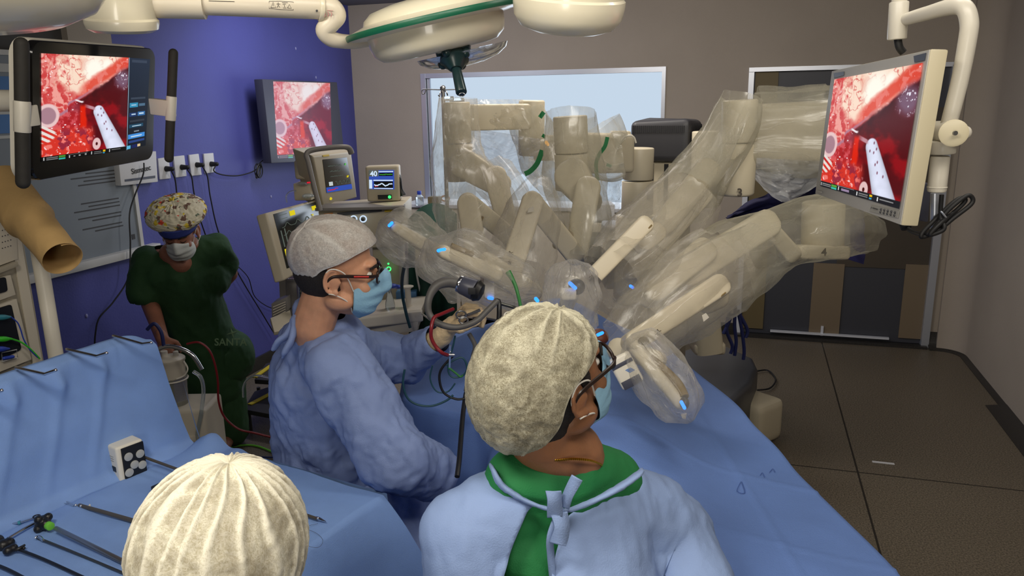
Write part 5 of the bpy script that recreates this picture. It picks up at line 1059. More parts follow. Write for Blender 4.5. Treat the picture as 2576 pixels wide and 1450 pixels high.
b = B(); tube(b, path([(1248, 756, 2.34), (1256, 766, 2.32), (1254, 840, 2.3)]), [.007, .008, .009], 12, 3); obj('shaft', b, 'instr_black', gr)
b = B(); tube(b, path([(1244, 760, 2.35), (1290, 773, 2.36), (1322, 787, 2.36)]), .0055, 10, 0); obj('cross_shaft', b, 'steel_dark', gr)
b = B(); tube(b, path([(1200, 797, 2.5), (1250, 806, 2.42)]), .004, 10, 0); obj('thin_shaft', b, 'steel', gr)
for i, (x, y, Y, lab) in enumerate(((1335, 777, 2.25, 'white valve cannula above the drape, just behind the big round cap'), (1280, 800, 2.25, 'white valve cannula left of the big round cap'), (1505, 888, 2.1, 'white cannula behind the dark-rimmed spectacles'))):
    t = thing('cannula', lab, 'cannula', tuple(P(x, y+14, Y)), 'white cannulas in the surgical field'); ax = V((.1, .5, -.85)).normalized(); c = P(x, y, Y)
    b = B(); lathe(b, [(0, -.014), (.014, -.014), (.019, -.008), (.019, .006), (.013, .012), (.010, .02), (0, .02)], c, ax, 20); obj('hub', b, 'instr_white', t)
    b = B(); cyl(b, c+ax*.018, c+ax*.10, .006, 14); obj('tube', b, 'steel', t)
    b = B(); s_ = V((1, 0, 0)); tube(b, [c+s_*.016, c+s_*.034+V((0, 0, .006))], .005, 10, 0); ball(b, c+s_*.036+V((0, 0, .006)), .008, seg=10); obj('valve', b, 'instr_white', t)
    b = B(); cyl(b, c-ax*.016, c-ax*.0145, .008, 16); obj('seal', b, 'instr_black', t)
b = B(); tube(b, path([(1508, 893, 2.06), (1530, 915, 2.0), (1545, 925, 1.95)]), .0055, 10, 0); tag(obj('instrument_shaft', b, 'steel_dark'), 'dark shaft between the cannula behind the spectacles and the white cartridge', 'instrument')
b = B(); tube(b, path([(1278, 684, 2.4), (1295, 715, 2.38), (1305, 750, 2.35), (1312, 784, 2.3)]), [.010, .006, .0055, .0055], 10, 6); tag(obj('green_cable', b, 'green_cable'), 'green cable dropping from the second robot arm to the white cannula', 'cord')
b = B(); tube(b, path([(1366, 794, 2.2), (1378, 776, 2.2)]), .008, 10, 0, flat=(zz, .4)); tag(obj('white_strip', b, 'instr_white'), 'short white strip sticking up behind the crown of the big round cap', 'strip')
b = B(); ball(b, P(1381, 794, 2.2), (.008, .008, .012)); tag(obj('green_clip', b, 'lime'), 'small green clip behind the crown of the big round cap', 'clip')
b = B(); tube(b, path([(1140, 778, 2.2), (1112, 790, 2.15), (1092, 800, 2.12), (1085, 825, 2.1), (1085, 850, 2.1), (1096, 872, 2.1), (1112, 888, 2.1), (1126, 894, 2.12)]), .0055, 10, 8); tag(obj('red_tube', b, 'red_tube'), 'dark red tube curving from the gloved hand over the blue drape', 'tube')
b = B(); tube(b, path([(1122, 894, 2.12), (1142, 894, 2.13)]), .005, 10, 0); tube(b, path([(1133, 870, 2.14), (1131, 925, 2.14)]), .003, 8, 0); tag(obj('tube_clip', b, 'chrome'), 'steel clip at the end of the dark red tube', 'clip')
for i, (pts, r_, m_, lab) in enumerate((([(1018, 930), (1014, 965), (1024, 1000), (1048, 1018), (1085, 1022), (1120, 1010), (1140, 995)], .0035, 'teal_cable', 'dark blue cable in a wide loop at the left of the patient drape'),
        ([(1140, 895), (1110, 930), (1106, 960), (1118, 990), (1150, 1005), (1182, 1000)], .004, 'cable_black', 'black cable looped on the drape left of the big round cap'),
        ([(1180, 840), (1195, 870), (1190, 900), (1196, 925), (1180, 950), (1172, 985)], .007, 'grey_hose', 'thick grey cable running down the drape beside the big round cap'),
        ([(1145, 845), (1140, 870), (1130, 905), (1128, 935), (1140, 950), (1165, 945), (1175, 925), (1160, 900), (1120, 920)], .003, 'teal_cable', 'teal cable coiled in the tangle on the patient drape'),
        ([(1128, 925), (1145, 938), (1158, 948), (1165, 944)], .0035, 'green_cable', 'green wire end in the tangle of cables on the patient drape'),
        ([(1088, 920), (1082, 950), (1090, 975), (1105, 988), (1128, 985), (1145, 965)], .0025, 'teal_cable', 'thin blue cable forming the smallest loop on the patient drape'),
        ([(1172, 990), (1165, 1040), (1160, 1100), (1155, 1160), (1150, 1200)], .0075, 'cable_black', 'black cable hanging down the side of the patient drape'))):
    b = B(); ya = [2.15]*len(pts)
    if i == 6: ya = [2.3, 2.2, 2.1, 2.0, 1.95]
    tube(b, [P(x, y, 2.22+.0*k) if i != 6 else P(x, y, ya[k]) for k, (x, y) in enumerate(pts)], r_, 8, 8); tag(obj('field_cable', b, m_), lab, 'cable', 'cables lying over the patient drape')
# ================================================================ ANAESTHESIA MACHINE
mat('screen_black', (24, 26, 24), .25); emis('px_yellow', (240, 220, 40), .8); emis('px_green', (90, 220, 80), .8); emis('px_white', (210, 220, 220), .8); emis('px_cyan', (110, 200, 220), .7); emis('px_red', (230, 40, 60), .8); emis('px_blue', (60, 90, 190), .8); emis('px_pale', (205, 225, 245), 1.0); emis('px_dim', (120, 130, 120), .5)
mat('an_cream', (178, 168, 146), .45, noise_amt=.04, nscale=4); mat('an_grey', (112, 108, 104), .5); mat('orange_label', (200, 130, 60), .5); mat('yellow_label', (210, 180, 40), .5); mat('glass_clear', (225, 235, 240), .1, trans=.85); mat('blue_box', (80, 130, 180), .6); mat('green_sheet', (20, 74, 60), .85, noise_amt=.3, nscale=4); mat('dark_green_sheet', (20, 26, 24), .9)
am = thing('anaesthesia_machine', 'cream anaesthesia machine with a black ventilator screen at the corner of the blue wall', 'anaesthesia machine', (P(860, 700, 4.0).x, P(860, 700, 4.0).y, 0))
def S4(l, Y): return [P(x, y, (Y[i] if isinstance(Y, (list, tuple)) else Y)) for i, (x, y) in enumerate(l)]
def scr(parent, q, items, lines=(), base='screen_black', name='screen'):
    b = B(); slab(b, q, .004, .001); so = obj(name, b, base, parent)
    for (u0, v0, u1, v1, m_) in items: b = B(); slab(b, sub(q, u0, v0, u1, v1, .001), .0006); obj('readout', b, m_, so)
    for pts, m_, r_ in lines: b = B(); tube(b, [qp(q, u, v, .0012) for u, v in pts], r_, 5, 0); obj('trace', b, m_, so)
    return so
random.seed(9)
def wave(u0, u1, v, a, n=24, kind=0):
    out = []
    for i in range(n):
        t = i/(n-1); y = v-a*(abs(math.sin(t*9))**6 if kind == 0 else (1 if (t*4) % 1 < .5 else 0) if kind == 1 else random.random()-.5); out.append((u0+(u1-u0)*t, y))
    return out
# ventilator screen
q = quad([(670, 536), (800, 501), (838, 640), (717, 706)], 3.35)
vs_ = B(); slab(vs_, q, .05, .01, 3); vo_ = obj('ventilator_display', vs_, 'an_cream', am, 50)
q2 = [onpl(x, y, qp(q, .5, .5, .002), (q[1]-q[0]).cross(q[3]-q[0])) for x, y in [(688, 539), (794, 508), (826, 640), (722, 676)]]
so = scr(vo_, q2, [(.32, .03, .44, .12, 'px_yellow'), (.86, .06, .97, .14, 'px_yellow'), (.04, .66, .09, .86, 'px_yellow'), (.15, .62, .19, .84, 'px_cyan'), (.13, .30, .15, .62, 'px_dim'), (.05, .32, .07, .62, 'px_dim'), (.12, .05, .26, .06, 'px_dim'), (.12, .12, .26, .13, 'px_dim'), (.34, .80, .44, .88, 'px_white')],
   [(wave(.1, .78, .28, .07, 40), 'px_dim', .0012), (wave(.1, .75, .42, .06, 36), 'px_dim', .0012), ([(.3, .58), (.7, .57)], 'px_dim', .0012), ([(.3, .66), (.6, .65)], 'px_dim', .001)])
text('22', qp(q2, .84, .24, .002), q2[1]-q2[0], q2[0]-q2[3], .03, 'px_yellow', so, 'number'); text('5.5', qp(q2, .86, .42, .002), q2[1]-q2[0], q2[0]-q2[3], .03, 'px_green', so, 'number')
b = B()
for i in range(3):
    for j in range(4): box(b, qp(q2, .08+.09*i, .88+.03*j-.0, .0015), (.008, .001, .006), ((q2[1]-q2[0]).normalized(), V((0, 1, 0)), zz))
obj('touch_keys', b, 'px_dim', so)
# patient monitor on top
q = quad([(786, 392), (884, 381), (899, 498), (813, 523)], 3.75)
pm = thing('patient_monitor', 'cream patient monitor with a grey carrying handle on top of the anaesthesia machine', 'monitor', tuple(q[3].lerp(q[2], .5)))
b = B(); slab(b, q, .11, .012, 3); obj('casing', b, 'an_cream', pm, 50)
n_ = (q[1]-q[0]).cross(q[3]-q[0]); q2 = [onpl(x, y, qp(q, .5, .5, .002), n_) for x, y in [(812, 402), (873, 396), (886, 475), (822, 485)]]
so = scr(pm, q2, [(.12, .68, .26, .80, 'px_white'), (.0, .84, 1, 1.0, 'px_blue')],
   [(wave(.15, .7, .20, .04, 30, 2), 'px_dim', .001), (wave(.2, .7, .36, .05, 30, 2), 'px_dim', .001), (wave(.2, .7, .52, .03, 30, 2), 'px_dim', .001), (wave(.35, .95, .78, .09, 40, 1), 'px_dim', .0012), ([(.05, .93), (.3, .93)], 'px_red', .003), ([(.32, .90), (.42, .90)], 'px_red', .002)])
text('78', qp(q2, .86, .20, .002), q2[1]-q2[0], q2[0]-q2[3], .016, 'px_green', so, 'number'); text('100', qp(q2, .88, .58, .002), q2[1]-q2[0], q2[0]-q2[3], .018, 'px_yellow', so, 'number')
b = B(); slab(b, [onpl(x, y, qp(q, .5, .5, .002), n_) for x, y in [(812, 391), (828, 389), (829, 393), (813, 395)]], .002); obj('yellow_label', b, 'yellow_label', pm)
b = B(); ball(b, onpl(832, 500, qp(q, .5, .5, .003), n_), .008, seg=10); obj('status_light', b, 'px_yellow', pm)
b = B(); tube(b, [P(806, 530, 3.68), P(790, 470, 3.68), P(776, 410, 3.68), P(771, 388, 3.68), P(790, 377, 3.7), P(850, 370, 3.74), P(876, 372, 3.78), P(884, 386, 3.8)], .0145, 12, 6, flat=(zz, .8)); obj('carrying_handle', b, 'an_grey', pm, 60)
# small depth-of-anaesthesia monitor
q = S4([(918, 419), (1002, 416), (1007, 506), (924, 508)], 3.9)
bm_ = thing('small_monitor', 'small cream monitor showing a large 40 on a bright blue screen', 'monitor', tuple(q[3].lerp(q[2], .5)))
b = B(); slab(b, q, .08, .012, 3); obj('casing', b, 'an_cream', bm_, 50)
q2 = [onpl(x, y, qp(q, .5, .5, .003), V((0, 1, 0))) for x, y in [(928, 429), (991, 428), (992, 477), (929, 476)]]
so = scr(bm_, q2, [(0, 0, .38, .32, 'px_dim'), (.38, .05, .97, .1, 'px_pale'), (.40, .14, .95, .3, 'screen_black'), (.0, .5, .12, .97, 'px_pale'), (.17, .50, .95, .56, 'px_pale'), (.19, .58, .95, .92, 'screen_black'), (.19, .93, .95, .97, 'px_pale')],
   [(wave(.42, .93, .22, .06, 24, 2), 'px_green', .0012), ([(.2+.03*i, .74+.05*math.sin(i*.5)+.04*random.random()) for i in range(25)], 'px_pale', .003), ([(.22, .85), (.35, .83)], 'px_red', .002)], base='px_blue')
text('40', qp(q2, .19, .19, .003), q2[1]-q2[0], q2[0]-q2[3], .036, 'px_pale', so, 'number', bold=.001)
b = B(); slab(b, S4([(950, 491), (985, 490), (986, 501), (951, 502)], 3.88), .004); obj('control_strip', b, 'socket_dark', bm_)
b = B(); ball(b, P(980, 496, 3.86), .008, seg=12); obj('status_light', b, 'led_green', bm_)
b = B(); tube(b, [P(1003, 435, 3.95), P(1006, 450, 3.92), P(1008, 475, 3.92), P(1014, 492, 3.92)], [.004, .008, .010, .016], 10, 5); tag(obj('hand_probe', b, 'socket_dark'), 'black cable and probe hanging at the right side of the small monitor', 'probe')
# vaporiser block and clutter left of the patient monitor
b = B(); box(b, P(768, 425, 4.0), (.085, .12, .10), None, .02, 3); box(b, P(768, 480, 4.0), (.09, .12, .09), None, .01, 2); obj('vaporiser', b, 'an_cream', am, 50)
b = B(); ball(b, P(762, 462, 3.92), (.03, .02, .01)); tube(b, [P(745, 480, 3.9), P(728, 484, 3.9), P(720, 495, 3.9), P(722, 510, 3.9)], .004, 8, 6); ball(b, P(775, 493, 3.9), (.03, .03, .012)); obj('tubing', b, 'glass_clear', am)
b = B(); slab(b, S4([(772, 458), (782, 457), (782, 461), (772, 462)], 3.9), .002); obj('red_label', b, 'px_red', am)
# main body
Yb = 3.85; b = B(); box(b, (P(805, 540, Yb)+P(1015, 530, Yb+.35))/2, (.46, .36, .05), None, .01, 3); 
q = S4([(800, 530), (1014, 515), (1014, 620), (812, 630)], Yb-.1); b = B(); slab(b, q, .35, .008); obj('upper_body', b, 'an_cream', am, 50)
b = B(); slab(b, S4([(792, 524), (818, 512), (1022, 500), (1024, 522), (800, 540)][0:2]+[(1022, 503), (1018, 519)], [Yb-.14, Yb+.2, Yb+.2, Yb-.14]), .015, .003); obj('top_shelf', b, 'an_grey', am)
b = B(); slab(b, S4([(848, 536), (960, 524), (960, 532), (849, 544)], Yb-.11), .002); obj('drawer_slot', b, 'print_dark', am)
b = B(); slab(b, S4([(815, 538), (837, 535), (837, 544), (816, 546)], Yb-.11), .002); obj('orange_label', b, 'orange_label', am)
b = B(); slab(b, S4([(967, 529), (987, 527), (988, 532), (968, 534)], Yb-.11), .002); obj('yellow_label', b, 'yellow_label', am)
for x in (890, 914):
    b = B(); c = P(x, 551, Yb-.12); lathe(b, [(.012, 0), (.018, 0), (.018, -.004), (.012, -.004), (.012, 0)], c, V((0, 1, 0)), 24, False); g_ = obj('gauge_ring', b, 'px_pale', am)
    b = B(); cyl(b, c, c+V((0, -.02, 0)), .009, 16, .002); obj('gauge_knob', b, 'olive' if x == 890 else 'steel_dark', g_)
b = B(); slab(b, S4([(935, 600), (1000, 598), (1010, 800), (945, 805)], Yb-.05), .25, .008); obj('side_column', b, 'an_cream', am, 50)
b = B(); ball(b, P(977, 664, Yb-.09), .005, seg=10); obj('small_light', b, 'led_green', am)
b = B(); tube(b, [P(978, 677, Yb-.09)+V((.010*math.cos(a), 0, .010*math.sin(a))) for a in [i*math.pi/4 for i in range(8)]], .0028, 8, 4, closed=True); obj('power_ring', b, 'led_green', am)
b = B(); slab(b, S4([(700, 700), (790, 690), (800, 900), (712, 915)], 4.0), .35, .01); obj('lower_cabinet', b, 'an_grey', am, 50)
b = B(); cyl(b, P(740, 700, 3.6), P(742, 775, 3.6), .04, 28, .006); obj('absorber_canister', b, 'an_grey', am)
b = B(); 
for k in range(9): cyl(b, P(766, 712+k*8, 3.5), P(766, 718+k*8, 3.5), .016, 16, .003)
cyl(b, P(766, 708, 3.5), P(768, 786, 3.5), .012, 14); obj('bellows_tube', b, 'black_rubber', am)
b = B(); cyl(b, P(724, 704, 3.55), P(752, 706, 3.55), .006, 12); cyl(b, P(750, 700, 3.5), P(754, 770, 3.5), .009, 12); obj('chrome_post', b, 'chrome', am)
b = B(); slab(b, S4([(682, 765), (722, 748), (724, 782), (684, 808)], 3.5), .10, .004)
bk = obj('side_basket', b, 'an_grey', am)
b = B()
for k in range(5): tube(b, [P(687, 773+k*7, 3.47), P(718, 760+k*6, 3.47)], .002, 6, 0)
obj('basket_wires', b, 'cart_white', bk)
b = B(); slab(b, S4([(680, 800), (730, 780), (740, 826), (690, 836)], [3.4, 3.5, 3.4, 3.3]), .02, .004); obj('side_tray', b, 'cart_grey', am)
# work surface
wq = [P(898, 800, 3.3), P(905, 775, 3.75), P(1062, 758, 3.85), P(1062, 782, 3.35)]
b = B(); slab(b, wq, .05, .01, 3); obj('work_surface', b, 'white_plastic', am, 50)
b = B(); slab(b, S4([(902, 806), (1056, 790), (1050, 835), (915, 850)], 3.34), .35, .01); obj('drawer_unit', b, 'white_plastic', am, 50)
b = B(); slab(b, S4([(700, 905), (800, 890), (1040, 880), (1040, 960), (720, 960)][:3]+[(1040, 1000)], 3.9), .3, .01); b.free()
# things on the work surface
pz = P(1028, 772, 3.5); b = B(); lathe(b, [(0, 0), (.020, 0), (.018, .004), (.014, .01), (.014, .086), (.018, .092), (.028, .096), (.028, .100), (0, .100)], pz, zz, 24); tag(obj('white_spool', b, 'white_plastic', None), 'white flanged plastic tube standing on the anaesthesia work surface', 'tube')
b = B(); box(b, P(1024, 752, 3.7), (.10, .06, .085), None, .004); tag(obj('blue_box', b, 'blue_box'), 'blue paper box behind the white flanged tube', 'box')
b = B(); ball(b, P(985, 720, 3.5), (.03, .02, .012)); ball(b, P(1000, 722, 3.52), (.022, .02, .01)); ball(b, P(975, 712, 3.52), (.016, .014, .016)); tag(obj('blue_connector', blob(b, .004, 3), 'blue_plug'), 'blue breathing circuit connector on the clear stand by the surface', 'connector')
b = B(); lathe(b, [(0, 0), (.024, 0), (.022, .03), (.012, .07), (.008, .11), (.008, .15), (0, .15)], P(982, 778, 3.5), zz, 20); tag(obj('clear_funnel', b, 'glass_clear'), 'clear plastic funnel under the blue connector', 'funnel')
b = B(); tube(b, path([(1040, 640, 2.9), (1020, 665, 3.0), (1012, 700, 3.15), (1012, 740, 3.25), (1022, 790, 3.25), (1032, 825, 3.25)]), .007, 10, 8); ball(b, P(1040, 640, 2.9), (.022, .014, .014), seg=12); tag(obj('monitor_lead', b, 'teal_cable'), 'dark blue lead hanging from the leftmost plastic bag to the work surface', 'cable')
b = B(); tube(b, path([(1043, 655, 3.7), (1050, 700, 3.7), (1060, 760, 3.7), (1050, 830, 3.6)]), .005, 8, 6); tube(b, path([(1016, 660, 3.7), (1020, 715, 3.7)]), .014, 10, 0); tag(obj('drip_line', b, 'frame_white'), 'pale drip tubing in front of the dark green sheet', 'tube')
b = B(); tube(b, path([(1062, 790, 3.2), (1090, 812, 3.0), (1102, 826, 2.9)]), .004, 8, 4); tag(obj('thin_tube', b, 'mon_white'), 'thin white tube from the work surface towards the gloved hand', 'tube')
# green sheet and drip stand
def gsh(s, t):
    top = 512+42*((s-.55)/.55)**2; return P(1028+s*120, top+t*(860-top), 3.95-.25*min(t*3, 1))+V((0, .04*math.sin(s*13)*t+.03*nz((s*4, t*3, 1), 1), 0))
def GM(name):
    return name
b = B(); sheet(b, gsh, 60, 40, .004); o = obj('green_sheet', b, 'green_sheet', None, 80); tag(o, 'dark green sheet over equipment beneath the window, behind the leftmost arm', 'sheet')
sp = thing('drip_stand', 'steel drip stand with hooks in front of the frosted window', 'drip stand', (P(1114, 260, 4.3).x, P(1114, 260, 4.3).y, 0)); Y = 4.3
pt = P(1114, 222, Y); b = B(); cyl(b, V((pt.x, pt.y, .05)), V((pt.x, pt.y, pt.z)), .011, 16); ball(b, pt, .016, seg=12); obj('pole', b, 'steel', sp)
b = B(); tube(b, path([(1072, 226, Y), (1068, 235, Y), (1062, 236, Y), (1062, 228, Y), (1070, 225, Y), (1114, 226, Y), (1160, 225, Y), (1168, 228, Y), (1166, 236, Y)]), .003, 8, 6); tube(b, path([(1114, 228, Y), (1108, 232, Y-.03), (1106, 242, Y-.04), (1103, 240, Y-.05)]), .0035, 8, 5); tube(b, path([(1114, 228, Y), (1122, 230, Y-.03), (1126, 240, Y-.04), (1124, 234, Y-.05)]), .0035, 8, 5); obj('hooks', b, 'steel', sp)
b = B()
for a in range(5): tube(b, [V((pt.x, pt.y, .08)), V((pt.x+.28*math.cos(a*1.257), pt.y+.28*math.sin(a*1.257), .03))], .012, 8, 0)
obj('foot', b, 'steel', sp)
for (x, y, w_, lab) in ((1130, 248, .045, 'clear plastic connector on the crossbar of the drip stand'), (1150, 252, .07, 'second clear plastic connector over the leftmost robot arm')):
    b = B(); box(b, P(x, y, 3.6), (w_, .03, .02), None, .006); tag(obj('clear_connector', b, 'glass_clear'), lab, 'connector')
# shelf and clutter below the window
sh = thing('wall_shelf', 'pale counter with white drawers under the frosted window', 'counter', tuple(RM(2.0, .25, 0)))
b = B(); rbx(b, .75, 2.75, .02, .42, 1.07, 1.10, .004); obj('worktop', b, 'outlet_white', sh)
for k in range(4): b = B(); rbx(b, .77+k*.49, 1.25+k*.49, .03, .40, .10, 1.06, .004); obj('drawer_unit', b, 'cream_plastic', sh)
def ontop(x, y, z=.98, v=None): return G(x, y, z)
b = B(); box(b, G(1094, 512, 1.1)+V((0, 0, .03)), (.10, .08, .06), (V((.95, -.3, 0)), V((.3, .95, 0)), zz), .006); tag(obj('olive_box', b, 'olive'), 'small olive box on the counter at the left end of the window', 'box')
b = B(); lathe(b, [(0, 0), (.035, 0), (.035, .07), (.015, .09), (.015, .11), (0, .11)], G(1056, 516, 1.1), zz, 20); o = obj('bottle', b, 'glass_clear'); tag(o, 'small clear bottle with a blue cap on the counter beneath the wall corner', 'bottle'); b = B(); c = G(1056, 516, 1.1); cyl(b, c+V((0, 0, .09)), c+V((0, 0, .12)), .018, 16, .002); obj('cap', b, 'blue_plug', o)
b = B(); tube(b, [G(1120, 508, 1.1)+V((.035*math.cos(a), 0, .030+.022*math.sin(a))) for a in [i*math.pi/4 for i in range(8)]], .008, 8, 4, closed=True); tag(obj('tape_roll', b, mat('tape_tan', (170, 130, 100), .6)), 'tan roll of tape on the counter beside the olive box', 'tape')
b = B(); box(b, P(1495, 640, 4.6), (.16, .2, .26), None, .06, 4); ball(b, P(1475, 600, 4.6), (.06, .08, .05)); tag(obj('black_bag', blob(b, .012, 4), 'black_rubber'), 'black bag between the robot column and the second robot arm', 'bag')
for (x, y, w_, h_, m_, lab) in ((1510, 530, .16, .10, 'outlet_white', 'white storage box right of the second robot arm, upper one'), (1510, 575, .18, .10, 'cream_plastic', 'cream storage box right of the second robot arm, below the white one')):
    b = B(); box(b, P(x, y, 4.9), (w_, .2, h_), None, .008); tag(obj('storage_box', b, m_), lab, 'box')
# ================================================================ SUCTION STAND AND FLOOR CLUTTER
su = thing('suction_stand', 'wheeled suction stand with a cloudy clear canister beside the woman in green', 'suction unit', (P(470, 1040, 3.35).x, P(470, 1040, 3.35).y, 0)); Y = 3.4
def cz(x, y): return P(x, y, Y)
c = cz(450, 1075); sc_ = rr(1, Y)*.98
b = B(); lathe(b, [(0, 0), (.050, 0), (.054, .02), (.060, .19), (.063, .25), (.066, .25), (.066, .255), (0, .255)], c, zz, 32); obj('clear_canister', b, 'film_can' if 'film_can' in MATS else mat('film_can', (190, 190, 178), .15, trans=.7), su)
b = B(); lathe(b, [(0, .256), (.060, .256), (.062, .30), (.062, .33), (.066, .335), (.066, .345), (.058, .352), (.03, .36), (0, .36)], c, zz, 32); li = obj('liner_lid', b, 'cart_white', su)
b = B(); cyl(b, c+V((-.02, -.01, .355)), c+V((-.02, -.01, .385)), .016, 16, .003); cyl(b, c+V((.03, .0, .355)), c+V((.03, 0, .38)), .012, 16, .003); obj('lid_ports', b, 'white_plastic', li)
b = B(); tube(b, [c+V((.067*math.cos(a), .067*math.sin(a), .245)) for a in [i*math.pi/6 for i in range(12)]], .004, 8, 3, closed=True); tube(b, [c+V((.062, 0, .33)), c+V((.085, -.02, .30)), c+V((.07, -.03, .27)), c+V((.04, -.05, .26))], .004, 8, 6); obj('clip_ring', b, 'white_plastic', su)
b = B(); box(b, V((c.x+.07, c.y+.02, .33)), (.20, .22, .52), None, .02, 3); obj('trolley_body', b, 'cart_white', su, 50)
b = B(); box(b, V((c.x+.03, c.y, c.z-.02)), (.20, .20, .03), None, .008); obj('canister_plate', b, 'cart_white', su)
for dx in (-.02, .16):
    for dy in (-.07, .11): b = B(); p = V((c.x+dx, c.y+dy, .035)); cyl(b, p-V((.012, 0, 0)), p+V((.012, 0, 0)), .035, 16, .004); obj('caster', b, 'black_rubber', su)
film('hose_clear', (180, 178, 170), .5, scale=20, var=.2)
for pts, r_, m_, lab in (([(388, 885), (420, 872), (455, 878), (485, 895), (508, 930)], .010, 'chrome', 'ribbed grey suction hose arching over the canister lid'),
                         ([(486, 935), (505, 950), (512, 985), (506, 1040), (497, 1090), (500, 1115)], .009, 'glass_clear', 'clear suction hose dropping to the right of the canister'),
                         ([(470, 866), (500, 862), (525, 880), (540, 915), (548, 960), (550, 1010), (565, 1050), (600, 1080), (640, 1090), (688, 1102)], .005, 'red_tube', 'thin red-tinged suction tube curving past the green trousers'),
                         ([(370, 830), (388, 815), (405, 835), (412, 870)], .008, 'cable_navy', 'dark blue hose held by the woman in green above the canister'),
                         ([(612, 1000), (612, 975), (622, 955), (645, 945), (676, 950)], .005, 'glass_clear', 'clear tube arching over the yellow-striped step')):
    Yq = 3.3 if 'step' not in lab else 3.7
    b = B(); tube(b, [P(x, y, Yq) for x, y in pts], r_, 10, 8); tag(obj('suction_hose', b, m_), lab, 'hose')
st = thing('step_stool', 'dark step stool with yellow warning stripes behind the man in the blue gown', 'step stool', tuple(G(655, 1060)))
mat('stool_dark', (44, 42, 42), .6); mat('stripe_yellow', (190, 170, 30), .6)
q = [G(600, 1030, .18), G(625, 1000, .18), G(700, 960, .18), G(720, 1010, .18)]
b = B(); slab(b, [G(612, 1030, .16), G(640, 985, .16), G(720, 960, .16), G(720, 1050, .16)], .03, .004); obj('lower_tread', b, 'stool_dark', st)
b = B(); slab(b, [G(640, 955, .30), G(668, 915, .30), G(720, 900, .30), G(720, 960, .30)], .03, .004); obj('upper_tread', b, 'stool_dark', st)
for (a, c2, z) in (((628, 1018), (682, 990), .165), ((640, 950), (682, 920), .305)): b = B(); p0, p1 = G(*a, z), G(*c2, z); box(b, (p0+p1)/2, ((p1-p0).length, .03, .006), ((p1-p0).normalized(), zz.cross((p1-p0).normalized()), zz)); obj('yellow_stripe', b, 'stripe_yellow', st, label='yellow warning stripe')
for a in ((625, 1030), (700, 1045), (715, 960), (650, 975)): b = B(); p = G(*a, .14); cyl(b, V((p.x, p.y, 0)), p, .012, 10); obj('leg', b, 'stool_dark', st)
for pts, m_, r_, lab in (([(355, 1110), (420, 1120), (500, 1132), (560, 1128), (610, 1121), (650, 1124), (705, 1146), (760, 1165)], 'lime', .006, 'bright green cable lying on the floor behind the instrument table'), ([(440, 1125), (530, 1130), (600, 1140), (650, 1150), (705, 1152), (760, 1160)], 'cable_navy', .005, 'thin blue cable on the floor just below the green one')):
    b = B(); tube(b, [G(x, y, .008) for x, y in pts], r_, 8, 8); tag(obj('floor_lead', b, m_), lab, 'cable')
b = B(); box(b, G(2222, 1165, .001), (.11, .02, .002), (E1, E2, zz)); tag(obj('paper_scrap', b, 'outlet_white'), 'small white scrap on the terrazzo floor', 'scrap')
# ================================================================ PEOPLE
def skinmat(name, col, hair=None):
    return mat(name, col, .5, noise_amt=.10, nscale=25, bump=.12, bscale=260, sss=.08)
skinmat('skin_light', (212, 156, 122)); skinmat('skin_tan', (152, 104, 72)); skinmat('skin_warm', (160, 106, 84))
mat('hair_dark', (34, 26, 22), .7, noise_amt=.4, nscale=120, bump=.6, bscale=400); mat('eye_white', (220, 215, 205), .25); mat('glove_cream', (214, 190, 150), .45, bump=.3, bscale=90)
cloth('scrub_green', (30, 124, 66)); cloth('scrub_dark', (36, 74, 38), rough=.8); cloth('gown_pale', (142, 166, 212)); cloth('gown_mid2', (126, 145, 192)); cloth('mask_blue', (140, 186, 214), bs=200); cloth('mask_white', (206, 210, 206), bs=200)
cloth('mask_inner', (206, 206, 190), bs=200)
mat('loop_white', (222, 218, 208), .6); mat('gold', (220, 170, 50), .25, 1.0); mat('frame_brown', (40, 26, 20), .3); mat('frame_red', (190, 40, 30), .35); mat('lens', (235, 240, 245), .04, trans=.95)
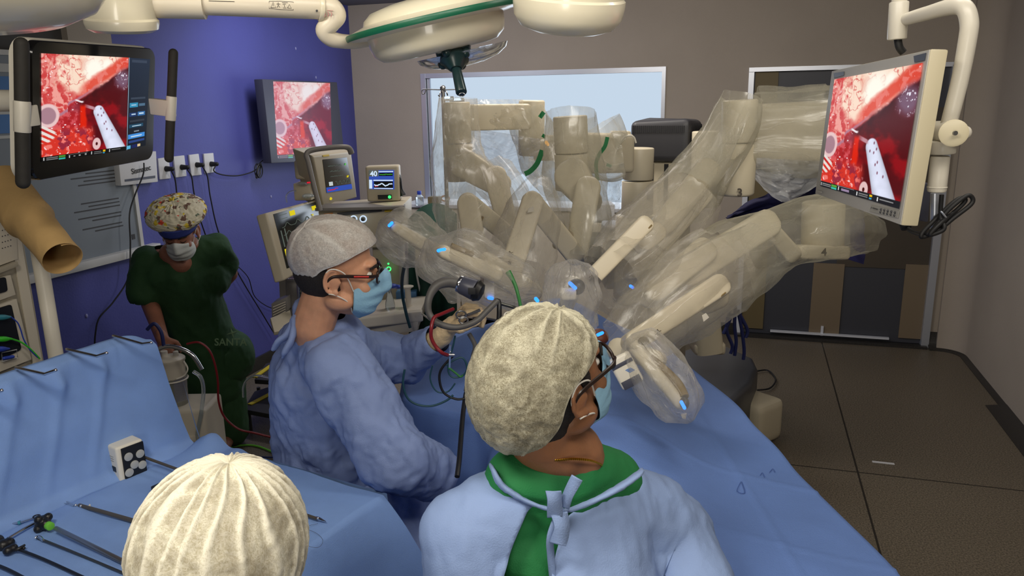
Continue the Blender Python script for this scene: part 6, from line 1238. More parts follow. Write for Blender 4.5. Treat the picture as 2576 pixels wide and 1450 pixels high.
def capmat(name, hi, lo, hair, hair_amt, scale=1.0):
    """nonwoven cap: pale fibre web over darker hair showing through; brighter where layered (painted attribute)"""
    m = bpy.data.materials.new(name); m.use_nodes = True; nt = m.node_tree; N = nt.nodes.new; L = nt.links.new; b = nt.nodes['Principled BSDF']
    tc = N('ShaderNodeTexCoord')
    def fib(sx, sy, sz, sc):
        mp = N('ShaderNodeMapping'); mp.inputs['Scale'].default_value = (sx, sy, sz); mp.inputs['Rotation'].default_value = (sx, sy, sz); L(tc.outputs['Object'], mp.inputs[0])
        n = N('ShaderNodeTexNoise'); n.inputs['Scale'].default_value = sc; n.inputs['Detail'].default_value = 5; n.inputs['Distortion'].default_value = 2.2; L(mp.outputs[0], n.inputs['Vector']); return n
    f1, f2, f3 = fib(1, .8, .42, 190*scale), fib(.42, 1, .8, 170*scale), fib(1, 1, 1, 14)
    mx = N('ShaderNodeMath'); mx.operation = 'MAXIMUM'; L(f1.outputs[0], mx.inputs[0]); L(f2.outputs[0], mx.inputs[1])
    mr = N('ShaderNodeMapRange'); mr.inputs[1].default_value = .42; mr.inputs[2].default_value = .66; L(mx.outputs[0], mr.inputs[0])
    h = N('ShaderNodeMapRange'); h.inputs[1].default_value = .35; h.inputs[2].default_value = .65; h.inputs[3].default_value = 0; h.inputs[4].default_value = hair_amt; L(f3.outputs[0], h.inputs[0])
    a = N('ShaderNodeAttribute'); a.attribute_name = 'Lay'
    hm = N('ShaderNodeMath'); hm.operation = 'SUBTRACT'; hm.use_clamp = True; L(h.outputs[0], hm.inputs[0]); L(a.outputs['Fac'], hm.inputs[1])
    c1 = N('ShaderNodeMix'); c1.data_type = 'RGBA'; c1.inputs[6].default_value = lin(lo); c1.inputs[7].default_value = lin(hi)
    am_ = N('ShaderNodeMath'); am_.operation = 'ADD'; am_.use_clamp = True; L(mr.outputs[0], am_.inputs[0]); L(a.outputs['Fac'], am_.inputs[1]); L(am_.outputs[0], c1.inputs[0])
    c2 = N('ShaderNodeMix'); c2.data_type = 'RGBA'; c2.inputs[7].default_value = lin(hair); L(hm.outputs[0], c2.inputs[0]); L(c1.outputs[2], c2.inputs[6]); L(c2.outputs[2], b.inputs['Base Color'])
    b.inputs['Roughness'].default_value = .75; bp = N('ShaderNodeBump'); bp.inputs['Strength'].default_value = .2; bp.inputs['Distance'].default_value = .002; L(mx.outputs[0], bp.inputs['Height']); L(bp.outputs[0], b.inputs['Normal']); MATS[name] = m
capmat('cap_web', (196, 191, 168), (128, 120, 95), (84, 74, 54), .5, 1.7); capmat('cap_near', (230, 225, 206), (190, 182, 154), (112, 98, 74), .6, 1.4); capmat('cap_grey', (204, 200, 194), (164, 160, 154), (150, 124, 108), .35)
class Head:
    def __init__(s, c, face, up, k=1.0):
        s.c = V(c); s.f = V(face).normalized(); s.u = (V(up)-s.f*V(up).dot(s.f)).normalized(); s.r = s.f.cross(s.u); s.k = k   # r = the person's right... see p()
    def p(s, x, y, z): return s.c+(s.r*x+s.f*y+s.u*z)*s.k
    def ax(s): return (s.r, s.f, s.u)
    def e(s, bm, x, y, z, rx, ry, rz, seg=20): return ball(bm, s.p(x, y, z), (rx*s.k, ry*s.k, rz*s.k), s.ax(), seg)
def head_shapes(bm, h, neck=None, nose=True):
    k = h.k
    h.e(bm, 0, -.015, .045, .077, .097, .085, 32); h.e(bm, 0, .030, -.005, .064, .064, .085, 28); h.e(bm, 0, .032, -.070, .050, .054, .042)
    h.e(bm, 0, .076, -.095, .021, .018, .018); h.e(bm, 0, .078, .032, .050, .022, .014)
    for s in (-1, 1):
        h.e(bm, s*.036, .066, -.028, .024, .026, .024); h.e(bm, s*.054, .010, -.062, .020, .040, .026)
        # ear: disc, raised rim, lobe
        ex, ey = h.p(s*.077, -.006, -.004), None
        h.e(bm, s*.077, -.004, -.004, .009, .016, .026)
        rim = [h.p(s*(.083+.004*math.sin(a)), -.006-.019*math.sin(a)-.002, -.004+.031*math.cos(a)) for a in [-.5, 0, .5, 1.0, 1.5, 2.0, 2.5, 3.0]]
        tube(bm, rim, [.004*k, .0055*k, .0055*k, .005*k, .0045*k, .004*k], 10, 4, round_end=True); h.e(bm, s*.081, .001, -.034, .006, .009, .010)
        h.e(bm, s*.080, .008, -.006, .005, .006, .009)
    cone_ball(bm, h.p(0, .088, .018), .010*k, h.p(0, .108, -.022), .013*k); h.e(bm, 0, .104, -.026, .018, .012, .009); h.e(bm, 0, .084, -.060, .024, .014, .012)
    return bm
def ears_eyes(h, parent, dark='hair_dark', closed=False):
    for s in (-1, 1):
        if closed:
            b = B(); tube(b, [h.p(s*.016, .090, .006), h.p(s*.030, .094, .001), h.p(s*.045, .085, .006)], [.001*h.k, .002*h.k, .001*h.k], 8, 5); obj('eyelashes', b, dark, parent)
            b = B(); tube(b, [h.p(s*.014, .098, .024), h.p(s*.030, .099, .031), h.p(s*.050, .084, .026)], [.002*h.k, .003*h.k, .002*h.k], 8, 5, flat=(h.u, 1.2)); obj('eyebrow', b, dark, parent); continue
        b = B(); h.e(b, s*.031, .079, .008, .012, .010, .008, 12); e = obj('eye', b, 'eye_white', parent)
        b = B(); h.e(b, s*.031, .0885, .007, .005, .002, .005, 10); obj('iris', b, 'hair_dark', e)
        b = B(); tube(b, [h.p(s*.014, .098, .024), h.p(s*.030, .099, .031), h.p(s*.050, .084, .026)], [.002*h.k, .004*h.k, .002*h.k], 8, 5, flat=(h.u, 1.2)); obj('eyebrow', b, dark, parent)
def cap_surface(h, parent, m, cen, rad, pole, plane=None, pleats=18, amp=.004, puff=.0, name='surgical_cap', seed=0.0, both=True, wr=.003, nu=150, nv=110, band=True, layk=1.0, WOB=.35, LEN=1.15, curve=None):
    """pleated bouffant; pole = local direction the pleats gather to; plane=(point, normal) in local coords cuts the opening"""
    pd_ = V(pole).normalized(); a1 = pd_.orthogonal().normalized(); a2 = pd_.cross(a1); bm = B(); lay = []
    def fn(s, t):
        th = 2*math.pi*s; ph = math.pi*t
        d = pd_*math.cos(ph)+(a1*math.cos(th)+a2*math.sin(th))*math.sin(ph); wob = WOB*nz((math.cos(th)*2, math.sin(th)*2, ph*1.1), 1, seed)
        g = abs(math.sin(pleats*.5*(th+wob)+1.3*nz((math.cos(th)*1.5, math.sin(th)*1.5, 3), 1, seed)))**10
        near = math.exp(-(ph/LEN)**2)+(math.exp(-((math.pi-ph)/.8)**2) if both else 0)
        q = V((d.x*rad[0], d.y*rad[1], d.z*rad[2])); pinch = 1-.035*math.exp(-(ph/.20)**2)
        amp_ = amp*min(1, near*1.1)*min(1, ph/.18+.25); k = g*amp_
        w = wr*ridged((d.x*3, d.y*3, d.z*3), 1.6, seed, 3)+wr*.5*ridged(d, 9, seed, 2)
        lay.append(min(1, g*near*.75+.55*math.exp(-(ph/.28)**2))*layk); q = q*pinch+d*(k+w); return h.p(cen[0]+q.x, cen[1]+q.y, cen[2]+q.z)
    sheet(bm, fn, nu, nv, closed_u=True); at = bm.verts.layers.float.new('Lay'); bm.verts.ensure_lookup_table()
    for v, l in zip(bm.verts, lay): v[at] = l
    if plane:
        pp = h.p(*plane[0]); n = (h.r*plane[1][0]+h.f*plane[1][1]+h.u*plane[1][2]).normalized()
        bmesh.ops.bisect_plane(bm, geom=bm.verts[:]+bm.edges[:]+bm.faces[:], plane_co=pp, plane_no=-n, clear_outer=True)
        bd = [e for e in bm.edges if e.is_boundary and all(abs((v.co-pp).dot(n)) < .002 for v in e.verts)]
        cc = sum((v.co for e in bd for v in e.verts), V())/max(1, 2*len(bd)); vs = {v for e in bd for v in e.verts}
        for v in vs: v.co = v.co+(cc-v.co)*.05; v[at] = .8
        if band and vs:
            rimv = sorted(vs, key=lambda v: math.atan2((v.co-cc).dot(n.cross(h.f if abs(n.dot(h.f)) < .9 else h.u)), (v.co-cc).dot(h.f if abs(n.dot(h.f)) < .9 else h.u)))
            rl = [v.co.copy() for v in rimv][::3]; bb_ = B(); tube(bb_, rl, .0032*h.k, 8, 1, closed=True)
    if curve:
        kill = []
        for v in bm.verts:
            d = (v.co-h.c)/h.k; y, z = d.dot(h.f), d.dot(h.u); lim = curve[0][1] if y < curve[0][0] else curve[-1][1]
            for (ya, za), (yb, zb) in zip(curve, curve[1:]):
                if ya <= y < yb: lim = za+(zb-za)*(y-ya)/(yb-ya)
            if z < lim: kill.append(v)
        bmesh.ops.delete(bm, geom=kill, context='VERTS'); relax(bm, 30)
        for v in bm.verts:
            if any(e.is_boundary for e in v.link_edges): v[at] = .9; d = v.co-h.c; v.co = h.c+d*.985
    o = obj(name, bm, m, parent, 180)
    if plane and band and vs: obj('elastic_edge', bb_, 'loop_white', o)
    return o
def mask(h, parent, m, drop=.0, w_=1.46):
    def fn(s, t):
        u = (s*2-1); z = .004-.122*t-drop*t; a = u*w_
        bulge = math.sin(math.pi*min(t*1.05, 1))**.7; R = .057+.008*bulge; nose_ = .020*math.exp(-(u/.22)**2)*math.exp(-((t-.22)/.25)**2)*1.3
        tk = 1-.30*max(0, (t-.72)/.28)**2; R *= tk; y = .036+(.074*tk+.014*bulge)*math.cos(a)+nose_-.020*t*(1-abs(u))-.014*max(0, t-.8)*5*(1-abs(u))*.6; pl = .0022*math.sin(t*24)*(1-abs(u)**3)
        sq = (z+.055)*(1-.45*abs(u)**2)-.055-.006*abs(u)
        return h.p(math.sin(a)*(R+.002), y+pl, sq+.016*math.exp(-(u/.25)**2)*max(0, 1-t*3))
    b = B(); sheet(b, fn, 60, 50, .0012*h.k); o = obj('face_mask', b, m, parent, 180); e = [fn(0, .05), fn(1, .05), fn(0, .95), fn(1, .95)]
    for s, (ta_, tb_) in ((0, (e[0], e[2])), (1, (e[1], e[3]))):
        sg = -1 if (ta_-h.c).dot(h.r) < 0 else 1
        b = B(); tube(b, [ta_, h.p(sg*.080, .022, .018), h.p(sg*.088, -.012, .030), h.p(sg*.086, -.028, .004), h.p(sg*.084, -.018, -.030)], .0016*h.k, 8, 8); obj('ear_loop', b, 'loop_white', o)
        b = B(); tube(b, [tb_, h.p(sg*.066, .034, -.062), h.p(sg*.082, .006, -.040), h.p(sg*.086, -.016, -.034)], .0016*h.k, 8, 8); obj('ear_loop', b, 'loop_white', o)
    return o
def wrinkle(bm, amp, sc, o=0.0, stretch=(1, 1, 1)):
    bm.normal_update(); off = []
    for v in bm.verts:
        c = V((v.co.x*stretch[0], v.co.y*stretch[1], v.co.z*stretch[2])); w_ = V((nz(c, sc*.5, o+9), nz(c, sc*.5, o+5), nz(c, sc*.5, o+1)))*(.6/sc)
        off.append(v.normal*(amp*(ridged(c+w_, sc, o, 4)-.3)+amp*.8*nz(c, sc*.4, o+2)))
    for v, d in zip(bm.verts, off): v.co += d
    return bm
def topx(co):
    v = co-CAMP; k = FPX/v.dot(FW); return 1288+k*v.dot(RT), 725-k*v.dot(UP)
def inpoly(x, y, poly):
    c = False; j = len(poly)-1
    for i in range(len(poly)):
        (xi, yi), (xj, yj) = poly[i], poly[j]
        if (yi > y) != (yj > y) and x < (xj-xi)*(y-yi)/(yj-yi)+xi: c = not c
        j = i
    return c
def cut_open(bm, poly):
    """open a garment where it parts: remove the faces on the near side within the outline"""
    bm.normal_update(); kill = []
    for f in bm.faces:
        c = f.calc_center_median()
        if f.normal.dot(c-CAMP) < 0 and inpoly(*topx(c), poly): kill.append(f)
    bmesh.ops.delete(bm, geom=kill, context='FACES'); return bm
def relax(bm, n=14):
    bm.edges.ensure_lookup_table(); nb = {}
    for e in bm.edges:
        if e.is_boundary:
            for a, c in ((e.verts[0], e.verts[1]), (e.verts[1], e.verts[0])): nb.setdefault(a, []).append(c)
    for _ in range(n):
        new = {v: (v.co+sum((q.co for q in l), V())/len(l))/2 for v, l in nb.items() if len(l) == 2}
        for v, c in new.items(): v.co = c
def chain(bm, pts, rs): 
    for i in range(len(pts)-1): cone_ball(bm, pts[i], rs[i], pts[i+1], rs[i+1])
    return bm
def hand(bm, wrist, palm_dir, back_dir, side_dir, k=1.0, curl=(1.0, 1.1, 1.2, 1.3), thumb=.6, w0=.027):
    """palm plus five fingers; fingers curl towards -back_dir, thumb leaves the side_dir edge"""
    d = V(palm_dir).normalized(); n = (V(back_dir)-d*V(back_dir).dot(d)).normalized(); s = V(side_dir); s = (s-d*s.dot(d)-n*s.dot(n)).normalized(); w_ = V(wrist)
    for q in (-.022, -.007, .008, .023): cone_ball(bm, w_+s*q*.8*k+d*.010*k, .013*k, w_+d*.080*k+s*q*k*1.15, .0115*k, 12)
    cone_ball(bm, w_-d*.03*k, w0*k*.9, w_+d*.02*k, .024*k, 14)
    for i, q in enumerate((.030, .010, -.010, -.029)):      # index .. little
        L_1 = (.040, .045, .042, .033)[i]*k; p = w_+d*.085*k+s*q*k; a = 0
        for j, (ln, r_) in enumerate(((L_1, .0092), (L_1*.62, .0085), (L_1*.5, .0076))):
            a += curl[i]*(.75, .95, .6)[j]; q2 = p+(d*math.cos(a)-n*math.sin(a))*ln; cone_ball(bm, p, r_*k, q2, (r_-.0007)*k, 10); p = q2
    p = w_+s*.026*k+d*.016*k; t1 = p+(s*.75+d*.6-n*.25).normalized()*.040*k; t2 = t1+(s*(.5-thumb)+d*.9-n*thumb*.8).normalized()*.032*k; t3 = t2+(s*(-.2-thumb*.3)+d*.8-n*thumb).normalized()*.026*k
    chain(bm, [p, t1, t2, t3], [.014*k, .0115*k, .010*k, .0085*k]); return bm
# ---------------------------------------------------------------- man in the mid-blue gown (left of centre, in profile)
hA = Head(P(850, 686, 2.16), V((.985, .14, -.10)), V((.10, -.03, 1)), 1.10); k = hA.k
pA = thing('person', 'person in a blue gown, grey cap and glasses, in profile, reaching over the drape', 'person', (P(830, 1100, 2.3).x, 2.30, 0))
b = B(); head_shapes(b, hA); ch = P(800, 960, 2.28)
chain(b, [hA.p(0, -.030, -.04), hA.p(0, -.060, -.15), P(800, 880, 2.24)], [.054*k, .056*k, .075]); chain(b, [P(800, 880, 2.24), P(800, 1080, 2.32), P(830, 1240, 2.36)], [.10, .13, .14])
LS, RS = P(905, 895, 2.44), P(850, 930, 2.10); RE, RW = P(990, 1150, 2.00), P(1125, 1185, 2.10); LE, LWR = P(1020, 905, 2.52), P(1112, 846, 2.42)
chain(b, [P(800, 880, 2.24), RS, RE, RW], [.07, .055, .042, .030]); chain(b, [P(820, 880, 2.3), LS, LE, LWR], [.07, .055, .042, .030])
for s_, (hx_, hy_) in ((-1, (900, 2.25)), (1, (930, 2.45))): chain(b, [P(840, 1250, 2.36), V((P(960, 1300, 2.3).x+.0, 2.30+.10*s_, .62)), V((P(990, 1400, 2.3).x, 2.30+.10*s_, .12)), V((P(1040, 1400, 2.3).x, 2.28+.10*s_, .05))], [.12, .08, .05, .04])
obj('body', blob(b, .0042, 5), 'skin_light', pA, 180)
ears_eyes(hA, pA)
b = B(); hA.e(b, 0, -.030, .010, .0795, .086, .086, 32); bmesh.ops.bisect_plane(b, geom=b.verts[:]+b.edges[:]+b.faces[:], plane_co=hA.p(0, .010, -.02), plane_no=hA.f*.8+hA.u*.15, clear_outer=True); obj('hair', b, 'hair_dark', pA, 180)
cap_surface(hA, pA, 'cap_grey', (0, -.012, .050), (.090, .117, .102), (.25, -.55, .6), None, pleats=5, amp=.0025, wr=.0012, curve=[(-.2, -.075), (-.125, -.062), (-.07, -.028), (-.035, .026), (0, .038), (.05, .066), (.12, .098)], seed=2, both=False, layk=.8)
mask(hA, pA, 'mask_blue')
b = B(); slab(b, [hA.p(.012, .118, .004), hA.p(-.02, .122, .004), hA.p(-.022, .116, -.030), hA.p(.016, .113, -.028)], .001); obj('tape_square', b, mat('tape_cream', (220, 214, 180), .6), pA)
def glasses(h, parent, m, rx=.024, rz=.017, rect=True, red=False, tr=.0028):
    g = B()
    for s in (-1, 1):
        n = 16; pts = []
        for i in range(n):
            a = 2*math.pi*i/n; e = .55 if rect else 1; pts.append(h.p(s*.033+math.copysign(abs(math.cos(a))**e, math.cos(a))*rx, .112-.010*abs(math.cos(a)*.5+.5*s)*1, .006+math.copysign(abs(math.sin(a))**e, math.sin(a))*rz))
        tube(g, pts, tr*h.k, 8, 2, closed=True)
    tube(g, [h.p(-.010, .113, .012), h.p(0, .116, .015), h.p(.010, .113, .012)], tr*h.k, 8, 4); o = obj('spectacles', g, m, parent, 60)
    for s in (-1, 1):
        b = B(); tube(b, [h.p(s*(.033+rx), .105, .012), h.p(s*.073, .080, .012), h.p(s*.083, .010, .012), h.p(s*.084, -.012, .006), h.p(s*.082, -.024, -.010)], [.0042*h.k, .0046*h.k, .0042*h.k, .003*h.k], 8, 6, flat=(h.r, .6)); t = obj('temple', b, m, o)
        if red: b = B(); tube(b, [h.p(s*.0775, .082, .013), h.p(s*.0835, .045, .013)], .0024*h.k, 8, 0, flat=(h.r, .5)); obj('red_stripe', b, 'frame_red', t, label='red stripe on the temple')
        b = B(); lathe(b, [(0, 0), (rx*.95*h.k, 0), (rx*.95*h.k, .001), (0, .001)], h.p(s*.033, .106, .006), h.f, 24, sx=rz/rx if abs(h.f.x) < 2 else 1); obj('lens', b, 'lens', o)
    return o
glasses(hA, pA, 'frame_brown', red=True)
# gown
g = B(); nb = P(822, 835, 2.24)
chain(g, [P(815, 868, 2.24), P(812, 950, 2.27), P(815, 1080, 2.32), P(835, 1230, 2.34)], [.115, .150, .150, .165])
chain(g, [P(830, 935, 2.26), P(850, 1090, 2.28), P(870, 1220, 2.34)], [.13, .14, .16])
chain(g, [P(815, 885, 2.24), RS, RE, RW+V((-.05, 0, 0))], [.10, .088, .086, .060]); chain(g, [P(830, 885, 2.30), LS, LE, LWR+(LE-LWR).normalized()*.05], [.10, .082, .066, .040])
chain(g, [P(745, 850, 2.24), P(790, 850, 2.24)], [.05, .07])
chain(g, [P(850, 1240, 2.34), P(960, 1300, 2.26), P(1010, 1400, 2.22), V((P(1040, 1440, 2.2).x, 2.22, .35))], [.18, .15, .14, .15]); chain(g, [P(820, 1260, 2.36), V((P(850, 1400, 2.36).x, 2.38, .35))], [.16, .17])
g = blob(g, .007, 7); wrinkle(g, .012, 6.0, 3, (1, 1, .7)); wrinkle(g, .007, 11, 5, (1, 1, .3)); wrinkle(g, .003, 22, 8)
cut_open(g, [(745, 770), (870, 770), (870, 802), (850, 808), (820, 804), (760, 800)]); relax(g)
bmesh.ops.delete(g, geom=[v for v in g.verts if (v.co-LWR).length < .052 or (v.co-RW).length < .03], context='VERTS'); relax(g)
gA = obj('surgical_gown', g, 'gown_mid2', pA, 180)
b = B(); tube(b, path([(742, 800, 2.19), (748, 770, 2.20), (762, 765, 2.22), (775, 780, 2.2)]), [.012, .016, .016, .010], 10, 6, flat=(RT, .5)); tube(b, path([(745, 795, 2.14), (725, 840, 2.12), (700, 860, 2.11), (688, 880, 2.11)]), [.016, .018, .016, .010], 10, 6, flat=(RT, .4)); tube(b, path([(740, 800, 2.13), (736, 850, 2.10), (720, 880, 2.09), (712, 900, 2.09)]), [.010, .014, .014, .006], 10, 6, flat=(RT, .4)); wrinkle(b, .003, 30, 1); obj('neck_ties', b, 'gown_mid2', gA, 180)
b = B(); tube(b, path([(748, 812, 2.17), (768, 796, 2.16), (800, 792, 2.15), (830, 800, 2.14)]), [.012, .018, .016, .008], 12, 6); obj('green_collar', b, 'scrub_green', pA)
b = B(); hd_ = (P(1165, 800, 2.40)-LWR); hand(b, P(1128, 826, 2.41), V((.55, -.05, .55)), V((-.6, -.2, .7)), V((.1, -1, .3)), 1.05, (1.15, 1.25, 1.3, 1.35), .5); chain(b, [LE.lerp(LWR, .45), LWR, P(1128, 826, 2.41)], [.036, .033, .028])
gv = blob(b, .0035, 3); wrinkle(gv, .0015, 40); obj('glove', gv, 'glove_cream', pA, 180)
b = B(); tube(b, path([(1150, 800, 2.38), (1185, 790, 2.36), (1208, 780, 2.36)]), .005, 10, 0); tube(b, [P(1160, 792, 2.35)+V((.016*math.cos(a), 0, .012*math.sin(a))) for a in [i*math.pi/4 for i in range(8)]], .0028, 8, 4, closed=True); tube(b, [P(1166, 806, 2.35)+V((.014*math.cos(a), 0, .011*math.sin(a))) for a in [i*math.pi/4 for i in range(8)]], .0028, 8, 4, closed=True); tag(obj('ring_handle', b, 'steel'), 'steel ring-handled instrument gripped in the cream glove', 'instrument')
# ---------------------------------------------------------------- surgeon seen from behind (centre)
hB = Head(P(1382, 958, 1.250), V((.72, .56, .24)), V((-.03, -.10, 1)), 1.0); k = hB.k
pB = thing('person', 'person seen from behind in a pale blue gown open over green scrubs', 'person', (.10, 1.27, 0))
NB = P(1425, 1150, 1.285); SL, SR = P(1200, 1330, 1.217), P(1690, 1325, 1.389)
b = B(); head_shapes(b, hB); chain(b, [hB.p(0, -.030, -.03), hB.p(0, -.045, -.10), NB, P(1430, 1300, 1.328)], [.058*k, .054*k, .070, .11]); chain(b, [SL, P(1330, 1275, 1.268), P(1420, 1250, 1.312), P(1540, 1250, 1.345), SR], [.045, .055, .06, .055, .045])
chain(b, [P(1430, 1300, 1.328), V((.10, 1.27, .95)), V((.10, 1.25, .75))], [.07, .10, .12])
EL, ER = V((SL.x-.02, 1.17, .96)), V((SR.x+.035, 1.24, .96)); chain(b, [SL, EL, EL+V((.05, .16, .03))], [.055, .042, .03]); chain(b, [SR, ER, ER+V((-.05, .14, .02))], [.055, .042, .03])
for s_ in (-.09, .09): chain(b, [V((.10+s_, 1.25, .78)), V((.10+s_, 1.24, .42)), V((.10+s_, 1.22, .09)), V((.10+s_, 1.34, .05))], [.09, .06, .045, .038])
obj('body', blob(b, .0045, 5), 'skin_tan', pB, 180); ears_eyes(hB, pB)
b = B(); hB.e(b, 0, -.030, .006, .0800, .090, .094, 36); hB.e(b, 0, -.034, -.030, .066, .068, .082, 30); bmesh.ops.bisect_plane(b, geom=b.verts[:]+b.edges[:]+b.faces[:], plane_co=hB.p(0, -.002, -.02), plane_no=hB.f*.85-hB.u*.05, clear_outer=True)
hB.e(b, .074, .018, .022, .006, .012, .022); hB.e(b, -.074, .018, .022, .006, .012, .022); obj('hair', b, 'hair_dark', pB, 180)
cap_surface(hB, pB, 'cap_web', (0, -.026, .016), (.094, .131, .129), (0.10, .50, .85), None, pleats=12, amp=.004, wr=.0016, nu=190, nv=150, layk=.75, curve=[(-.2, -.105), (-.11, -.080), (-.080, -.055), (-.056, -.020), (-.040, .020), (-.015, .036), (.04, .046), (.10, .058)], seed=7)
b = B(); gp = hB.p(0.012, .012, .148)
mask(hB, pB, 'mask_blue'); glasses(hB, pB, 'frame_brown', .026, .023, False, tr=.0030)
b = B(); N_ = 40
for i in range(N_):
    a = math.pi*(1.02+.96*i/(N_-1)); c = NB+V((.072*math.cos(a)+.0, .072*math.sin(a), -.022+.010*math.cos(a))); box(b, c, (.0085, .003, .0055), (V((-math.sin(a), math.cos(a), 0)), V((math.cos(a), math.sin(a), 0)), zz), .0008)
b.free()
pts = path([(1372, 1158, 1.200), (1405, 1158, 1.200), (1440, 1155, 1.204), (1480, 1158, 1.217), (1505, 1166, 1.234), (1514, 1172, 1.251)]); C = crom(pts, 8); b = B()
for i in range(0, len(C)-1): t = (C[i+1]-C[i]).normalized(); box(b, (C[i]+C[i+1])/2, ((C[i+1]-C[i]).length*.8, .003, .0042), (t, (t.cross(zz)).normalized(), zz), .0007)
obj('gold_chain', b, 'gold', pB, label='gold neck chain')
# green scrub shirt
g = B(); chain(g, [P(1300, 1212, 1.243), P(1418, 1200, 1.285), P(1535, 1212, 1.337)], [0.0600, 0.0800, 0.0600]); chain(g, [P(1420, 1270, 1.303), P(1420, 1340, 1.320), V((.09, 1.245, .98)), V((.10, 1.25, .70))], [0.092, 0.112, 0.1480, 0.1480]); chain(g, [P(1300, 1290, 1.251), P(1540, 1295, 1.354)], [0.068, 0.058]); chain(g, [P(1330, 1380, 1.25), P(1330, 1480, 1.25)], [0.085, 0.095])
chain(g, [P(1260, 1270, 1.243), P(1590, 1270, 1.371)], [0.040, 0.030]); g = blob(g, .006, 8); wrinkle(g, .003, 9, 1)
sB = obj('green_scrub_shirt', g, 'scrub_green', pB, 180)
# gown
g = B(); chain(g, [P(1175, 1345, 1.217), P(1290, 1300, 1.243), P(1420, 1300, 1.303), P(1560, 1300, 1.354), P(1700, 1340, 1.389)], [0.0722, 0.0862, 0.110, 0.0900, 0.0748]); chain(g, [P(1430, 1350, 1.320), V((.10, 1.25, .98)), V((.10, 1.25, .70)), V((.10, 1.25, .35))], [0.150, 0.170, 0.1848, 0.2112])
chain(g, [P(1225, 1255, 1.235), P(1320, 1235, 1.243)], [0.0396, 0.0440]); chain(g, [P(1580, 1240, 1.345), P(1660, 1265, 1.371)], [0.0440, 0.0440])
chain(g, [P(1185, 1350, 1.217), EL+V((0, 0, .05)), EL+V((.04, .13, .03))], [0.0748, 0.0704, 0.0528]); chain(g, [P(1690, 1345, 1.389), ER+V((0, 0, .05)), ER+V((-.04, .11, .02))], [0.0774, 0.0704, 0.0528]); chain(g, [P(1280, 1400, 1.243), P(1600, 1400, 1.371)], [0.1056, 0.1056])
g = blob(g, .006, 9); wrinkle(g, .008, 5, 11, (1, 1, .7)); wrinkle(g, .0022, 14, 4, (1, 1, .6))
cut_open(g, [(1236, 1130), (1256, 1205), (1300, 1248), (1360, 1278), (1400, 1288), (1332, 1272), (1300, 1350), (1280, 1400), (1262, 1470), (1385, 1470), (1402, 1380), (1428, 1295), (1480, 1268), (1560, 1222), (1600, 1198), (1620, 1130)])
relax(g); bmesh.ops.solidify(g, geom=g.faces[:], thickness=.002)
gB = obj('surgical_gown', g, 'gown_pale', pB, 180)
# neck band and tied bow
nbp = path([(1234, 1172, 1.215), (1244, 1192, 1.187), (1262, 1222, 1.183), (1305, 1252, 1.178), (1350, 1272, 1.174), (1388, 1284, 1.170), (1402, 1288, 1.170), (1440, 1282, 1.174), (1500, 1258, 1.187), (1560, 1226, 1.208), (1600, 1198, 1.234), (1612, 1182, 1.262)])
b = B(); tube(b, nbp, [.004, .012, .013, .010, .008, .007, .009, .012, .015, .014, .004], 10, 6, flat=(V((0, 1, 0)), .35)); wrinkle(b, .0012, 40); obj('neck_band', b, 'gown_pale', gB, 180)
def ribbon(pts, w_, th=.0012, ups=None):
    bm = B(); C = crom(path(pts), 8); rows = []
    for i, c in enumerate(C):
        t = (C[min(i+1, len(C)-1)]-C[max(i-1, 0)]).normalized(); s = t.cross((c-CAMP).normalized()).normalized(); tw = .5*math.sin(i*.22); s = s*math.cos(tw)+(c-CAMP).normalized()*math.sin(tw)
        rows.append((bm.verts.new(c-s*w_/2), bm.verts.new(c), bm.verts.new(c+s*w_/2)))
    for a, c in zip(rows, rows[1:]): bm.faces.new((a[0], a[1], c[1], c[0])); bm.faces.new((a[1], a[2], c[2], c[1]))
    bmesh.ops.recalc_face_normals(bm, faces=bm.faces[:]); bmesh.ops.solidify(bm, geom=bm.faces[:], thickness=th); return bm
for i, (pts, w_) in enumerate(((([(1392, 1236, 1.144), (1394, 1262, 1.140), (1396, 1298, 1.148)]), .026), (([(1418, 1276, 1.153), (1430, 1245, 1.144), (1452, 1202, 1.140)]), .020), (([(1406, 1290, 1.148), (1412, 1330, 1.140), (1404, 1368, 1.140)]), .028), (([(1404, 1296, 1.157), (1384, 1350, 1.148), (1386, 1400, 1.157), (1392, 1470, 1.166)]), .013))):
    obj('tie_ribbon', ribbon(pts, w_, .004 if i in (0, 2) else .0015), 'gown_pale', gB, 180)
b = B(); ball(b, P(1404, 1287, 1.153), (.011, .009, .010)); obj('tie_knot', b, 'gown_pale', gB)
b = B(); tube(b, path([(1142, 1240, 1.144), (1180, 1238, 1.148), (1230, 1243, 1.157), (1290, 1262, 1.166)]), .0012, 6, 5); b.free()
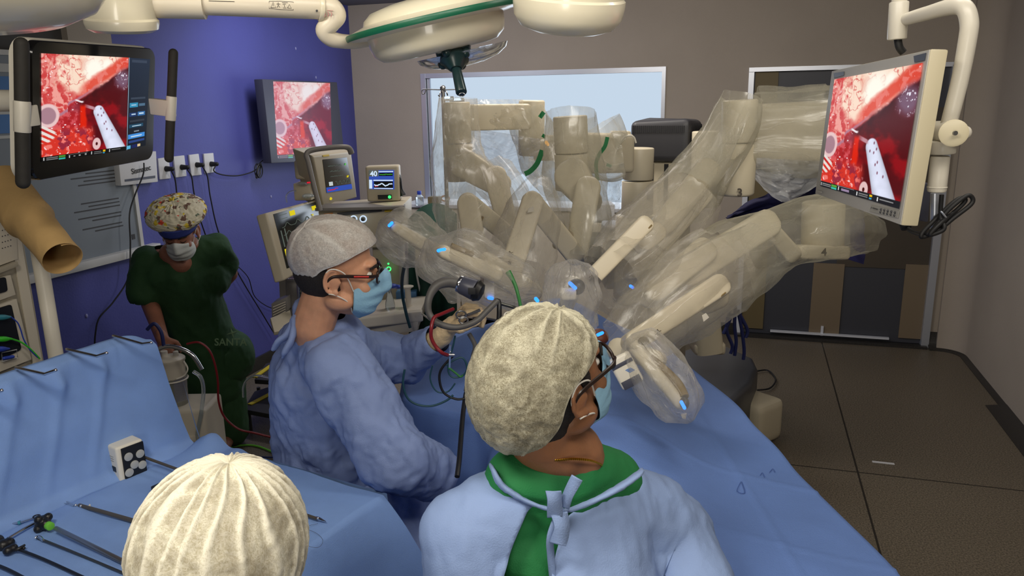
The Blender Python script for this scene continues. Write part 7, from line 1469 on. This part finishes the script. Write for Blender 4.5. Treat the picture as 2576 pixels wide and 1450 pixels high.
# ---------------------------------------------------------------- observer cut by the bottom edge: cap and a shoulder
hC = Head(P(582, 1410, .86), V((.15, .98, -.05)), V((.04, .10, 1)), 1.0)
pC = thing('person', 'person seen from behind with a ribbed cream cap, cut off by the bottom edge', 'person', (P(548, 1395, .86).x, .86, 0)); bc = hC.c
b = B(); head_shapes(b, hC); chain(b, [hC.p(0, -.03, -.05), hC.p(0, -.05, -.14), bc+V((0, -.06, -.24))], [.056, .056, .08]); chain(b, [bc+V((-.17, -.06, -.28)), bc+V((0, -.06, -.24)), bc+V((.17, -.06, -.28))], [.055, .08, .055]); chain(b, [bc+V((0, -.06, -.30)), bc+V((0, -.05, -.62))], [.13, .13])
for s_ in (-1, 1): chain(b, [bc+V((.17*s_, -.06, -.28)), bc+V((.22*s_, -.06, -.56)), bc+V((.16*s_, .14, -.58))], [.055, .042, .03]); chain(b, [bc+V((.08*s_, -.05, -.64)), V((bc.x+.09*s_, bc.y-.05, .45)), V((bc.x+.09*s_, bc.y-.05, .09)), V((bc.x+.09*s_, bc.y+.08, .05))], [.09, .06, .045, .038])
obj('body', blob(b, .006, 5), 'skin_tan', pC, 180); ears_eyes(hC, pC); 
cap_surface(hC, pC, 'cap_near', (0, -.022, .030), (.099, .116, .108), (.10, .12, 1), ((0, .02, -.055), (0, -.2, 1)), pleats=22, amp=.0042, wr=.0009, WOB=.22, LEN=1.9, seed=17, both=False, nu=220, nv=150)
g = B(); chain(g, [bc+V((-.19, -.04, -.29)), bc+V((0, -.07, -.24)), bc+V((.235, -.0, -.262))], [.085, .10, .085]); chain(g, [bc+V((0, -.06, -.32)), bc+V((0, -.05, -.62)), V((bc.x, bc.y-.05, .5)), V((bc.x, bc.y-.05, .3))], [.16, .18, .19, .2])
for s_ in (-1, 1): chain(g, [bc+V((.20*s_, -.04, -.30)), bc+V((.23*s_, -.06, -.56)), bc+V((.18*s_, .10, -.58))], [.08, .07, .05])
g = blob(g, .009, 8); wrinkle(g, .006, 8, 21); obj('surgical_gown', g, 'gown_pale', pC, 180)
# ---------------------------------------------------------------- woman in green scrubs
hD = Head(P(452, 585, 3.92), V((.16, -.88, -.40)), V((.02, -.30, .90)), 1.08); k = hD.k
pD = thing('person', 'person in dark green scrubs, a printed cap and white mask, bending over the suction canister', 'person', (P(545, 1130, 4.2).x, 4.22, 0))
SRd, SLd = P(372, 660, 3.98), P(548, 622, 4.12); hip = P(530, 905, 4.2); wr_ = P(408, 852, 3.72); el = P(378, 765, 3.95)
b = B(); head_shapes(b, hD); chain(b, [hD.p(0, -.03, -.05), hD.p(0, -.05, -.13), P(455, 655, 4.05)], [.054, .058, .085]); chain(b, [SRd, P(455, 665, 4.05), SLd], [.065, .095, .065]); chain(b, [P(455, 690, 4.05), P(495, 800, 4.12), hip], [.13, .14, .15])
chain(b, [P(430, 640, 3.97), P(455, 665, 3.96)], [.06, .06])
chain(b, [SRd, el, wr_], [.062, .046, .032]); chain(b, [SLd, P(578, 690, 4.28), P(548, 730, 4.38), P(520, 745, 4.40)], [.058, .044, .032, .03])
hand(b, wr_, V((.25, -.10, -.9)), V((.2, -.9, .1)), V((.9, .2, .2)), 1.0, (.5, .55, .6, .65), .3)
for s_, x_ in ((-1, 535), (1, 585)): p0 = P(x_, 1120, 4.2); chain(b, [hip+V((.08*s_, 0, 0)), V((p0.x, 4.2, .45)), V((p0.x, 4.2, .09)), V((p0.x, 4.05, .05))], [.11, .06, .045, .04])
obj('body', blob(b, .0055, 5), 'skin_warm', pD, 180); ears_eyes(hD, pD, closed=True)
mask(hD, pD, 'mask_white')
def printcap():
    m = bpy.data.materials.new('cap_print'); m.use_nodes = True; nt = m.node_tree; N = nt.nodes.new; L = nt.links.new; bs = nt.nodes['Principled BSDF']; tc = N('ShaderNodeTexCoord'); col = None
    prev = None
    for i, (sc, th, c) in enumerate(((22, .20, (110, 84, 70)), (19, .17, (214, 190, 60)), (16, .13, (208, 74, 54)), (30, .12, (96, 110, 90)))):
        vo = N('ShaderNodeTexVoronoi'); vo.inputs['Scale'].default_value = sc; mp = N('ShaderNodeMapping'); mp.inputs['Location'].default_value = (i*3.1, i*1.7, i); L(tc.outputs['Object'], mp.inputs[0]); nn = N('ShaderNodeTexNoise'); nn.inputs['Scale'].default_value = 40; L(mp.outputs[0], nn.inputs['Vector'])
        mv = N('ShaderNodeMix'); mv.data_type = 'VECTOR'; mv.inputs[0].default_value = .04; L(mp.outputs[0], mv.inputs[4]); L(nn.outputs[1], mv.inputs[5]); L(mv.outputs[1], vo.inputs['Vector'])
        c_ = N('ShaderNodeMath'); c_.operation = 'LESS_THAN'; c_.inputs[1].default_value = th*1.6; L(vo.outputs['Distance'], c_.inputs[0])
        mx = N('ShaderNodeMix'); mx.data_type = 'RGBA'; L(c_.outputs[0], mx.inputs[0]); mx.inputs[7].default_value = lin(c)
        if prev: L(prev.outputs[2], mx.inputs[6])
        else: mx.inputs[6].default_value = lin((206, 200, 176))
        prev = mx
    L(prev.outputs[2], bs.inputs['Base Color']); bs.inputs['Roughness'].default_value = .8; MATS['cap_print'] = m
printcap()
cap_surface(hD, pD, 'cap_print', (0, -.030, .092), (.132, .140, .058), (0, 0, 1), ((0, .08, .060), (0, -.05, 1)), pleats=12, amp=.004, wr=.004, seed=5, both=True, band=False)
b = B(); sheet(b, lambda s, t: hD.p(math.sin(s*6.283)*(.088+.010*t), -.004+math.cos(s*6.283)*(.108+.014*t), .030+t*.050), 64, 6, .003, True); tagc = obj('cap_band', b, mat('band_blue', (56, 70, 150), .7), pD, 180, label='blue cap band')
g = B(); chain(g, [SRd, P(455, 672, 4.06), SLd], [.078, .125, .074]); chain(g, [P(455, 690, 4.06), P(480, 780, 4.10), P(520, 900, 4.18)], [.165, .175, .19]); chain(g, [P(410, 690, 4.0), P(520, 700, 4.12)], [.12, .12])
chain(g, [SRd, P(368, 735, 3.96)], [.085, .092]); chain(g, [SLd, P(566, 668, 4.2)], [.074, .070]); chain(g, [P(520, 900, 4.18), P(530, 960, 4.2)], [.19, .19])
g = blob(g, .010, 8); wrinkle(g, .010, 6, 31); cut_open(g, [(398, 560), (374, 592), (392, 630), (420, 655), (458, 668), (476, 636), (502, 585), (500, 560)]); relax(g)
bmesh.ops.delete(g, geom=[v for v in g.verts if (v.co-P(362, 790, 3.95)).length < .09], context='VERTS'); tp = obj('scrub_top', g, 'scrub_dark', pD, 180)
g = B()
for s_, x_ in ((-1, 525), (1, 585)): p0 = P(x_, 1120, 4.2); chain(g, [hip+V((.09*s_, 0, .02)), V((p0.x, 4.2, .5)), V((p0.x, 4.2, .10))], [.16, .11, .10])
g = blob(g, .011, 8); wrinkle(g, .010, 7, 41, (1, 1, .6)); tr2 = obj('scrub_trousers', g, 'scrub_dark', pD, 180)
mat('print_green', (112, 140, 104), .7); pc = P(580, 862, 3.94); text('SANTA', pc, RT, UP, .055, 'print_green', tr2, bold=.0008)
b = B()
for a in range(4): tube(b, [P(584, 838, 3.95), P(584, 838, 3.95)+RT*.03*math.cos(a*1.57+.3)+UP*.03*math.sin(a*1.57+.3)], [.006, .001], 6, 0)
obj('star_emblem', b, 'print_green', tr2)
